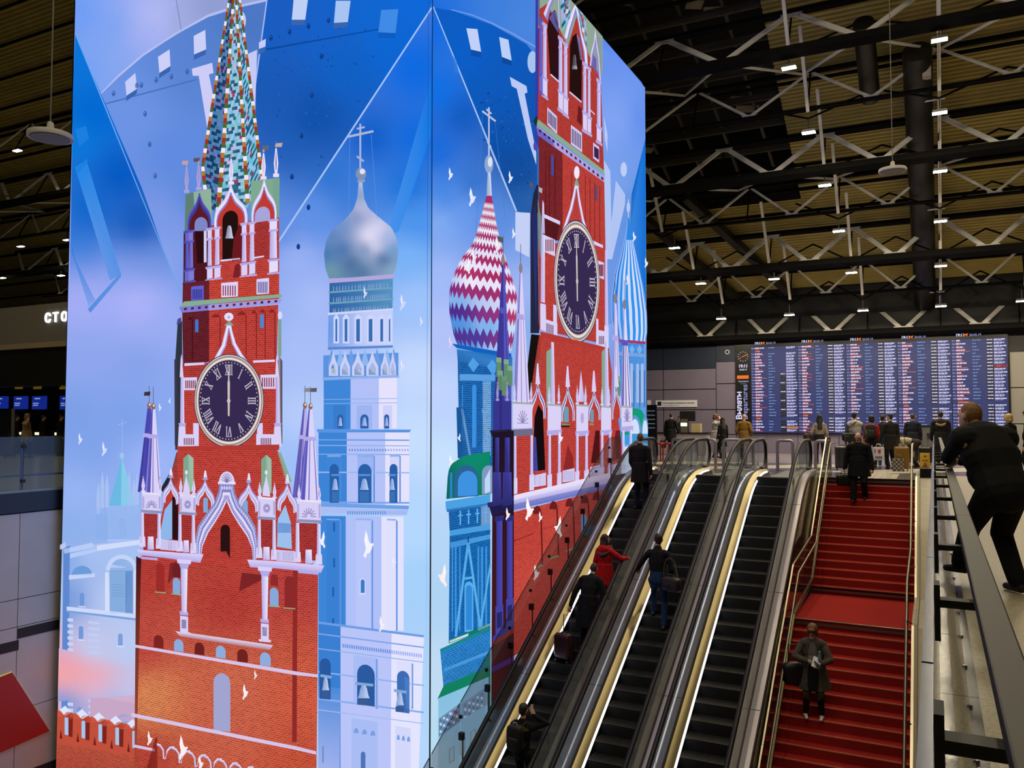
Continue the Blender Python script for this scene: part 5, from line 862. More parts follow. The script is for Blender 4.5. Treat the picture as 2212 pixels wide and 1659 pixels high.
for x0, x1 in ((1113, 1138), (1188, 1200), (1246, 1258), (1299, 1310)): B.p(RED, x0, 945, x1, 943, x1, 1048 - (x1 - 1113) * .12, x0, 1052 - (x0 - 1113) * .12, brick=1)
B.up()
B.p([LAV, '#e4dcf8', LAV2, '#7c84cc'], 1096, 1076, 1368, 1012, 1368, 1036, 1102, 1098); B.p('#e8e0fa', 1094, 1072, 1368, 1008, 1368, 1018, 1096, 1082); B.p('#6f78c4', 1100, 1090, 1368, 1030, 1368, 1042, 1104, 1102); B.p('#b4b0e4', 1102, 1102, 1145, 1092, 1145, 1100, 1103, 1110); B.up()
redf = blend(cl('1130,1150,c43c32 1250,1130,c8423a 1130,1350,cc4238 1200,1250,cc463c 1110,1500,c8402e 1340,1070,b83a34 1300,1200,c84438'))
B.grid([(1103, 1106), (1104, 1400), (1104, 1700)], [(1368, 1040), (1368, 1300), (1368, 1600)], 24, 14, redf, 1); B.up()
for x, y, h in ((1155, 1100, 120), (1190, 1090, 110), (1225, 1084, 100), (1258, 1077, 90), (1284, 1070, 80), (1310, 1062, 80)):
    B.line(x + 8, y + 10, x + 11, y + h, 3, '#5c1a1c'); B.ell(x, y + 10, 9, 18, '#6c1e1f', 12, 0, 180); B.line(x - 8, y + h + 6, x + 12, y + h, 4, '#7f9a78')
B.arch(1250, 1262, 1110, 1162, '#5f9ac8'); B.line(1104, 1168, 1146, 1152, 2, '#8c2426'); B.line(1160, 1146, 1240, 1118, 1.5, '#9c2a2c'); B.p('#dccaf0', 1056, 1440, 1104, 1416, 1140, 1395, 1140, 1404, 1104, 1426, 1056, 1450); B.up()
# shaded corner columns
B.p(['#1d1424', '#1d1424', '#4c1616', '#5a1a16'], 1058, 935, 1104, 930, 1104, 1640, 1054, 1660); B.up()
for x0, x1 in ((1061, 1074), (1082, 1097)): B.p(['#2e2c7c', '#4a48a8', '#34327c', '#2e2c74'], x0 + 2, 945, x1 - 2, 945, x1 - 2, 1060, x0 + 2, 1062); B.p(['#3a388c', '#4644a4', '#302e78', '#2e2c74'], x0 - 2, 1020, x1 + 2, 1020, x1 + 3, 1090, x0 - 3, 1094)
B.p('#1f1d48', 1050, 1092, 1104, 1078, 1104, 1100, 1056, 1114); B.p('#2c2a66', 1046, 1086, 1104, 1072, 1104, 1082, 1048, 1096); B.up()
for x0, x1, yb in ((1066, 1079, 1305), (1089, 1101, 1290)): B.p('#2f2d78', x0 - 4, 1116, x1 + 4, 1112, x1 + 2, 1124, x0 - 2, 1128); B.p(['#3c3a96', '#4a48ae', '#4a48ae', '#3c3a96'], x0, 1126, x1, 1124, x1, yb, x0, yb + 4); B.p('#4442a0', x0 - 2, yb + 4, x1 + 2, yb, x1 + 2, yb + 62, x0 - 2, yb + 68); B.p('#1c1a48', x0 + 1, yb + 18, x1 - 1, yb + 15, x1 - 1, yb + 48, x0 + 1, yb + 52)
B.p('#3a3894', 1058, 1374, 1102, 1346, 1104, 1356, 1058, 1386); B.p('#8c2c2c', 1058, 1384, 1104, 1356, 1104, 1366, 1058, 1394); B.p('#4c2a78', 1056, 1440, 1104, 1416, 1104, 1428, 1056, 1452); B.up()
for x, y, k, f, c in ((967, 377, .6, 1, '#e8ecff'), (1014, 427, .9, 1, '#dfe6ff'), (1097, 384, .6, 1, '#e4e8ff'), (1002, 575, .8, -1, '#f4e8f4'), (1018, 555, .7, 1, '#eee4f4'), (1070, 530, .8, 1, '#f0e4f2'), (1104, 505, .5, 1, '#e8ecff'), (967, 740, .6, 1, '#d8c8ee'), (968, 995, .6, 1, '#f0eefa'), (985, 945, .4, -1, '#f4f0fa'), (1091, 1110, .6, 1, '#fbeff2'), (1138, 1100, 1.1, 1, '#fdf2f4'), (1200, 1138, 1.0, -1, '#fdf0f2'), (1153, 1237, .75, 1, '#fbeff0'), (1206, 945, .6, 1, '#f2ecfa'), (949, 1243, 1.1, -1, '#fbeef0'), (1366, 512, .5, 1, '#dfe8ff'), (1392, 568, .5, 1, '#e8ecff'), (1352, 605, .5, 1, '#eadff4'), (1162, 1116, .5, 1, '#fbeff2')): B.dove(x, y, k, f, c)
COLUMN = thing('video_screen_tower', 'towering square video column showing brick clock towers on a blue sky', 'video screen', (SX, SY, SZ0), kind='thing')
_m = screen_material()
def place_art(a, nm):
    o = a.build(nm, COLUMN, _m); o.location = (-SX, -SY, -SZ0); return o
place_art(A, 'picture_panel')['label'] = 'front picture with clock tower, golden dome bell tower and doves'
if 'B' in globals(): place_art(B, 'picture_panel')['label'] = 'side picture with clock tower between striped onion domes'
_k = MB(); _k.bb((SX2, SY + .003, SZ0), (SX - .003, SY2, SZ1)); _b = _k.build('cabinet', mat('screen_cabinet', '#0b0c10', .5, .2), COLUMN); _b.location = (-SX, -SY, -SZ0)
# ================================================================== escalators and stairs
SL = .597                                   # rise per run of the escalators
nose = lambda y: SL * y - 12.62
def path(off, flat, y0=10.2, y1=24.2, yb=21.1, n=7):
    """line that runs parallel to the step noses, off above them, and eases into the level 'flat' at the head"""
    yc = (flat - off + 12.62) / SL; r = 1.1; pts = [(y0, nose(y0) + off)]
    for i in range(n + 1):
        t = i / n; p0 = (yc - r * .86, flat - r * .86 * SL); p2 = (yc + r, flat); a = (1 - t) ** 2; b = 2 * t * (1 - t); c_ = t * t
        pts.append((a * p0[0] + b * yc + c_ * p2[0], a * p0[1] + b * flat + c_ * p2[1]))
    pts.append((y1, flat)); return pts
WST = .84                                    # clear step width
M_in = mat('inner_deck_steel', '#a0926c', .34, .85); M_out = mat('outer_deck_steel', '#c4bcc2', .24, .3); M_seam = mat('deck_seam', '#3a2c20', .4, .3)
M_step = mat('step_black', '#0c0c0e', .6, bump=.1, nscale=60); M_tread = mat('tread_grey', '#1d1d1f', .5, noise=.3, nscale=40); M_yel = mat('step_edge_yellow', '#3c3008', .6)
M_led = mat('skirt_light', '#ffffff', .4, emit='#e4e6ff', strength=2.2)
M_skirt = mat('skirt_dark', '#1b1b22', .3, .5)
def step_mesh():
    m = MB(); m.bb((0, 0, -.21), (WST, .03, -.01)); m.bb((0, 0, -.012), (WST, .36, 0)); return m
_tread = MB()
for k in range(28): _tread.bb((.012 + k * .0296, .012, .0), (.03 + k * .0296, .35, .006))
treadmesh = None
def escalator(label, xs, side_deck):
    """xs = inner face of the left skirt, steps one metre wide"""
    global treadmesh
    e = thing('escalator', label, 'escalator', (xs, YE, 0))
    q = lambda o: setattr(o, 'location', (-xs, -YE, 0)) or o
    for sgn, x in ((-1, xs), (1, xs + WST)):
        o_ = lambda d: x + sgn * d
        pd = path(.06, .17, y1=23.3)
        sec = [(o_(.0), -.32), (o_(.0), .0), (o_(.02), .03), (o_(.15), .085), (o_(.15), -.32)]
        q(MB().sweep(sec, path(.06, .17, y1=23.2)).build('inner_deck', M_in, e, smooth=True))
        if sgn < 0: q(MB().sweep([(o_(-.02), -.016), (o_(-.02), .012), (o_(.008), .02), (o_(.008), -.016)], path(.07, .19, y1=22.75)).build('skirt_light', M_led, e))
        q(MB().sweep([(o_(-.004), -.3), (o_(-.004), -.015), (o_(.0), -.015), (o_(.0), -.3)], path(.06, .17, y1=23.2)).build('skirt', M_skirt, e))
        q(MB().sweep([(o_(.15), -.2), (o_(.15), .1), (o_(.195), .1), (o_(.195), -.2)], path(.06, .17, y1=23.2)).build('deck_seam', M_seam, e))
        # glass, one pane between joints
        ys = [10.2 + 1.55 * k for k in range(8)]
        for a, b in zip(ys, ys[1:] + [None]):
            lo_, hi_ = (path(.1, .2, y1=23.3), path(.93, 1.0, y1=23.5)) if b is None else (None, None)
            if b is not None and b < 20.6:
                q(MB().prism([(a + .01, nose(a + .01) + .1), (b - .01, nose(b - .01) + .1), (b - .01, nose(b - .01) + .88), (a + .01, nose(a + .01) + .88)], o_(.168), o_(.178), 0).build('glass_pane', M_gls, e))
        ya = 19.5; lo_ = [(ya, nose(ya) + .1)] + [p for p in path(.1, .2, y1=23.2) if p[0] > ya + .05]; hi_ = [(ya, nose(ya) + .88)] + [p for p in path(.88, 1.01, y1=23.2) if p[0] > ya + .05]
        cap = [(23.2 + .36 * math.sin(R(t)), .65 + .36 * math.cos(R(t))) for t in range(20, 170, 25)]
        lo2 = rows_of(lo_, 14); hi2 = rows_of(hi_, 14); m = MB()
        for i in range(13):
            for xx in (o_(.168), o_(.178)): m.raw([(xx, *lo2[i]), (xx, *lo2[i + 1]), (xx, *hi2[i + 1]), (xx, *hi2[i])], [(0, 1, 2, 3)])
        for xx in (o_(.168), o_(.178)): m.raw([(xx, 23.2, .2), (xx, 23.2, 1.01)] + [(xx, *p) for p in cap], [tuple(range(2 + len(cap)))])
        q(m.build('glass_pane', M_gls, e))
        # handrail: up the slope, level, round the newel and back into the deck
        hp = [(o_(.173), *p) for p in path(.92, 1.04, y1=23.2)] + [(o_(.173), 23.2 + .39 * math.sin(R(t)), .65 + .39 * math.cos(R(t))) for t in range(15, 186, 15)] + [(o_(.173), 22.9, .27)]
        q(MB().tube(hp, .043, 10).build('handrail', M_rub, e, smooth=True))
        q(MB().tube([(x_ , y_, z_ - .034) for x_, y_, z_ in hp[:10]], .018, 6).build('handrail_guide', M_seam, e, smooth=True))
        # outer deck with sheet joints
        d = side_deck[0] if sgn < 0 else side_deck[1]
        q(MB().sweep([(o_(.195), -.3), (o_(.195), .09), (o_(d), .09), (o_(d), -.3)], path(.06, .17, y1=23.2)).build('outer_deck', M_out, e, smooth=True))
        for yj in (12.4, 15.0, 17.6, 20.2): q(MB().prism([(yj, nose(yj) + .14), (yj + .012, nose(yj + .012) + .14), (yj + .012, nose(yj + .012) + .167), (yj, nose(yj) + .167)], o_(.2), o_(d - .004), 0).build('sheet_joint', M_seam, e))
        q(MB().bb((min(o_(0), o_(d)), 22.95, .0), (max(o_(0), o_(d)), 23.45, .16)).build('deck_end', M_out, e, bev=.05))
    # steps
    src = step_mesh().build('step', M_step, e); n = 0
    if treadmesh is None: treadmesh = _tread.build('tread', M_tread, src); tm = treadmesh
    else: tm = inst(treadmesh, src)
    ed = MB().bb((0, -.001, .0), (WST, .016, .0065)).build('edge_line', M_yel, src); ed2 = MB().bb((0, 0, .0), (.03, .35, .0066)).build('edge_line', M_yel, src)
    y = 22.05; z = 0.0; first = True; k = 0
    while z > -5.6:
        if k == 0: zz = -.012
        elif k == 1: zz = -.06
        else: zz = nose(y)
        z = zz
        s = src if first else copy_tree(src, e); s.location = (.0, y - YE, zz); first = False; k += 1; y -= .345
    MB().bb((.0, 22.05 + .34 - YE, -.05), (WST, 23.1 - YE, .004)).build('comb_plate', mat('comb_grey', '#4c4842', .4, .6), e); MB().bb((0, 23.08 - YE, .003), (WST, 23.12 - YE, .009)).build('comb_line', mat('comb_bright', '#b0a888', .3, .8), e); MB().bb((-.1, 23.12 - YE, -.02), (WST + .1, 26.45 - YE, .006)).build('landing_plate', mat('landing_grey', '#57534f', .38, .5), e)
    return e
G = .1325
for lab, xs, dk in (('escalator beside the video column carrying a red coated woman', -7.115, (.36, .3575)), ('middle escalator with the man in jeans and a shoulder bag', -5.56, (.3575, .3575)), ('empty escalator next to the red carpeted stairs', -4.005, (.3575, .36))): escalator(lab, xs, dk)
# side cladding right of the last escalator and ledge left of the first
cw = struct(thing('trim_1', 'brown clad side wall between the last escalator and the stairs', None)); pp = path(.06, .17, y1=23.4)
MB().raw([(-2.80, y, z - .02) for y, z in pp] + [(-2.80, y, LOWZ) for y, z in pp] + [(-2.79, y, z - .02) for y, z in pp] + [(-2.79, y, LOWZ) for y, z in pp], [(i, i + 1, len(pp) + i + 1, len(pp) + i) for i in range(len(pp) - 1)] + [(2 * len(pp) + i, 3 * len(pp) + i, 3 * len(pp) + i + 1, 2 * len(pp) + i + 1) for i in range(len(pp) - 1)]).build('cladding', mat('brown_gloss', '#3a2a22', .12, .6), cw)
lg = struct(thing('trim_2', 'sloping brown ledge between the escalator and the video column', None))
for a, b in zip(np.arange(10.2, 20.5, 1.45), np.arange(11.65, 22, 1.45)):
    b = min(b, 21.6); zz = lambda y, o: min(nose(y) + o, .1 + o * .3); MB().raw([(-7.48, a + .006, zz(a, .1)), (-7.48, b - .006, zz(b, .1)), (-7.9, b - .006, zz(b, -.2)), (-7.9, a + .006, zz(a, -.2)), (-7.48, a, LOWZ), (-7.48, b, LOWZ), (-7.9, b, LOWZ), (-7.9, a, LOWZ)], [(0, 1, 2, 3), (3, 2, 6, 7), (0, 1, 5, 4), (1, 2, 6, 5), (0, 3, 7, 4)]).build('ledge_plate', mat('ledge_brown', '#5c4642', .3, .35), lg)
MB().bb((-7.9, 21.6, -.4), (-7.48, 26.4, .02)).build('ledge_plate', mat('ledge_brown', '#5c4642', .3, .35), lg)
gs = thing('glass_barrier', 'glass safety barrier on steel posts between the video column and the escalator', 'balustrade', (-7.84, 10, 0))
for k in range(12):
    y = 10.3 + k * .98; y2 = y + .96; za = lambda t: min(nose(t) - .1, -.05); zb = lambda t: min(nose(t) + 1.12, 1.12)
    MB().prism([(y + .006 - 10, za(y)), (y2 - 10, za(y2)), (y2 - 10, zb(y2)), (y + .006 - 10, zb(y))], -.006, .006, 0).build('pane', glass('barrier_glass', '#a8a0a8', .06), gs)
    MB().bar((0, y + .006 - 10, zb(y)), (0, y2 - 10, zb(y2)), .014, .01).build('pane_edge', mat('glass_edge', '#26302e', .2), gs)
    MB().tube([(.05, y - 10, za(y) + .02), (.05, y - 10, za(y) + .62)], .016, 8).build('post', mat('post_steel', '#77706c', .3, .9), gs); MB().bb((-.02, y - 10.04, za(y) + .55), (.07, y - 9.96, za(y) + .68)).build('clamp', mat('clamp_dark', '#2a2624', .35, .6), gs); MB().bb((-.02, y - 10.025, za(y) + .93), (.03, y - 9.975, za(y) + .99)).build('clamp', mat('clamp_dark', '#2a2624', .35, .6), gs); MB().lathe([(.04, 0), (.04, .02), (.018, .03)], (.05, y - 10, za(y)), 10).build('foot', mat('clamp_dark', '#2a2624', .35, .6), gs)
    
# --- stairs
M_car = mat('red_carpet', '#94221e', .95, noise=.25, nscale=120, bump=.15, spec=.1); M_car2 = mat('red_carpet_edge', '#b86a50', .9, noise=.2, nscale=150)
SXa, SXb = -2.66, -.47
RI, RU = 2.5 / 15, .24
st = thing('staircase', 'wide staircase in red carpet with steel edged landing', 'stairs', (SXa, YE, 0)); W3 = SXb - SXa
def sstep(y, z, d=RU):
    o = MB().bb((0, 0, -.35), (W3, d + .02, 0)).build('step', M_car, st); o.location = (0, y - YE, z); MB().bb((0, -.004, -.018), (W3, .016, .003)).build('nosing', M_car2, o); return o
s0 = sstep(YE - RU, -RI)
for i in range(1, 14): copy_tree(s0, st).location = (0, YE - (i + 1) * RU - YE, -(i + 1) * RI)
yl = YE - 14 * RU
MB().bb((0, -14 * RU - 2.84, -2.85), (W3, -14 * RU, -2.5)).build('landing', M_car, st)
yf = -14 * RU - 2.84
for i in range(22): copy_tree(s0, st).location = (0, yf - (i + 1) * RU, -2.5 - (i + 1) * RI)
M_ste = mat('edge_steel', '#a89c84', .3, .9)
for y, z in ((-14 * RU - .03, -2.5 + RI), (yf + .02, -2.5), (.0, .0)):
    MB().bb((0, y - .035, z), (W3, y + .02, z + .014)).build('edge_profile', M_ste, st); MB().bb((0, y - .04, z - .1), (W3, y - .034, z - .05)).build('edge_profile', mat('edge_grey', '#6a5c56', .4, .5), st)
def along(y):      # nose height of the stairs at a given Y
    if y > YE: return 0.0
    if y > yl: return -(YE - y) * RI / RU
    if y > YE + yf: return -2.5
    return -2.5 - (YE + yf - y) * RI / RU
sb = struct(thing('wall_stair_side', 'beige stone string beside the stairs under the glass', None)); kp = [26.4, YE, yl, YE + yf, 12.4]
for x0, x1, dz, m in ((SXb, -.42, .1, M_steel), (-.42, -.36, .13, mat('string_dark', '#6c6450', .4, .5)), (-.36, -.07, .06, mat('beige_stone', '#a89c7c', .35, noise=.06, nscale=6))):
    for a, b in zip(kp, kp[1:]):
        n = max(1, int(abs(a - b) / 1.3))
        for i in range(n):
            p, q_ = a + (b - a) * i / n, a + (b - a) * (i + 1) / n
            MB().raw([(x0, p - .006, along(p) + dz), (x1 - .004, p - .006, along(p) + dz), (x1 - .004, q_ + .003, along(q_) + dz), (x0, q_ + .003, along(q_) + dz), (x0, p, LOWZ), (x1, p, LOWZ), (x1, q_, LOWZ), (x0, q_, LOWZ)], [(0, 1, 2, 3), (0, 3, 7, 4), (1, 2, 6, 5), (3, 2, 6, 7), (0, 1, 5, 4)]).build('string_panel', m, sb)
MB().bb((-.36, 24.15, .06), (-.08, 25.3, .3)).build('end_block', mat('end_block_dark', '#1c1c22', .4), sb)
def handrail(label, x, dx, h, kp, rad=.024):
    o = thing('stair_handrail', label, 'handrail', (x, YE, 0)); pts = [(0, y - YE, along(y) + h) for y in kp]
    MB().tube(pts, rad, 10).build('rail', mat('rail_olive_steel', '#7c7660', .38, .9), o, smooth=True)
    for a, b in zip(kp, kp[1:]):
        n = max(1, int(abs(a - b) / 1.4))
        for i in range(n): y = a + (b - a) * (i + .5) / n; MB().tube([(0, y - YE, along(y) + h - .01), (dx, y - YE, along(y) + h - .05)], .011, 6).build('bracket', mat('bracket_dark', '#26221c', .4, .7), o)
kl = [25.2, YE + .1, yl + .1, YE + yf + .1, 12.6]
handrail('steel handrail on the escalator side of the red stairs', SXa + .1, -.1, .92, kl); handrail('steel handrail on the right of the red stairs by the stone string', SXb - .06, .1, .92, kl, .028)
gs2 = thing('stair_glass', 'glass balustrade panes with steel edge between stairs and escalator', 'balustrade', (SXa, YE, 0))
for a, b in zip(kl, kl[1:]):
    n = max(1, int(abs(a - b) / 1.5))
    for i in range(n):
        p, q_ = a + (b - a) * i / n, a + (b - a) * (i + 1) / n; P4 = [(p - .008 - YE, along(p) + .02), (q_ + .008 - YE, along(q_) + .02), (q_ + .008 - YE, along(q_) + 1.08), (p - .008 - YE, along(p) + 1.08)]
        MB().prism(P4, -.006, .006, 0).build('pane', glass('stair_glass_mat', '#a09890', .05), gs2); MB().bar((0, P4[3][0], P4[3][1]), (0, P4[2][0], P4[2][1]), .03, .03).build('top_edge', M_ste, gs2); MB().bar((.0, P4[0][0], P4[0][1] + .02), (.0, P4[1][0], P4[1][1] + .02), .06, .1).build('shoe', mat('shoe_steel', '#8a8268', .3, .9), gs2)
# --- gallery rail where the policeman leans
gr = thing('gallery_rail', 'flat bronze leaning rail on black brackets along a glass balustrade', 'railing', (0, 0, 0))
for a, b in zip(np.arange(-.9, 25, 1.322), np.arange(.422, 27, 1.322)): MB().bb((-.026, a + .006, -.3), (-.014, b - .006, 1.14)).build('pane', glass('rail_glass', '#50606c', .05, 1.12), gr); MB().bb((-.03, a + .006, 1.13), (-.01, b - .006, 1.145)).build('pane_edge', mat('pane_edge_blue', '#3a4468', .2, .3), gr)
for y in np.arange(.44, 25, 1.322): MB().bb((-.012, y - .028, .985), (.13, y + .028, 1.01)).build('bracket', M_black, gr); MB().bb((-.012, y - .045, .88), (.006, y + .045, 1.06)).build('clamp', M_black, gr); MB().bb((.11, y - .028, 1.0), (.145, y + .028, 1.062)).build('saddle', M_black, gr)
for a, b in ((-.9, 4.9), (4.904, 11), (11.004, 18), (18.004, 25.2)): MB().bb((.092, a, 1.06), (.16, b, 1.1)).build('rail_plate', mat('bronze_rail', '#1a150f', .5, .1), gr, bev=.005)
for y in np.arange(2.8, 12, .83): o = tag(MB().lathe([(.016, 0), (.016, .01), (.012, .016)], (.143, y, 0), 8).build('floor_stud', M_steel2), 'small steel stud in the floor strip below the leaning rail', 'stud', 'floor studs below the rail')
# ================================================================== roof: sloping deck, lattice trusses, lamps
SLP = .5                                             # the roof drops half a metre per metre towards the departures wall
dk_z = lambda y: 27.7 - SLP * y                      # underside of the deck
bt_z = lambda y: 25.2 - SLP * y                      # plane of the bottom chords
NV = Vector((0, .447, .894)); DV = Vector((0, .894, -.447))
cei = struct(thing('ceiling', 'brown ribbed roof deck over the hall', None))
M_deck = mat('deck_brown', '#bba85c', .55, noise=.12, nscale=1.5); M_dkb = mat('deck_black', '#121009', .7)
def deck_bay(x0, x1, y0, y1, m):
    n = int((y1 - y0) / .15); vs = []; fs = []
    for i in range(n + 1):
        for t, h in ((0, 0), (.45, 0), (.58, .09), (.87, .09)):
            y = y0 + (y1 - y0) * min((i + t) / n, 1); z = dk_z(y) + h; vs += [(x0, y, z), (x1, y, z)]
    for i in range(len(vs) // 2 - 1): fs.append((2 * i, 2 * i + 1, 2 * i + 3, 2 * i + 2))
    MB().raw(vs, fs).build('deck_bay', m, cei)
MX0, MX1, MY1 = -17.0, -4.6, 34.5                    # dark rooflight monitor
ys = [13.5, 18.3, 23.0, 27.8, 32.4, 37.2, 41.0]
for a, b in zip(ys, ys[1:]):
    for x0, x1 in ((-62, -40), (-40, MX0), (MX1, 6), (6, 22)): deck_bay(x0, x1, a, b - .01, M_deck)
    if b > MY1: deck_bay(MX0, MX1, max(a, MY1), b - .01, M_deck)
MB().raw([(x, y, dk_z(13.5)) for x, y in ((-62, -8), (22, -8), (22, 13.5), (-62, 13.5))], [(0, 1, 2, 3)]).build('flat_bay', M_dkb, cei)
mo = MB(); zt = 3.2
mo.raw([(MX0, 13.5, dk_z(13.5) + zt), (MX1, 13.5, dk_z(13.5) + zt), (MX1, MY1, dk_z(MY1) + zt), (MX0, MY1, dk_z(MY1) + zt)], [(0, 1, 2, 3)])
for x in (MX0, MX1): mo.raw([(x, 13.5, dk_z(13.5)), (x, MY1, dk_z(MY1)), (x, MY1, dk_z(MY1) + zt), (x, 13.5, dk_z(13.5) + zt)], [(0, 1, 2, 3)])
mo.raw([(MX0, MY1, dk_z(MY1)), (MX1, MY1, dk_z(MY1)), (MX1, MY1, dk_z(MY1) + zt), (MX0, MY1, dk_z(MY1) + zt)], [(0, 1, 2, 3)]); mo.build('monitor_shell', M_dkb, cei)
for k in range(16): y = 15 + k * 1.15; MB().bb((MX0, y, dk_z(y) + .3), (MX1, y + .12, dk_z(y) + .55)).build('monitor_rib', mat('rib_dark', '#4c463a', .6), cei)
for k in range(9): x = MX0 + .6 + k * 1.4; MB().bar((x, 14, dk_z(14) + .7), (x + 1.2, MY1 - .3, dk_z(MY1) + .7), .1, .14, NV).build('monitor_rafter', mat('rib_dark', '#4c463a', .6), cei)
rp = random.Random(4)
for k in range(22): x, y = rp.uniform(MX0 + .5, MX1 - 1), rp.uniform(18, MY1 - 1); MB().bar((x, y, dk_z(y) + .9), (x + rp.uniform(.3, .9), y + .3, dk_z(y) + .9), .35, .02, NV).build('pale_patch', mat('patch_tan', '#a09478', .6), cei)
for x0, x1 in ((-62, 22),): MB().bb((x0, YB + .1, 4), (x1, YB + .4, 12)).build('gable', M_dkb, cei)
M_chord = mat('chord_dark', '#070606', .8, spec=.15); M_bar = mat('truss_grey', '#e2dfd8', .5); M_plate = mat('gusset_grey', '#cfccc6', .5)
sp = lambda y: 2.9 + max(0, 37.3 - y) * .092
def truss(y, main, xa, xb, hide=None):
    t = struct(thing('roof_truss', ('heavy' if main else 'light') + f' zigzag roof truss of pale bars on dark chords', None, (0, y, bt_z(y)))); h = 1.76 if main else 1.7; s_ = sp(y); base = NV * (0 if main else .35); tw = .17 if main else .08
    MB().bar(Vector((xa, 0, 0)) + base, Vector((xb, 0, 0)) + base, .3 if main else .1, .26 if main else .09, NV).build('bottom_chord', M_chord, t); MB().bar(Vector((xa, 0, 0)) + base + NV * h, Vector((xb, 0, 0)) + base + NV * h, .16 if main else .1, .16, NV).build('top_chord', M_chord, t)
    p, q = Vector((0, 0, .06)), Vector((s_ / 2, 0, 0)) + NV * h
    d1 = MB().bar(base + NV * .06, base + q, .05, tw, DV.cross(q - p)).build('diagonal', M_bar, t); q2 = Vector((-s_ / 2, 0, 0)) + NV * h
    d2 = MB().bar(base + NV * .06, base + q2, .05, tw, DV.cross(q2 - p)).build('diagonal', M_bar, t)
    w = .36 if main else .22
    def plate(z0, z1, w0, w1): a = NV * z0 + base - DV * .04; b = NV * z1 + base - DV * .04; e = DV * .02; return MB().raw([a + Vector((-w0, 0, 0)), a + Vector((w0, 0, 0)), b + Vector((w1, 0, 0)), b + Vector((-w1, 0, 0))] + [v + e for v in (a + Vector((-w0, 0, 0)), a + Vector((w0, 0, 0)), b + Vector((w1, 0, 0)), b + Vector((-w1, 0, 0)))], [(0, 1, 2, 3), (4, 5, 6, 7), (0, 1, 5, 4), (2, 3, 7, 6)])
    g1 = plate(-.02, .26 if main else .14, w * .7, w * 1.1).build('gusset_plate', M_plate, t); g2 = None
    if main: g2 = plate(h - .26, h + .02, w * .6, w * 1.1); g2.v = [(a + s_ / 2, b_, c_) for a, b_, c_ in g2.v]; g2 = g2.build('gusset_plate', M_plate, t)
    wb1 = MB().bar(NV * .05, Vector((s_ / 2, 0, 0)) + DV * 2.6 + NV * 1.9, .05, .07).build('web_bar', M_bar, t) if main else None; wb2 = MB().bar(NV * .05, Vector((-s_ / 2, 0, 0)) + DV * 2.6 + NV * 1.9, .05, .07).build('web_bar', M_bar, t) if main else None
    v = MB().bar(base + NV * .1 + Vector((s_ / 2, 0, 0)), base + NV * h + Vector((s_ / 2, 0, 0)), .05, .05).build('post', M_chord, t)
    k = int((xa - .3) / s_) ; first = True; x0 = .33 + s_ / 2
    for j in range(-24, 6):
        x = x0 + j * s_
        if x < xa + s_ / 2 or x > xb - s_ / 2 or (hide and hide[0] < x < hide[1]): continue
        if first:
            for o in (d1, d2, g1, g2, v, wb1, wb2):
                if o: o.location = (x, 0, 0)
            first = False; continue
        for o in (d1, d2, g1, g2, v, wb1, wb2):
            if o: inst(o, t, (x, 0, 0))
    return t
for i, y in enumerate((39.6, 37.2, 34.8, 32.4, 30.0, 27.7, 25.3, 22.9, 20.5, 18.1)): truss(y, i % 2 == 0, -50 if y > 21 else -14, 8 if y > 24 else 2, (-34, -12.5 if y > 24 else -11))
pur = MB().bar((-60, 0, 0), (14, 0, 0), .07, .12, NV).build('purlin', M_chord, cei); pur.location = (0, 38.4, dk_z(38.4) - .3)
for y in np.arange(36.0, 16, -1.2): inst(pur, cei, (0, y, dk_z(y) - .3))
# rafters that step down the slope at the lamp columns, and tie rods
for j, k in ((0, -1), (0, 0), (0, 1), (0, 2), (0, 3)):
    for i, y in enumerate((37.3, 34.85, 32.47, 30.16, 27.83, 25.37)):
        if k >= 2 and y < 32 + (k == 2) * 2: continue
        x = .33 - k * sp(y); o = MB().bar((x, y - 1.75, bt_z(y - 1.75) + 1.5), (x, y - .1, bt_z(y) + .25), .1, .1, NV).build('strut', M_bar, cei)
        for sg in (-1, 1): MB().tube([(x, y, bt_z(y) + .05), (x + sg * sp(y) / 2, y + 1.2, bt_z(y + 1.2) + 1.7)], .035, 5).build('tie_rod', M_chord, cei)
for x in (-8.9, -11.4): MB().bar((x, 33, dk_z(33) - .5), (x + 3.2, 39.8, dk_z(39.8) - .5), .3, .35, NV).build('hip_beam', mat('hip_dark', '#231e14', .5), cei)
du = struct(thing('ventilation_duct', 'dark round ventilation duct running down the roof slope', None)); MB().tube([(-.25, 27.6, 26.6 - .5 * 27.6), (-.25, 39.9, 26.6 - .5 * 39.9)], .42, 20).build('pipe', mat('duct_dark', '#17140f', .45), du, smooth=True)
for y in np.arange(29, 39, 2.4): MB().bar((-.3, y, 26.2 - .5 * y), (.5, y, 26.2 - .5 * y), .04, .04).build('bracket', M_bar, du)
MB().bb((-.12, 27.9, 12.1), (.12, 28.2, 12.5)).build('notice', mat('notice_white', '#c8b8a8', .5), du)
MB().tube([(.3, 26, bt_z(26) + .35), (.3, 38.5, bt_z(38.5) + .35)], .03, 8).build('conduit', M_steel2, cei)
du2 = struct(thing('ventilation_duct', 'short dark ventilation duct near the roof', None)); MB().tube([(-1.65, 26.2, 26.5 - .5 * 26.2), (-1.65, 28.9, 26.5 - .5 * 28.9)], .3, 16).build('pipe', mat('duct_dark', '#17140f', .45), du2, smooth=True)
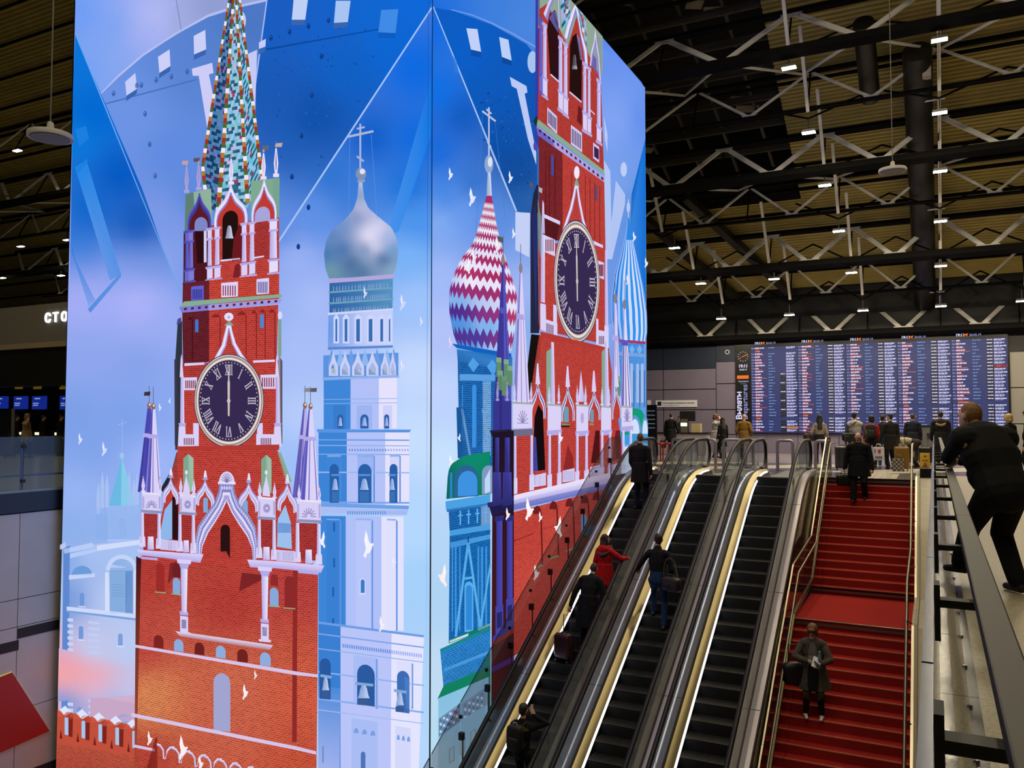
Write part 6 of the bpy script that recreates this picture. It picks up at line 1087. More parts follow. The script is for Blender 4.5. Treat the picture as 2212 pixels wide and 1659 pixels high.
# lamps
M_lens = mat('lamp_lens', '#ffffff', .4, emit='#fff6dc', strength=26.0); M_hous = mat('lamp_housing', '#1c1a18', .5)
lmp = thing('ceiling_lamp', 'rectangular white flood lamp hanging under the roof trusses', 'lamp', (0, 0, 0), group='flood lamps under the roof')
MB().bb((-.2, -.1, .0), (.2, .1, .08)).build('housing', M_hous, lmp); MB().bb((-.2, -.1, -.03), (.2, .1, -.002)).build('lens', M_lens, lmp); MB().tube([(0, 0, .08), (0, 0, .45)], .025, 6).build('hanger', M_hous, lmp)
ld = bpy.data.lights.new('lamp_light', 'AREA'); ld.shape = 'RECTANGLE'; ld.size = .4; ld.size_y = .2; ld.energy = LAMP_W; ld.color = LAMP_C; ld.spread = R(170)
lo = bpy.data.objects.new('lamp_light', ld); COL.objects.link(lo); lo.parent = lmp; lo.location = (0, 0, -.05)
spots = [(.33 - k * sp(y), y) for y in (25.37, 27.83, 30.16, 32.47, 34.85, 37.3) for k in (0, 1)] + [(-5.75, 34.88), (-5.53, 37.33), (-9.24, 32.52), (-8.76, 34.82), (-8.48, 37.33), (3.12, 37.26), (3.3, 34.8), (3.5, 30.1), (3.9, 25.4)]
spots += [(-36.34, 22.35), (-44.26, 27.54), (-40.39, 27.58), (-49.26, 29.59), (-44.36, 29.97)]
spots += [(x, y) for y in (-3, 1, 8) for x in (-15, -10, -5, 0, 4.5)]
spots += [(.4, 20.6), (-4.2, 20.6), (.4, 15.8), (-4.6, 15.8), (.4, 12), (-5, 12), (4.5, 20.6), (4.5, 12), (-22, 12), (-24, 16), (-30, 14.5), (-38, 15)]  # the far left ones are unseen lamps, added to brighten the left gallery
NEAR = 'unseen flood lamp over the near hall, above and outside the picture'
ORD = ['nearest', 'second', 'third', 'fourth', 'fifth', 'farthest']
def lamp_label(x, y):
    rw = [25.37, 27.83, 30.16, 32.47, 34.85, 37.3]; i = min(range(6), key=lambda k: abs(rw[k] - y))
    if x < -30: return {22.35: 'flood lamp highest of those left of the video column', 27.54: 'flood lamp on the left at the picture edge, middle height', 27.58: 'flood lamp touching the left edge of the video column', 29.59: 'flood lamp lowest at the left picture edge', 29.97: 'lower flood lamp just left of the video column'}.get(y, NEAR)
    if y < 25 or (x > 3.15 and y < 37): return NEAR
    if x > 3: return 'flood lamp at the right picture edge above the departures board'
    if x > -1: return ORD[i] + ' flood lamp in the straight row above the gallery rail'
    if x > -4.5: return ORD[i] + ' flood lamp in the slanting row over the stairs'
    if x > -7: return ('upper' if y < 36 else 'lower') + ' flood lamp of the pair over the empty escalator'
    return {0: 'upper', 1: 'middle', 2: 'lowest'}[[32.52, 34.82, 37.33].index(y)] + ' flood lamp of the three nearest the video column edge'
first = True
for x, y in spots:
    o = lmp if first else copy_tree(lmp); first = False; o['label'] = lamp_label(x, y); o.location = (x, y, 24.8 - .5 * max(y, 13.6) if y > 13.6 else 17.4)
# hanging round loudspeakers
def disc(lab, p, top, r=.35):
    o = thing('pendant_speaker', lab, 'speaker', p); MB().lathe([(r, 0), (r, .05), (r * .97, .08), (r * .5, .12), (.06, .16), (.05, .26), (.02, .28)], n=28).build('body', mat('speaker_white', '#b4b0a4', .5), o, smooth=True); MB().lathe([(r * .86, -.012), (r * .88, 0.002)], n=28).build('grille', mat('grille_grey', '#7c7a76', .7), o); MB().tube([(0, 0, .27), (0, 0, top)], .012, 6).build('cable', mat('cable_grey', '#6a665c', .5), o)
disc('white disc loudspeaker hanging on a cable over the stairs', (-.86, 24, 8.2), 7); disc('grey disc loudspeaker hanging on the left of the video column', (-13.1, 8.6, 6.3), 9)
# ================================================================== people
class Body:
    """a figure in its own frame (facing +Y, right hand towards +X): closed volumes fused into one skin"""
    def __init__(s): s.mb = MB(); s.pr = []
    def _ring(s, c, x, y, ax, ay, n): return [c + x * (ax * math.cos(2 * math.pi * j / n)) + y * (ay * math.sin(2 * math.pi * j / n)) for j in range(n)]
    def _frame(s, d, side):
        x = Vector(side) - d * d.dot(Vector(side))
        if x.length < .05: x = Vector((0, 1, 0)) - d * d.y
        x.normalize(); return x, d.cross(x)
    def cap(s, p, q, r0, r1, m, f=(1, 1), side=(1, 0, 0), flat=False):
        """tapered limb from p to q; f = stretch of the section across / along depth; flat = cut ends like a hem"""
        p, q = Vector(p), Vector(q); d = q - p; L = d.length
        if L < 1e-5: d = Vector((0, 0, 1)); L = 1e-5
        d /= L; x, y = s._frame(d, side); n = 12; rings = []
        pro = [(0, 1)] if flat else [(-math.cos(R(a)), math.sin(R(a))) for a in (12, 40, 66)] + [(0, 1)]
        for t, k in pro: rings.append(s._ring(p + d * t * r0, x, y, r0 * k * f[0], r0 * k * f[1], n))
        for t, k in ([(0, 1)] if flat else [(0, 1)] + [(math.cos(R(a)), math.sin(R(a))) for a in (66, 40, 12)]): rings.append(s._ring(q + d * t * r1, x, y, r1 * k * f[0], r1 * k * f[1], n))
        vs = [v for r_ in rings for v in r_]; k = len(rings)
        fs = [(i * n + j, i * n + (j + 1) % n, (i + 1) * n + (j + 1) % n, (i + 1) * n + j) for i in range(k - 1) for j in range(n)] + [tuple(range(n))[::-1], tuple((k - 1) * n + j for j in range(n))]
        s.mb.raw(vs, fs); s.pr.append(('c', np.array(p), np.array(d), L, r0, r1, np.array(x), np.array(y), f, m, flat)); return s
    def ell(s, c, r, m, rot=None, bias=0.0):
        c = Vector(c); rot = rot or Matrix.Identity(3); n = 14; rings = []
        for a in range(8, 181, 20): rings.append([c + rot @ Vector((r[0] * math.sin(R(a)) * math.cos(2 * math.pi * j / n), r[1] * math.sin(R(a)) * math.sin(2 * math.pi * j / n), -r[2] * math.cos(R(a)))) for j in range(n)])
        vs = [v for q in rings for v in q]; k = len(rings)
        s.mb.raw(vs, [(i * n + j, i * n + (j + 1) % n, (i + 1) * n + (j + 1) % n, (i + 1) * n + j) for i in range(k - 1) for j in range(n)] + [tuple(range(n))[::-1], tuple((k - 1) * n + j for j in range(n))])
        s.pr.append(('e', np.array(c), np.array(rot.transposed()), r, bias, m)); return s
    def paint(s, c, r, m, rot=None, bias=.006):     # colour only: eyes, mouth, stripes of dress
        s.pr.append(('e', np.array(Vector(c)), np.array((rot or Matrix.Identity(3)).transposed()), r, bias, m)); return s
    def finish(s, name, voxel, parent=None):
        me = bpy.data.meshes.new('raw'); me.from_pydata(s.mb.v, [], s.mb.f); o = bpy.data.objects.new('raw', me); COL.objects.link(o)
        rm = o.modifiers.new('r', 'REMESH'); rm.mode = 'VOXEL'; rm.voxel_size = voxel; rm.use_smooth_shade = True
        sm = o.modifiers.new('s', 'SMOOTH'); sm.factor = .5; sm.iterations = 3
        out = bpy.data.meshes.new_from_object(o.evaluated_get(bpy.context.evaluated_depsgraph_get())); bpy.data.objects.remove(o); out.name = name
        nf = len(out.polygons); ctr = np.zeros(nf * 3); out.polygons.foreach_get('center', ctr); ctr = ctr.reshape(-1, 3); best = np.full(nf, 9.0); mi = np.zeros(nf, dtype=np.int32); mats = []
        for pr in s.pr:
            if pr[0] == 'c':
                _, p, d, L, r0, r1, x, y, f, m, flat = pr; v = ctr - p; t = v @ d; tc = np.clip(t, 0, L); rr = r0 + (r1 - r0) * tc / L; w = v - tc[:, None] * d
                rho = np.sqrt((w @ x / f[0]) ** 2 + (w @ y / f[1]) ** 2 + (w @ d) ** 2); dist = rho - rr
            else:
                _, c, rt, r, bias, m = pr; v = (ctr - c) @ rt.T / np.array(r); dist = (np.linalg.norm(v, axis=1) - 1) * min(r) - bias
            if m not in mats: mats.append(m)
            k = dist < best; best[k] = dist[k]; mi[k] = mats.index(m)
        out.materials.clear()
        for m in mats: out.materials.append(m)
        out.polygons.foreach_set('material_index', mi); out.polygons.foreach_set('use_smooth', [True] * nf)
        ob = bpy.data.objects.new(name, out); COL.objects.link(ob); ob.parent = parent; return ob
def cloth(n, c, rough=.85): return mat('cloth_' + n, c, rough, noise=.25, nscale=14, bump=.25, spec=.25)
SKIN = mat('skin', '#cc9478', .55, noise=.06, nscale=20); SKIN2 = mat('skin_pale', '#dca88e', .55)
def ik(a, b, l1, l2, pole):
    a, b = Vector(a), Vector(b); d = b - a; L = min(d.length, (l1 + l2) * .995); d.normalize(); x = (l1 * l1 - l2 * l2 + L * L) / (2 * L); h = math.sqrt(max(l1 * l1 - x * x, 0)); p = Vector(pole); p = p - d * p.dot(d); p.normalize(); return a + d * x + p * h, a + d * L
def hand(b, w, fwd, out, m, k=1.0, curl=.5, down=(0, 0, -1)):
    """palm and five unequal fingers bent towards 'down'; out = thumb side"""
    w, f, o, dn = Vector(w), Vector(fwd).normalized(), Vector(out).normalized(), Vector(down).normalized(); c = w + f * .045 * k
    b.cap(w, w + f * .08 * k, .026 * k, .03 * k, m, (1.3, .65), o)
    for i, (s_, L) in enumerate(((-.034, .062), (-.012, .074), (.012, .08), (.034, .07))):
        p0 = w + f * .085 * k + o * s_ * k; p1 = p0 + (f * (1 - curl * .5) + dn * curl).normalized() * L * .5 * k; p2 = p1 + (f * (1 - curl * 1.3) + dn * curl * 1.4).normalized() * L * .5 * k
        b.cap(p0 - f * .02 * k, p1, .0105 * k, .0095 * k, m); b.cap(p1, p2, .0095 * k, .008 * k, m)
    t0 = w + f * .03 * k + o * .03 * k; t1 = t0 + (f * .6 + o * .6 + dn * .4).normalized() * .035 * k; b.cap(t0 - o * .02 * k, t1, .013 * k, .0105 * k, m); b.cap(t1, t1 + (f * .8 + dn * .6).normalized() * .028 * k, .0105 * k, .009 * k, m)
def person(label, loc, rz, H=1.75, top='black', tc='#141416', bot='dark', bc='#16161a', shoe='#0c0c0c', hair='#2a1c14', hs='short', skin=None, fem=False, coat=None, flare=1.0, lean=0.0, sway=0.0, hands=None, feet=None, hipz=None, headyaw=0.0, headpitch=0.0, collar=None, fur=None, hood=None, hoodc=None, skirt=None, sleeve=None, vest=None, voxel=.011, bulk=1.0, extra=None, hipoff=(0, 0), look=None, group=None, boots=False, headk=1.0):
    k = H / 1.75; sk = skin or SKIN; mt, mb_, ms, mh = cloth(top, tc), cloth(bot, bc), mat('shoe_' + shoe, shoe, .45), mat('hair_' + hair, hair, .6, noise=.3, nscale=60, bump=.3); msl = cloth(*sleeve) if sleeve else mt
    b = Body(); V = Vector
    hz = (hipz or .92) * k; hp = V((hipoff[0], hipoff[1], hz)); tl = R(lean); up_ = V((math.sin(R(sway)), math.sin(tl), math.cos(tl))).normalized(); fw = V((0, math.cos(tl), -math.sin(tl)))
    T = lambda u, f=0, x=0: hp + up_ * (u * k) + fw * (f * k) + V((x * k, 0, 0))
    sw = (.165 if fem else .19) * (1 + (bulk - 1) * .5); bw = bulk
    # torso: pelvis, waist, chest, shoulders
    b.cap(T(-.02), T(.12), .135 * k * bw, .13 * k * bw, mt if coat else mb_, (1.15, .85)); b.cap(T(.1), T(.3), .128 * k * bw, .15 * k * bw, mt, (1.12, .82)); b.cap(T(.3), T(.44), .15 * k * bw, .135 * k * bw, mt, (1.18, .82)); b.cap(T(.47, 0, -sw + .05), T(.47, 0, sw - .05), .085 * k * bw, .085 * k * bw, mt, (1, .95), (0, 1, 0))
    b.cap(T(.46), T(.545), .085 * k, .07 * k, mt, (1.2, 1)); b.cap(T(.5), T(.63, .025), .056 * k, .052 * k, sk)
    if collar: b.cap(T(.53, .01), T(.57, .015), .085 * k, .072 * k, cloth(*collar))
    if fem and not coat: b.ell(T(.33, .1, .07), (.06 * k, .05 * k, .06 * k), mt); b.ell(T(.33, .1, -.07), (.06 * k, .05 * k, .06 * k), mt)
    if bulk > 1.12: b.ell(T(.16, .05), (.15 * k * bw, .11 * k * bw, .2 * k), mt)
    if vest: b.cap(T(.1, -.02), T(.44, -.02), .15 * k, .155 * k, cloth(*vest), (1.16, .84))
    if coat:  # skirt of the coat down to the hem
        hem = hp + V((0, math.sin(tl) * -.1, -(hz - coat * k))); b.cap(T(.16), hem, .15 * k * bw, .185 * k * flare * bw, mt, (1.12, 1.02), flat=True)
    if skirt: b.cap(T(.06), hp + V((0, 0, -(hz - skirt * k))), .14 * k, .17 * k, cloth(bot, bc), (1.12, .9), flat=True)
    # head
    hc = T(.735, .04); hr = Matrix.Rotation(R(headyaw), 3, 'Z') @ Matrix.Rotation(R(headpitch), 3, 'X'); kk = k; k = k * headk; Hh = lambda x, y, z, k=k: hc + hr @ V((x * k, y * k, z * k))
    b.ell(hc, (.074 * k, .092 * k, .108 * k), sk, hr); b.ell(Hh(0, .025, -.06), (.055 * k, .062 * k, .058 * k), sk, hr)      # skull, jaw
    b.ell(Hh(0, .098, -.015), (.013 * k, .02 * k, .026 * k), sk, hr); b.cap(Hh(-.02, .086, .018), Hh(.02, .086, .018), .012 * k, .012 * k, sk)
    for s_ in (-1, 1): b.ell(Hh(s_ * .077, -.005, -.008), (.012 * k, .022 * k, .032 * k), sk, hr); b.paint(Hh(s_ * .031, .086, .006), (.013 * k, .014 * k, .008 * k), mat('eye_dark', '#1c1410', .3)); b.paint(Hh(s_ * .031, .088, .03), (.018 * k, .012 * k, .006 * k), mh)
    b.paint(Hh(0, .085, -.055), (.024 * k, .014 * k, .007 * k), mat('lips', '#8c4a42', .5))
    if hs == 'short': b.ell(Hh(0, -.018, .03), (.081 * k, .092 * k, .094 * k), mh, hr); b.ell(Hh(0, -.055, -.015), (.066 * k, .052 * k, .07 * k), mh, hr); b.ell(Hh(0, .03, .07), (.06 * k, .05 * k, .045 * k), mh, hr)
    elif hs == 'crop': b.paint(Hh(0, -.03, .045), (.088 * k, .098 * k, .088 * k), mh, hr); b.paint(Hh(0, -.06, -.02), (.072 * k, .05 * k, .07 * k), mh, hr)
    elif hs == 'balding': b.paint(Hh(0, -.05, -.005), (.085 * k, .062 * k, .055 * k), mh, hr)
    elif hs == 'long': b.ell(Hh(0, -.02, .03), (.087 * k, .098 * k, .098 * k), mh, hr); b.cap(Hh(0, -.06, .0), T(.36, -.1), .08 * k, .075 * k, mh, (1.15, .6)); b.cap(Hh(.07, 0, 0), T(.5, .02, .09), .035 * k, .03 * k, mh); b.cap(Hh(-.07, 0, 0), T(.5, .02, -.09), .035 * k, .03 * k, mh)
    elif hs == 'bob': b.ell(Hh(0, -.02, .03), (.1 * k, .108 * k, .105 * k), mh, hr); b.ell(Hh(0, -.05, -.05), (.098 * k, .08 * k, .085 * k), mh, hr); b.ell(Hh(.07, .02, -.02), (.03 * k, .05 * k, .09 * k), mh, hr); b.ell(Hh(-.07, .02, -.02), (.03 * k, .05 * k, .09 * k), mh, hr); b.ell(Hh(0, .07, .075), (.07 * k, .035 * k, .035 * k), mh, hr)
    elif hs == 'cap': mc = cloth('cap', '#10121a'); b.cap(Hh(0, -.005, .05), Hh(0, -.01, .1), .092 * k, .1 * k, mc, (1, 1.1), flat=True); b.ell(Hh(0, .09, .048), (.07 * k, .06 * k, .012 * k), mc, hr); b.ell(Hh(0, -.05, -.02), (.07 * k, .05 * k, .06 * k), mh, hr)
    k = kk
    if hood: b.ell(T(.5, -.09), (.15 * k, .075 * k, .1 * k), cloth(*hood)); b.cap(T(.54, -.02, -.12), T(.54, -.02, .12), .05 * k, .05 * k, cloth(*hood))
    if fur:
        mf = mat('fur_' + fur, fur, .95, noise=.5, nscale=50, bump=.8)
        for j in range(9): a0, a1 = R(-30 + j * 27), R(-3 + j * 27); P_ = lambda a: T(.51 - .13 * math.sin(a), .02 - .19 * max(math.sin(a), -.2), 0) + V((.16 * k * math.cos(a), 0, 0)); b.cap(P_(a0), P_(a1), .038 * k, .038 * k, mf)
    # arms
    hd = hands or [None, None]
    for s_, tgt in ((1, hd[0]), (-1, hd[1])):
        S_ = T(.455, 0, s_ * (sw + .005)); 
        if tgt is None: tgt = (s_ * (sw + .07) * k + hp.x, .06 * k + hp.y, hz - .1 * k); 
        tgt = V(tgt) if not isinstance(tgt, dict) else tgt
        op = {}
        if isinstance(tgt, dict): op = tgt; tgt = V(op['at'])
        el, wr = ik(S_, tgt, .29 * k, .26 * k, op.get('pole', (s_ * .5, -1, -.3)))
        ar = .058 * k * (1 + (bulk - 1) * .6) * (1.15 if coat else 1); b.cap(S_, el, ar, ar * .84, msl); b.cap(el, wr, ar * .84, ar * .66, msl)
        fd = (wr - el).normalized(); hand(b, wr - fd * .005, op.get('dir', fd), op.get('thumb', V((-s_ * .5, .85, 0)) - fd * 0), sk, k, op.get('curl', .45), op.get('down', V((-s_, 0, 0)) if 'down' not in op else op['down']))
    # legs
    ft = feet or [(.1, .02, 0), (-.1, -.02, 0)]
    for s_, tg in ((1, ft[0]), (-1, ft[1])):
        yaw = R(tg[3]) if len(tg) > 3 else 0.0; fd = V((-math.sin(yaw), math.cos(yaw), 0)); F_ = V(tg[:3]) * 1.0; an = F_ + V((0, 0, .085 * k)); J = hp + V((s_ * .092 * k * min(bulk, 1.1), 0, -.02 * k))
        kn, an2 = ik(J, an, .43 * k, .43 * k, fd + V((s_ * .1, 0, 0))); lr = (.088 if fem else .092) * k * min(bulk, 1.35); bl = min(bulk, 1.35)
        b.cap(J, kn, lr, .066 * k * bl, mb_); b.cap(kn, an2 + V((0, 0, .015)), .064 * k * bl, .05 * k * (bl * 1.1 if not fem else .95), mb_)
        b.cap(an2 + fd * -.045 * k + V((0, 0, -.045 * k)), an2 + fd * .13 * k + V((0, 0, -.058 * k)), .042 * k, .031 * k, ms, (.95, 1)); b.cap(an2, an2 + V((0, 0, -.03 * k)), .044 * k, .045 * k, ms)
        if boots: b.cap(kn + (an2 - kn) * .3, an2, .062 * k, .05 * k, ms)
    if extra: extra(b, T, Hh, k, hr)
    o = b.finish('person', voxel); o.location = loc; o.rotation_euler = (0, 0, rz); return tag(o, label, 'person', group)
def step_at(y):          # height of the escalator tread under a given Y
    i = math.ceil((22.05 - y) / .345); yk = 22.05 - i * .345; return (-.012 if i <= 0 else -.06 if i == 1 else nose(yk)), yk
def esc_pos(x, y): z, yk = step_at(y); return Vector((x, yk + .2, z + .006))
def stair_pos(x, y): i = math.ceil((YE - y) / RU) if y > yl else 0; return i
def handbag(lab, loc, rz, w, d, h, c, drop=.05, e=.4, name='handbag'):
    o = thing(name, lab, 'bag', loc, rz); MB().soft((0, 0, -h / 2 - .02), (w, d, h), e).build('bag_body', mat('leather_' + c, c, .5, noise=.25, nscale=16, bump=.3), o, smooth=True)
    MB().tube([(-w * .25, 0, -.04), (-w * .2, 0, drop), (w * .2, 0, drop), (w * .25, 0, -.04)], .011, 6).build('handle', mat('leather_' + c, c, .5), o); return o
# --- on the escalators
p = esc_pos(-6.68, 20.3)
person('man in a dark coat and jeans near the top of the escalator, seen from behind', p, R(-4), 1.92, 'charcoal', '#15151a', 'navy', '#10152c', hair='#5a4a42', hs='crop', coat=.62, bulk=1.08, hands=[(.31, .0, .78), (-.2, .16, .95)], voxel=.01)
handbag('small dark briefcase in the hand of the man near the escalator top', p + Vector((.34, .0, .66)), R(80), .32, .1, .26, '#2a1c18')
p = esc_pos(-6.46, 17.1); M_furc = '#4c4246'
person('woman in a red parka with fur trimmed hood holding the escalator handrail', p, R(-12), 1.6, 'red_parka', '#b81418', 'black_trousers', '#121216', hair='#2a1a16', hs='long', fem=True, coat=.58, flare=1.05, bulk=1.12, headyaw=-45, hood=('red_parka', '#b81418'), fur=M_furc, hands=[{'at': (.36, .32, 1.1), 'pole': (1, -.4, -.6), 'down': (.1, 0, -1), 'thumb': (-1, .2, 0), 'curl': .5}, (-.24, .1, .8)], voxel=.01, skin=SKIN2)
p = esc_pos(-6.47, 15.95)
person('man in a black overcoat bowed forward holding a suitcase handle', p, R(-4), 1.8, 'black_coat', '#0f0f14', 'black_trousers', '#0e0e12', hair='#3a2c26', hs='crop', coat=.45, bulk=1.12, lean=24, headpitch=-15, hands=[(.28, .4, 1.0), {'at': (-.34, -.1, .86), 'pole': (-1, -.6, .2), 'curl': .8, 'down': (0, 0, -1)}], voxel=.01)
sc_loc = esc_pos(-6.84, 15.62)
def suitcase(lab, loc, rz, w, d, h, c, trim, handle=True, ribs=0, cat='suitcase'):
    o = thing('suitcase', lab, cat, loc, rz); m = mat('case_' + c, c, .35, coat=.3); mt_ = mat('case_trim_' + trim, trim, .4, .3)
    MB().bb((-w / 2, -d / 2, .06), (w / 2, d / 2, h)).build('shell', m, o, bev=.05); MB().bb((-w / 2 - .004, -.02, .07), (w / 2 + .004, .02, h + .003)).build('zip_band', mt_, o, bev=.01)
    for i in range(ribs): x = -w / 2 + w * (i + 1) / (ribs + 1); MB().bb((x - .012, -d / 2 - .008, .12), (x + .012, d / 2 + .008, h - .05)).build('rib', mt_, o)
    for sx in (-1, 1):
        for sy in (-1, 1): MB().tube([(sx * (w / 2 - .05) - .012, sy * (d / 2 - .04), .03), (sx * (w / 2 - .05) + .012, sy * (d / 2 - .04), .03)], .03, 10).build('wheel', mat('wheel_grey', '#5a5a60', .4), o)
    if handle: MB().tube([(-.09, d / 2 - .02, h - .02), (-.09, d / 2, h + .36), (.09, d / 2, h + .36), (.09, d / 2 - .02, h - .02)], .01, 6).build('pull_handle', mat('pull_handle', '#8a868a', .3, .8), o)
    MB().tube([(-.08, 0, h), (-.06, 0, h + .035), (.06, 0, h + .035), (.08, 0, h)], .012, 6).build('carry_handle', mt_, o); return o
suitcase('dark red cabin suitcase on wheels standing on the escalator step', sc_loc, R(-14), .38, .24, .56, '#381014', '#3c383e')
p = esc_pos(-6.42, 13.0)
def gold(b, T, Hh, k, hr):
    for a in range(-3, 4): b.paint(T(.47 - abs(a) * .012, -.12, a * .05), (.028 * k, .05 * k, .022 * k), mat('gold_wing', '#8a7434', .6), None, .02)
person('man in a black sweatshirt with gold wing print holding a phone to his ear', p, R(-6), 1.68, 'black_sweat', '#0e0e11', 'black_jeans', '#101014', hair='#18120f', hs='short', hands=[{'at': (.2, .06, 1.52), 'pole': (1, .2, -.6), 'dir': (-.5, .1, .85), 'curl': .7, 'down': (-1, 0, 0), 'thumb': (0, .3, 1)}, (-.22, .12, .85)], headpitch=-5, extra=gold, voxel=.01)
def backpack(lab, loc, rz, c, c2, k=1.0):
    o = thing('backpack', lab, 'backpack', loc, rz); MB().soft((0, -.02 * k, .22 * k), (.31 * k, .18 * k, .46 * k)).build('main_pack', mat('pack_' + c, c, .7, noise=.2, nscale=20, bump=.2), o, smooth=True); MB().soft((0, -.1 * k, .15 * k), (.23 * k, .1 * k, .21 * k)).build('front_pocket', mat('pack_' + c2, c2, .7), o, smooth=True)
    for s_ in (-1, 1): MB().tube([(s_ * .1 * k, .05 * k, .42 * k), (s_ * .12 * k, .16 * k, .46 * k), (s_ * .13 * k, .28 * k, .36 * k), (s_ * .13 * k, .27 * k, .2 * k), (s_ * .12 * k, .05 * k, .04 * k)], .016 * k, 6).build('strap', mat('strap_dark', '#141416', .7), o)
    MB().tube([(-.04 * k, -.02 * k, .44 * k), (-.03 * k, -.02 * k, .49 * k), (.03 * k, -.02 * k, .49 * k), (.04 * k, -.02 * k, .44 * k)], .01, 6).build('loop', mat('loop_white', '#a8a8ac', .6), o); return o
backpack('black leather backpack on the man in the gold printed sweatshirt', p + Vector((-.03, -.2, .98)), R(-6), '#131215', '#1b1a1d', .95)
ph = tag(MB().bb((-.035, -.005, -.075), (.035, .005, .075)).build('phone', mat('phone_white', '#c8c0b8', .3), bev=.004), 'pale phone at the ear of the man low on the escalator', 'phone'); ph.location = p + Vector((.16, .05, 1.62)); ph.rotation_euler = (R(-10), R(10), R(80))
p = esc_pos(-5.18, 16.75)
person('man in a black jacket and blue jeans climbing the middle escalator', p, R(8), 1.92, 'black_jacket', '#101014', 'blue_jeans', '#1d3158', shoe='#16161c', hair='#20150f', hs='short', collar=('black_jacket', '#101014'), headyaw=14, hands=[{'at': (.26, .12, .98)}, {'at': (-.46, .36, 1.14), 'pole': (-.6, -.6, -.8), 'down': (0, 0, -1), 'thumb': (1, .2, 0), 'curl': .5}], feet=[(.13, -.02, 0), (-.13, .3, .206)], hipz=.93, hipoff=(0, .06), lean=6, voxel=.009, skin=SKIN)
def shoulder_bag(lab, loc, rz, c, strap):
    o = thing('shoulder_bag', lab, 'bag', loc, rz); MB().soft((0, 0, 0), (.42, .2, .28)).build('bag_body', mat('bag_' + c, c, .5, noise=.25, nscale=15, bump=.3), o, smooth=True); MB().tube([Vector(q) for q in strap], .018, 6).build('strap', mat('bag_strap', '#3c2c22', .6), o); MB().tube([(-.12, -.02, .12), (-.08, -.02, .19), (.08, -.02, .19), (.12, -.02, .12)], .012, 6).build('grip', mat('bag_strap', '#3c2c22', .6), o); MB().soft((-.07, -.085, -.03), (.17, .06, .14)).build('pocket', mat('bag_pocket', '#201414', .5), o, smooth=True); return o
shoulder_bag('dark brown leather holdall on the shoulder of the man in jeans', p + Vector((.34, -.14, .98)), R(-20), '#2a1a18', [(-.18, 0, .1), (-.2, .03, .3), (-.17, .06, .46), (-.1, .1, .5), (-.02, .14, .42), (.12, .05, .12)])
# --- on the red stairs
zs = lambda y: -math.ceil((YE - y) / RU - 1e-6) * RI if y > yl else -2.5 - math.ceil((YE + yf - y) / RU - 1e-6) * RI
z0, z1 = zs(23.55), zs(23.25)
person('balding man in a black parka walking down the red stairs', (-1.78, 23.45, z0), R(176), 1.77, 'black_parka', '#0f1012', 'black_trousers', '#0d0d10', shoe='#2a201c', hair='#8a7a6a', hs='balding', coat=.6, bulk=1.36, flare=1.05, headpitch=-28, fur='#8a7048', hands=[(.36, .06, .72), (-.34, .12, .8)], feet=[(.13, .16, z1 - z0), (-.13, -.06, 0)], hipz=.88, lean=4, voxel=.009, skin=SKIN2)
handbag('black travel bag carried by the man coming down the stairs', (-2.13, 23.38, z0 + .66), R(25), .42, .18, .3, '#0d0d0e', .06)
zw = zs(16.12)
def pap(b, T, Hh, k, hr):
    b.paint(T(.28, .14), (.05, .1, .16), cloth('grey_blouse', '#6c6a66'), None, .03); b.paint(T(-.16, .24), (.075, .16, .3), cloth('black_trousers', '#0d0d10'), None, .03)
person('woman in a long grey tweed coat and white sneakers reading papers on the stairs', (-2.06, 16.12, zw), R(186), 1.68, 'tweed', '#4a443c', 'black_trousers', '#0d0d10', shoe='#d8d4cc', hair='#6e4424', hs='bob', fem=True, coat=.56, flare=1.3, bulk=1.22, headpitch=-34, headyaw=-10, lean=5, hands=[{'at': (.1, .3, 1.08), 'pole': (1, -.3, -.3), 'down': (-1, .3, -.5), 'thumb': (0, .4, 1)}, {'at': (-.12, .32, 1.04), 'pole': (-1, -.3, -.4), 'down': (1, .3, 0), 'thumb': (0, .3, 1)}], feet=[(.14, .06, 0, 10), (-.14, .08, 0, -8)], extra=pap, voxel=.009, skin=SKIN2)
pa = tag(MB().bb((-.07, -.004, -.1), (.07, .004, .1)).build('paper', mat('paper_white', '#d8d8e0', .7)), 'white papers in the hand of the woman in the tweed coat', 'paper'); pa.location = (-1.95, 15.7, zw + 1.1); pa.rotation_euler = (R(-40), R(20), R(10))
fo = tag(MB().bb((-.05, -.006, -.07), (.05, .006, .07)).build('passport', mat('passport_dark', '#241826', .6), bev=.004), 'dark passport held over the papers by the woman in the tweed coat', 'passport'); fo.location = (-1.93, 15.67, zw + 1.08); fo.rotation_euler = (R(-60), R(20), R(40))
bo = thing('water_bottle', 'small bottle with blue cap beside the papers of the woman on the stairs', 'bottle', (-1.9, 15.74, zw + 1.1)); MB().lathe([(.03, 0), (.03, .12), (.014, .16), (.014, .17)], n=12).build('bottle_body', mat('bottle_clear', '#9cb0bc', .1, alpha=1, trans=.6), bo, smooth=True); MB().lathe([(.018, .165), (.018, .19)], n=12).build('bottle_cap', mat('cap_blue', '#3a9ad0', .4), bo)
handbag('large soft black bag hanging from the arm of the woman on the stairs', (-2.38, 16.0, zw + 1.0), R(20), .42, .22, .42, '#0b0b0e', .3, .6)
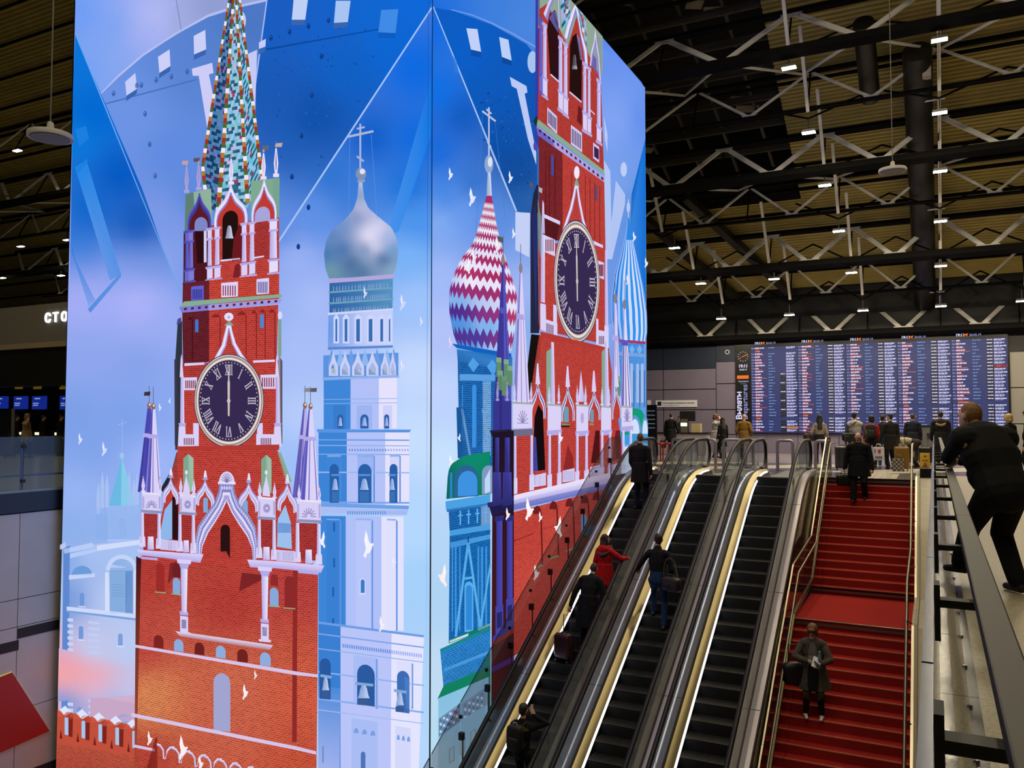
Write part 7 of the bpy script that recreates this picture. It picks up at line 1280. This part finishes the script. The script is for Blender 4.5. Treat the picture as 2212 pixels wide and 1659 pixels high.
# --- leaning on the rail
def pol(b, T, Hh, k, hr): b.paint(T(.43, -.02, -.23), (.03, .05, .045), mat('patch_yellow', '#a89038', .6), None, .02); b.paint(T(.53, .03), (.1, .06, .02), mat('collar_tan', '#8a7848', .7), None, .004)
person('stout policeman in black uniform leaning on the rail', (.56, 8.95, 0), R(34), 1.92, 'uniform', '#0d0c0c', 'uniform', '#0d0c0c', shoe='#17120c', hair='#7a5428', hs='crop', bulk=1.48, lean=29, hipz=.87, headyaw=16, headpitch=12, headk=1.12, feet=[(.1, -.02, 0, 0), (-.06, .6, 0.0, 25)], hands=[{'at': (.14, .78, 1.17), 'pole': (.8, -.5, -.8), 'down': (-.2, .3, -1), 'curl': .5, 'thumb': (-1, .2, 0)}, {'at': (-.02, .72, 1.18), 'pole': (-1, -.3, -.6), 'down': (0, .3, -1), 'curl': .6, 'dir': (.8, .6, 0), 'thumb': (0, 1, 0)}], collar=('uniform', '#0d0c0c'), extra=pol, voxel=.009, skin=SKIN2)
# --- people in the upper hall
def pf(px, py): q = on(px, py, 2, 0); return (q.x, q.y, 0)
def face_to(a): return R(a)
person('man in a long black coat facing the lit baggage desk', pf(1450, 984), R(-8), 1.86, 'black_coat', '#100e10', 'black_trousers', '#121216', hair='#231a18', hs='crop', coat=.62, bulk=1.15, hands=[(.26, .2, 1.0), (-.3, .02, .72)], voxel=.014)
q = pf(1450, 984); handbag('brown leather bag in the hand of the man at the baggage desk', (q[0] - .36, q[1], .7), R(10), .28, .1, .36, '#4a2c1c')
person('woman with fair hair in a black jacket behind the baggage desk', (on(1413, 985, 1, 37.5).x, 37.5, 0), R(-95), 1.76, 'black_jacket', '#101014', 'black_trousers', '#121216', hair='#a89068', hs='bob', fem=True, voxel=.016)
person('dark haired clerk half hidden behind the man at the baggage desk', (on(1470, 985, 1, 37.4).x, 37.4, 0), R(90), 1.72, 'black_jacket', '#101014', 'black_trousers', '#121216', hair='#18120f', hs='short', voxel=.016)
def stripes(b, T, Hh, k, hr):
    for i in range(9): b.paint(T(-.1 + i * .065, 0), (.3, .2, .014), cloth('stripe_dark', '#2c2a34'), None, .004)
person('woman in a long striped shirt with her hands at her face', pf(1545, 988), R(-60), 1.78, 'striped_shirt', '#b8b0b4', 'dark_jeans', '#24242c', hair='#5a3c2c', hs='bob', fem=True, coat=.72, headpitch=-15, hands=[{'at': (.05, .2, 1.6), 'pole': (1, 0, -.6), 'dir': (-.2, -.3, 1)}, {'at': (-.06, .2, 1.58), 'pole': (-1, 0, -.6), 'dir': (.2, -.3, 1)}], extra=stripes, voxel=.014, skin=SKIN2)
person('woman with long dark hair and black jacket beside the striped shirt', pf(1562, 990), R(40), 1.66, 'black_jacket', '#0e0d10', 'black_skirt', '#0d0c0f', hair='#1c100e', hs='long', fem=True, skirt=.5, boots=True, voxel=.014)
person('bald man in a mustard brown coat below the Departures title', pf(1608, 992), R(0), 1.78, 'mustard', '#7a5a26', 'dark_trousers', '#241c14', hair='#a88870', hs='balding', coat=.6, bulk=1.12, hands=[(.26, .14, .95), {'at': (-.24, .2, 1.0)}], voxel=.014)
lh = pf(1772, 1003)
person('woman with long black hair and a beige jumper in front of the board', lh, R(8), 1.74, 'beige_knit', '#8c7c6c', 'navy_jeans', '#161a2a', hair='#140e0c', hs='long', fem=True, bulk=1.05, hands=[(.24, .06, .85), (-.28, .05, .9)], voxel=.013)
shoulder_bag('dark brown jacket and bag over the arm of the long haired woman', (lh[0] - .34, lh[1] - .05, .95), R(30), '#2a1a18', [(-.16, 0, .1), (0, .02, .3), (.16, 0, .1)])
hp_ = pf(1848, 1013)
person('person in a white hoodie with grey sleeves looking up at the board', hp_, R(10), 1.8, 'white_hoodie', '#b8b4ac', 'dark_trousers', '#1c1a1c', hair='#1a1412', hs='short', sleeve=('grey_sleeve', '#4c4a46'), hood=('white_hoodie', '#b8b4ac'), bulk=1.08, hands=[(.3, .2, .98), (-.27, .04, .85)], headyaw=-25, voxel=.012)
shoulder_bag('black sling bag across the white hoodie', (hp_[0] - .16, hp_[1] - .24, 1.02), R(10), '#0e0e12', [(-.12, 0, .08), (.0, -.0, .28), (.2, .03, .48), (.3, .16, .52)])
suitcase('large charcoal suitcase between the hoodie and the stair head', (hp_[0] - .3, hp_[1] - .75, 0), R(12), .46, .28, .74, '#2a262c', '#1a181c', True, 3)
rp_ = pf(1884, 1010)
person('woman in a red jacket with dark hair beside the white hoodie', rp_, R(-4), 1.7, 'red_jacket', '#a81c1c', 'dark_trousers', '#181618', hair='#0f0b0b', hs='bob', fem=True, bulk=1.1, voxel=.012)
backpack('olive black backpack on the woman in the red jacket', (rp_[0] + .0, rp_[1] - .2, .98), R(-4), '#191712', '#242018')
bm = pf(1925, 1013)
person('man in a dark grey coat holding a white carrier bag', bm, R(30), 1.76, 'dark_grey_coat', '#1e1b18', 'black_trousers', '#121114', hair='#1a1210', hs='short', coat=.62, bulk=1.1, headyaw=30, hands=[(.28, .06, .82), {'at': (-.34, .05, .84), 'curl': .9}], voxel=.012)
cb = thing('carrier_bag', 'white plastic carrier bag with red print in the hand of the man in grey', 'bag', (bm[0] - .34, bm[1] - .25, .28)); MB().raw([(-.17, -.05, 0), (.17, -.05, 0), (.17, .05, 0), (-.17, .05, 0), (-.16, -.03, .42), (.16, -.03, .42), (.16, .03, .42), (-.16, .03, .42)], [(0, 3, 2, 1), (4, 5, 6, 7), (0, 1, 5, 4), (1, 2, 6, 5), (2, 3, 7, 6), (3, 0, 4, 7)]).build('sack', mat('bag_white', '#c4c0c4', .4, noise=.1, nscale=12, bump=.3), cb, bev=.02); MB().tube([(-.09, 0, .41), (-.05, 0, .52), (.05, 0, .52), (.09, 0, .41)], .012, 6).build('grip', mat('bag_white', '#c4c0c4', .4), cb); MB().bb((-.02, -.062, .24), (.06, -.045, .34)).bb((-.12, -.064, .24), (-.09, -.046, .34)).build('red_print', mat('print_red', '#a03040', .5), cb); MB().bb((-.1, -.066, .06), (.1, -.048, .13)).build('grey_print', mat('print_grey', '#6a6870', .5), cb)
person('person in a dark jacket standing behind the man with the carrier bag', pf(1908, 1006), R(-10), 1.72, 'navy_jacket', '#141622', 'blue_jeans', '#1d3158', hair='#15100e', hs='short', bulk=1.1, voxel=.015)
person('person in a navy jacket with grey scarf before the board', pf(1973, 999), R(-5), 1.78, 'navy_jacket', '#12131c', 'dark_trousers', '#141418', hair='#33241c', hs='short', collar=('scarf_grey', '#6a645c'), bulk=1.15, coat=.75, voxel=.014)
person('person in a cream jacket bending down over the luggage', pf(1980, 1009), R(88), 1.7, 'cream_jacket', '#938a74', 'dark_trousers', '#1a181a', hair='#8a7c70', hs='short', lean=82, hipz=.84, bulk=1.12, hands=[(.12, .55, .62), (-.1, .52, .6)], headpitch=-30, voxel=.013)
suitcase('gold coloured suitcase beside the bending person', (pf(1952, 1011)[0], 28.3, 0), R(4), .42, .3, .74, '#7c5a1c', '#5c4416')
sb_ = tag(MB().bb((-.17, -.1, 0), (.17, .1, .38)).tube([(-.1, 0, .37), (-.06, 0, .5), (.06, 0, .5), (.1, 0, .37)], .012, 6).build('shopping_bag', None, bev=.03), 'dark checked bag in front of the gold suitcase', 'bag')
mck = bpy.data.materials.new('check_cloth'); mck.use_nodes = True; _ck = mck.node_tree.nodes.new('ShaderNodeTexChecker'); _ck.inputs['Scale'].default_value = 16; _ck.inputs['Color1'].default_value = (.25, .22, .18, 1); _ck.inputs['Color2'].default_value = (.02, .018, .016, 1); _tc = mck.node_tree.nodes.new('ShaderNodeTexCoord'); mck.node_tree.links.new(_tc.outputs['Object'], _ck.inputs[0]); mck.node_tree.links.new(_ck.outputs[0], mck.node_tree.nodes['Principled BSDF'].inputs[0]); sb_.data.materials.clear(); sb_.data.materials.append(mck); sb_.location = (pf(1944, 1012)[0], 28.0, 0)
pk = pf(2034, 1004)
person('person in a black parka with tan fur collar facing the board', pk, R(0), 1.85, 'black_parka', '#0f0f10', 'black_trousers', '#0f0f12', hair='#14100f', hs='short', coat=.66, bulk=1.25, fur='#7c5f3c', voxel=.013)
suitcase('black trolley bag beside the person in the fur collar parka', (pk[0] - .5, pk[1] - .2, 0), 0, .42, .26, .62, '#121114', '#1c1a1e', True)
person('person with ginger hair in a navy coat beyond the policeman', pf(2118, 1003), R(0), 1.74, 'navy_coat', '#171a26', 'dark_trousers', '#121218', hair='#6a4228', hs='bob', hood=('navy_coat', '#171a26'), bulk=1.2, coat=.6, voxel=.014)
def badge(b, T, Hh, k, hr):
    for s_ in (-1, 1): b.paint(T(.4, 0, s_ * .22), (.05, .04, .05), mat('badge_tan', '#8a8258', .6), None, .02)
person('blonde policewoman in black uniform beyond the leaning policeman', (1.86, 26.7, 0), R(48), 1.72, 'uniform', '#0d0c0c', 'uniform', '#0d0c0c', hair='#b89a58', hs='bob', fem=True, bulk=1.15, headyaw=20, extra=badge, hands=[(.2, .26, 1.02), (-.18, .3, 1.02)], voxel=.012, skin=SKIN2)
person('policeman in a peaked cap at the right edge of the picture', (2.32, 26.5, 0), R(70), 1.82, 'uniform', '#0d0c0c', 'uniform', '#0d0c0c', hs='cap', hair='#2a2018', bulk=1.2, extra=badge, voxel=.012)
# gallery on the left
def lf(px, py): q = on(px, py, 2, 0); return (q.x, q.y, 0)
person('woman in a beige coat walking past the check-in desks with a phone', (on(55, 985, 1, 21.4).x, 21.4, 0), R(-65), 1.8, 'beige_coat', '#a08a68', 'dark_jeans', '#1a2030', hair='#8a6a42', hs='bob', fem=True, coat=.62, flare=1.1, hands=[{'at': (.14, .16, 1.5), 'pole': (1, .2, -.5), 'dir': (-.2, -.2, 1)}, (-.22, .1, .85)], feet=[(.1, .25, 0), (-.1, -.2, 0)], voxel=.014)
suitcase('grey suitcase pulled by the woman in the beige coat', (on(30, 985, 1, 20.9).x - .3, 20.9, 0), R(40), .42, .26, .64, '#3a3430', '#1c1a1e', True)
for px, yy, lb, c in ((33, 23.4, 'traveller in dark clothes queuing behind the woman in beige', '#141210'), (90, 23.2, 'seated looking clerk in black beyond the lit desk panel', '#0e0d0f'), (128, 22.9, 'man in black standing at the desk next to the video column', '#0c0c0e')): person(lb, (on(px, 985, 1, yy).x, yy, 0), R(-20), 1.76, 'dark_' + c, c, 'dark_trousers', '#121114', hair='#1c1410', hs='short', bulk=1.1, voxel=.017)
# ================================================================== furniture of the upper hall
tt = thing('info_totem', 'dark information totem with pale text in the check-in hall', 'totem', (on(12, 985, 1, 21.8).x, 21.8, 0)); MB().bb((-.42, -.06, 0), (.42, .06, 2.05)).build('slab', mat('totem_dark', '#10131c', .3), tt); MB().bb((.42, -.05, 0), (.5, .05, 2.05)).build('edge', mat('totem_edge', '#7c7a72', .4), tt)
def hoop(lab, x0, x1, y):
    o = thing('hoop_barrier', lab, 'barrier', ((x0 + x1) / 2, y, 0)); w = (x1 - x0) / 2; r = .1; P_ = [(-w, 0, 0), (-w, 0, .93 - r)] + [(-w + r - r * math.cos(R(a)), 0, .93 - r + r * math.sin(R(a))) for a in (30, 60, 90)] + [(w - r + r * math.sin(R(a)), 0, .93 - r + r * math.cos(R(a))) for a in (0, 30, 60, 90)] + [(w, 0, 0)]
    MB().tube(P_, .048, 10).build('tube', mat('hoop_steel', '#9c9296', .35, .5), o, smooth=True)
    for s_ in (-1, 1): MB().lathe([(.075, 0), (.075, .012), (.05, .016)], (s_ * w, 0, 0), 14).build('floor_flange', M_steel, o)
hoop('steel hoop barrier behind the escalator beside the video column', on(1452, 1012, 1, 26.7).x, on(1546, 1012, 1, 26.7).x, 26.7); hoop('steel hoop barrier behind the middle escalator', on(1563, 1012, 1, 26.7).x, on(1655, 1012, 1, 26.7).x, 26.7); hoop('steel hoop barrier behind the empty escalator', on(1680, 1015, 1, 26.7).x, on(1706, 1015, 1, 26.7).x + .1, 26.7); hoop('steel hoop barrier left of the stair head', on(1762, 1018, 1, 26.7).x, on(1782, 1018, 1, 26.7).x + .15, 26.7)
q = on(2003, 1028, 2, 0); wf = thing('wet_floor_sign', 'yellow wet floor sign standing at the head of the stairs', 'sign', (-.245, 25.0, .06))
M_y = mat('sign_yellow', '#e0ac18', .45); 
for s_ in (-1, 1): MB().raw([(-.13, s_ * .14, 0), (.13, s_ * .14, 0), (.13, s_ * .165, 0), (-.13, s_ * .165, 0), (-.12, s_ * .005, .62), (.12, s_ * .005, .62), (.12, s_ * .03, .62), (-.12, s_ * .03, .62)], [(0, 1, 5, 4), (3, 2, 6, 7), (0, 3, 7, 4), (1, 2, 6, 5), (4, 5, 6, 7), (0, 1, 2, 3)]).build('leaf', M_y, wf)
mp = lambda x, z: (x, -.172 + .135 * z / .62 * 1.0, z); tr = MB()
for a, b_ in (((-.085, .2), (0, .36)), ((0, .36), (.085, .2)), ((.085, .2), (-.085, .2)), ((-.02, .23), (.02, .3)), ((.02, .3), (-.03, .27))): tr.bar(mp(*a), mp(*b_), .014, .006, (0, -1, .2))
tr.build('triangle', mat('sign_red', '#8c2a10', .5), wf); MB().bar(mp(-.07, .43), mp(.07, .43), .02, .005, (0, 0, 1)).bar(mp(-.05, .13), mp(.05, .13), .012, .005, (0, 0, 1)).build('caption', mat('sign_red', '#8c2a10', .5), wf); MB().bar(mp(-.03, .55), mp(.03, .55), .05, .006, (0, 0, 1)).build('emblem', mat('sign_teal', '#4a7a68', .5), wf)
# baggage desk with lit panels, screens, red stools
dx = on(1440, 985, 1, 36.6).x; de = thing('baggage_desk', 'pale baggage counter with two glowing panels', 'desk', (dx, 36.6, 0))
MB().bb((-1.5, -.3, 0), (1.9, .4, .95)).build('body', mat('desk_pale', '#a89ca4', .5), de, bev=.02); MB().bb((-1.6, -.36, .95), (2.0, .45, 1.0)).build('top', M_black, de); MB().bb((-1.0, -.33, 1.0), (-.5, -.28, 1.6)).bb((.75, -.33, 1.0), (1.05, -.28, 1.6)).build('front_panel', mat('panel_olive', '#5c5c48', .5), de); MB().bb((-1.0, -.345, 1.28), (-.48, -.33, 1.42)).bb((.76, -.345, 1.28), (1.04, -.33, 1.42)).build('lit_panel', mat('panel_glow2', '#fffbe0', .5, emit='#fffce8', strength=2.2), de)
for x in (-.9, 1.0): MB().bb((x - .35, -.1, 1.5), (x + .35, -.04, 1.95)).tube([(x, 0, 1.0), (x, -.07, 1.6)], .03, 6).build('screen', M_black, de)
MB().bb((1.2, -.2, 1.0), (1.6, .1, 1.4)).build('printer', mat('printer_cream', '#b0a078', .5), de)
for k, (px, lb) in enumerate(((1421, 'red bar stool by the baggage desk near the column'), (1432, 'second red bar stool by the baggage desk, nearer the escalator'))):
    o = thing('bar_stool', lb, 'stool', (on(px, 1000, 1, 31).x, 31 + k * .4, 0)); mr = mat('stool_red', '#8c2028', .5); MB().bb((-.2, -.2, .62), (.2, .2, .68)).build('seat', mr, o, bev=.02)
    for sx in (-1, 1):
        for sy in (-1, 1): MB().bb((sx * .16 - .02, sy * .16 - .02, 0), (sx * .16 + .02, sy * .16 + .02, .62)).build('leg', mr, o)
dp = thing('desk_display', 'dark slim display with pale lines beside the video column', 'display', (on(1405, 985, 1, 34).x, 34, 0)); MB().bb((-.3, -.04, 0), (.3, .04, 2.2)).build('case', mat('totem_dark', '#10131c', .3), dp)
for k in range(5): MB().bb((-.25, -.048, 1.2 + k * .18), (.22, -.041, 1.24 + k * .18)).build('text_line', mat('line_pale', '#6a7890', .5, emit='#6a7890', strength=.3), dp)
tm_ = thing('ticket_machine', 'grey service machine with a black slot below the board', 'machine', (on(2000, 985, 1, 36).x, 36, 0)); MB().bb((-.7, -.3, 0), (.7, .3, 1.3)).build('body', mat('machine_grey', '#5c5c58', .5), tm_, bev=.03); MB().bb((.05, -.32, .85), (.3, -.3, 1.05)).build('slot', M_black, tm_); MB().bb((-.72, -.32, 1.3), (.72, .32, 1.36)).build('top', M_black, tm_)
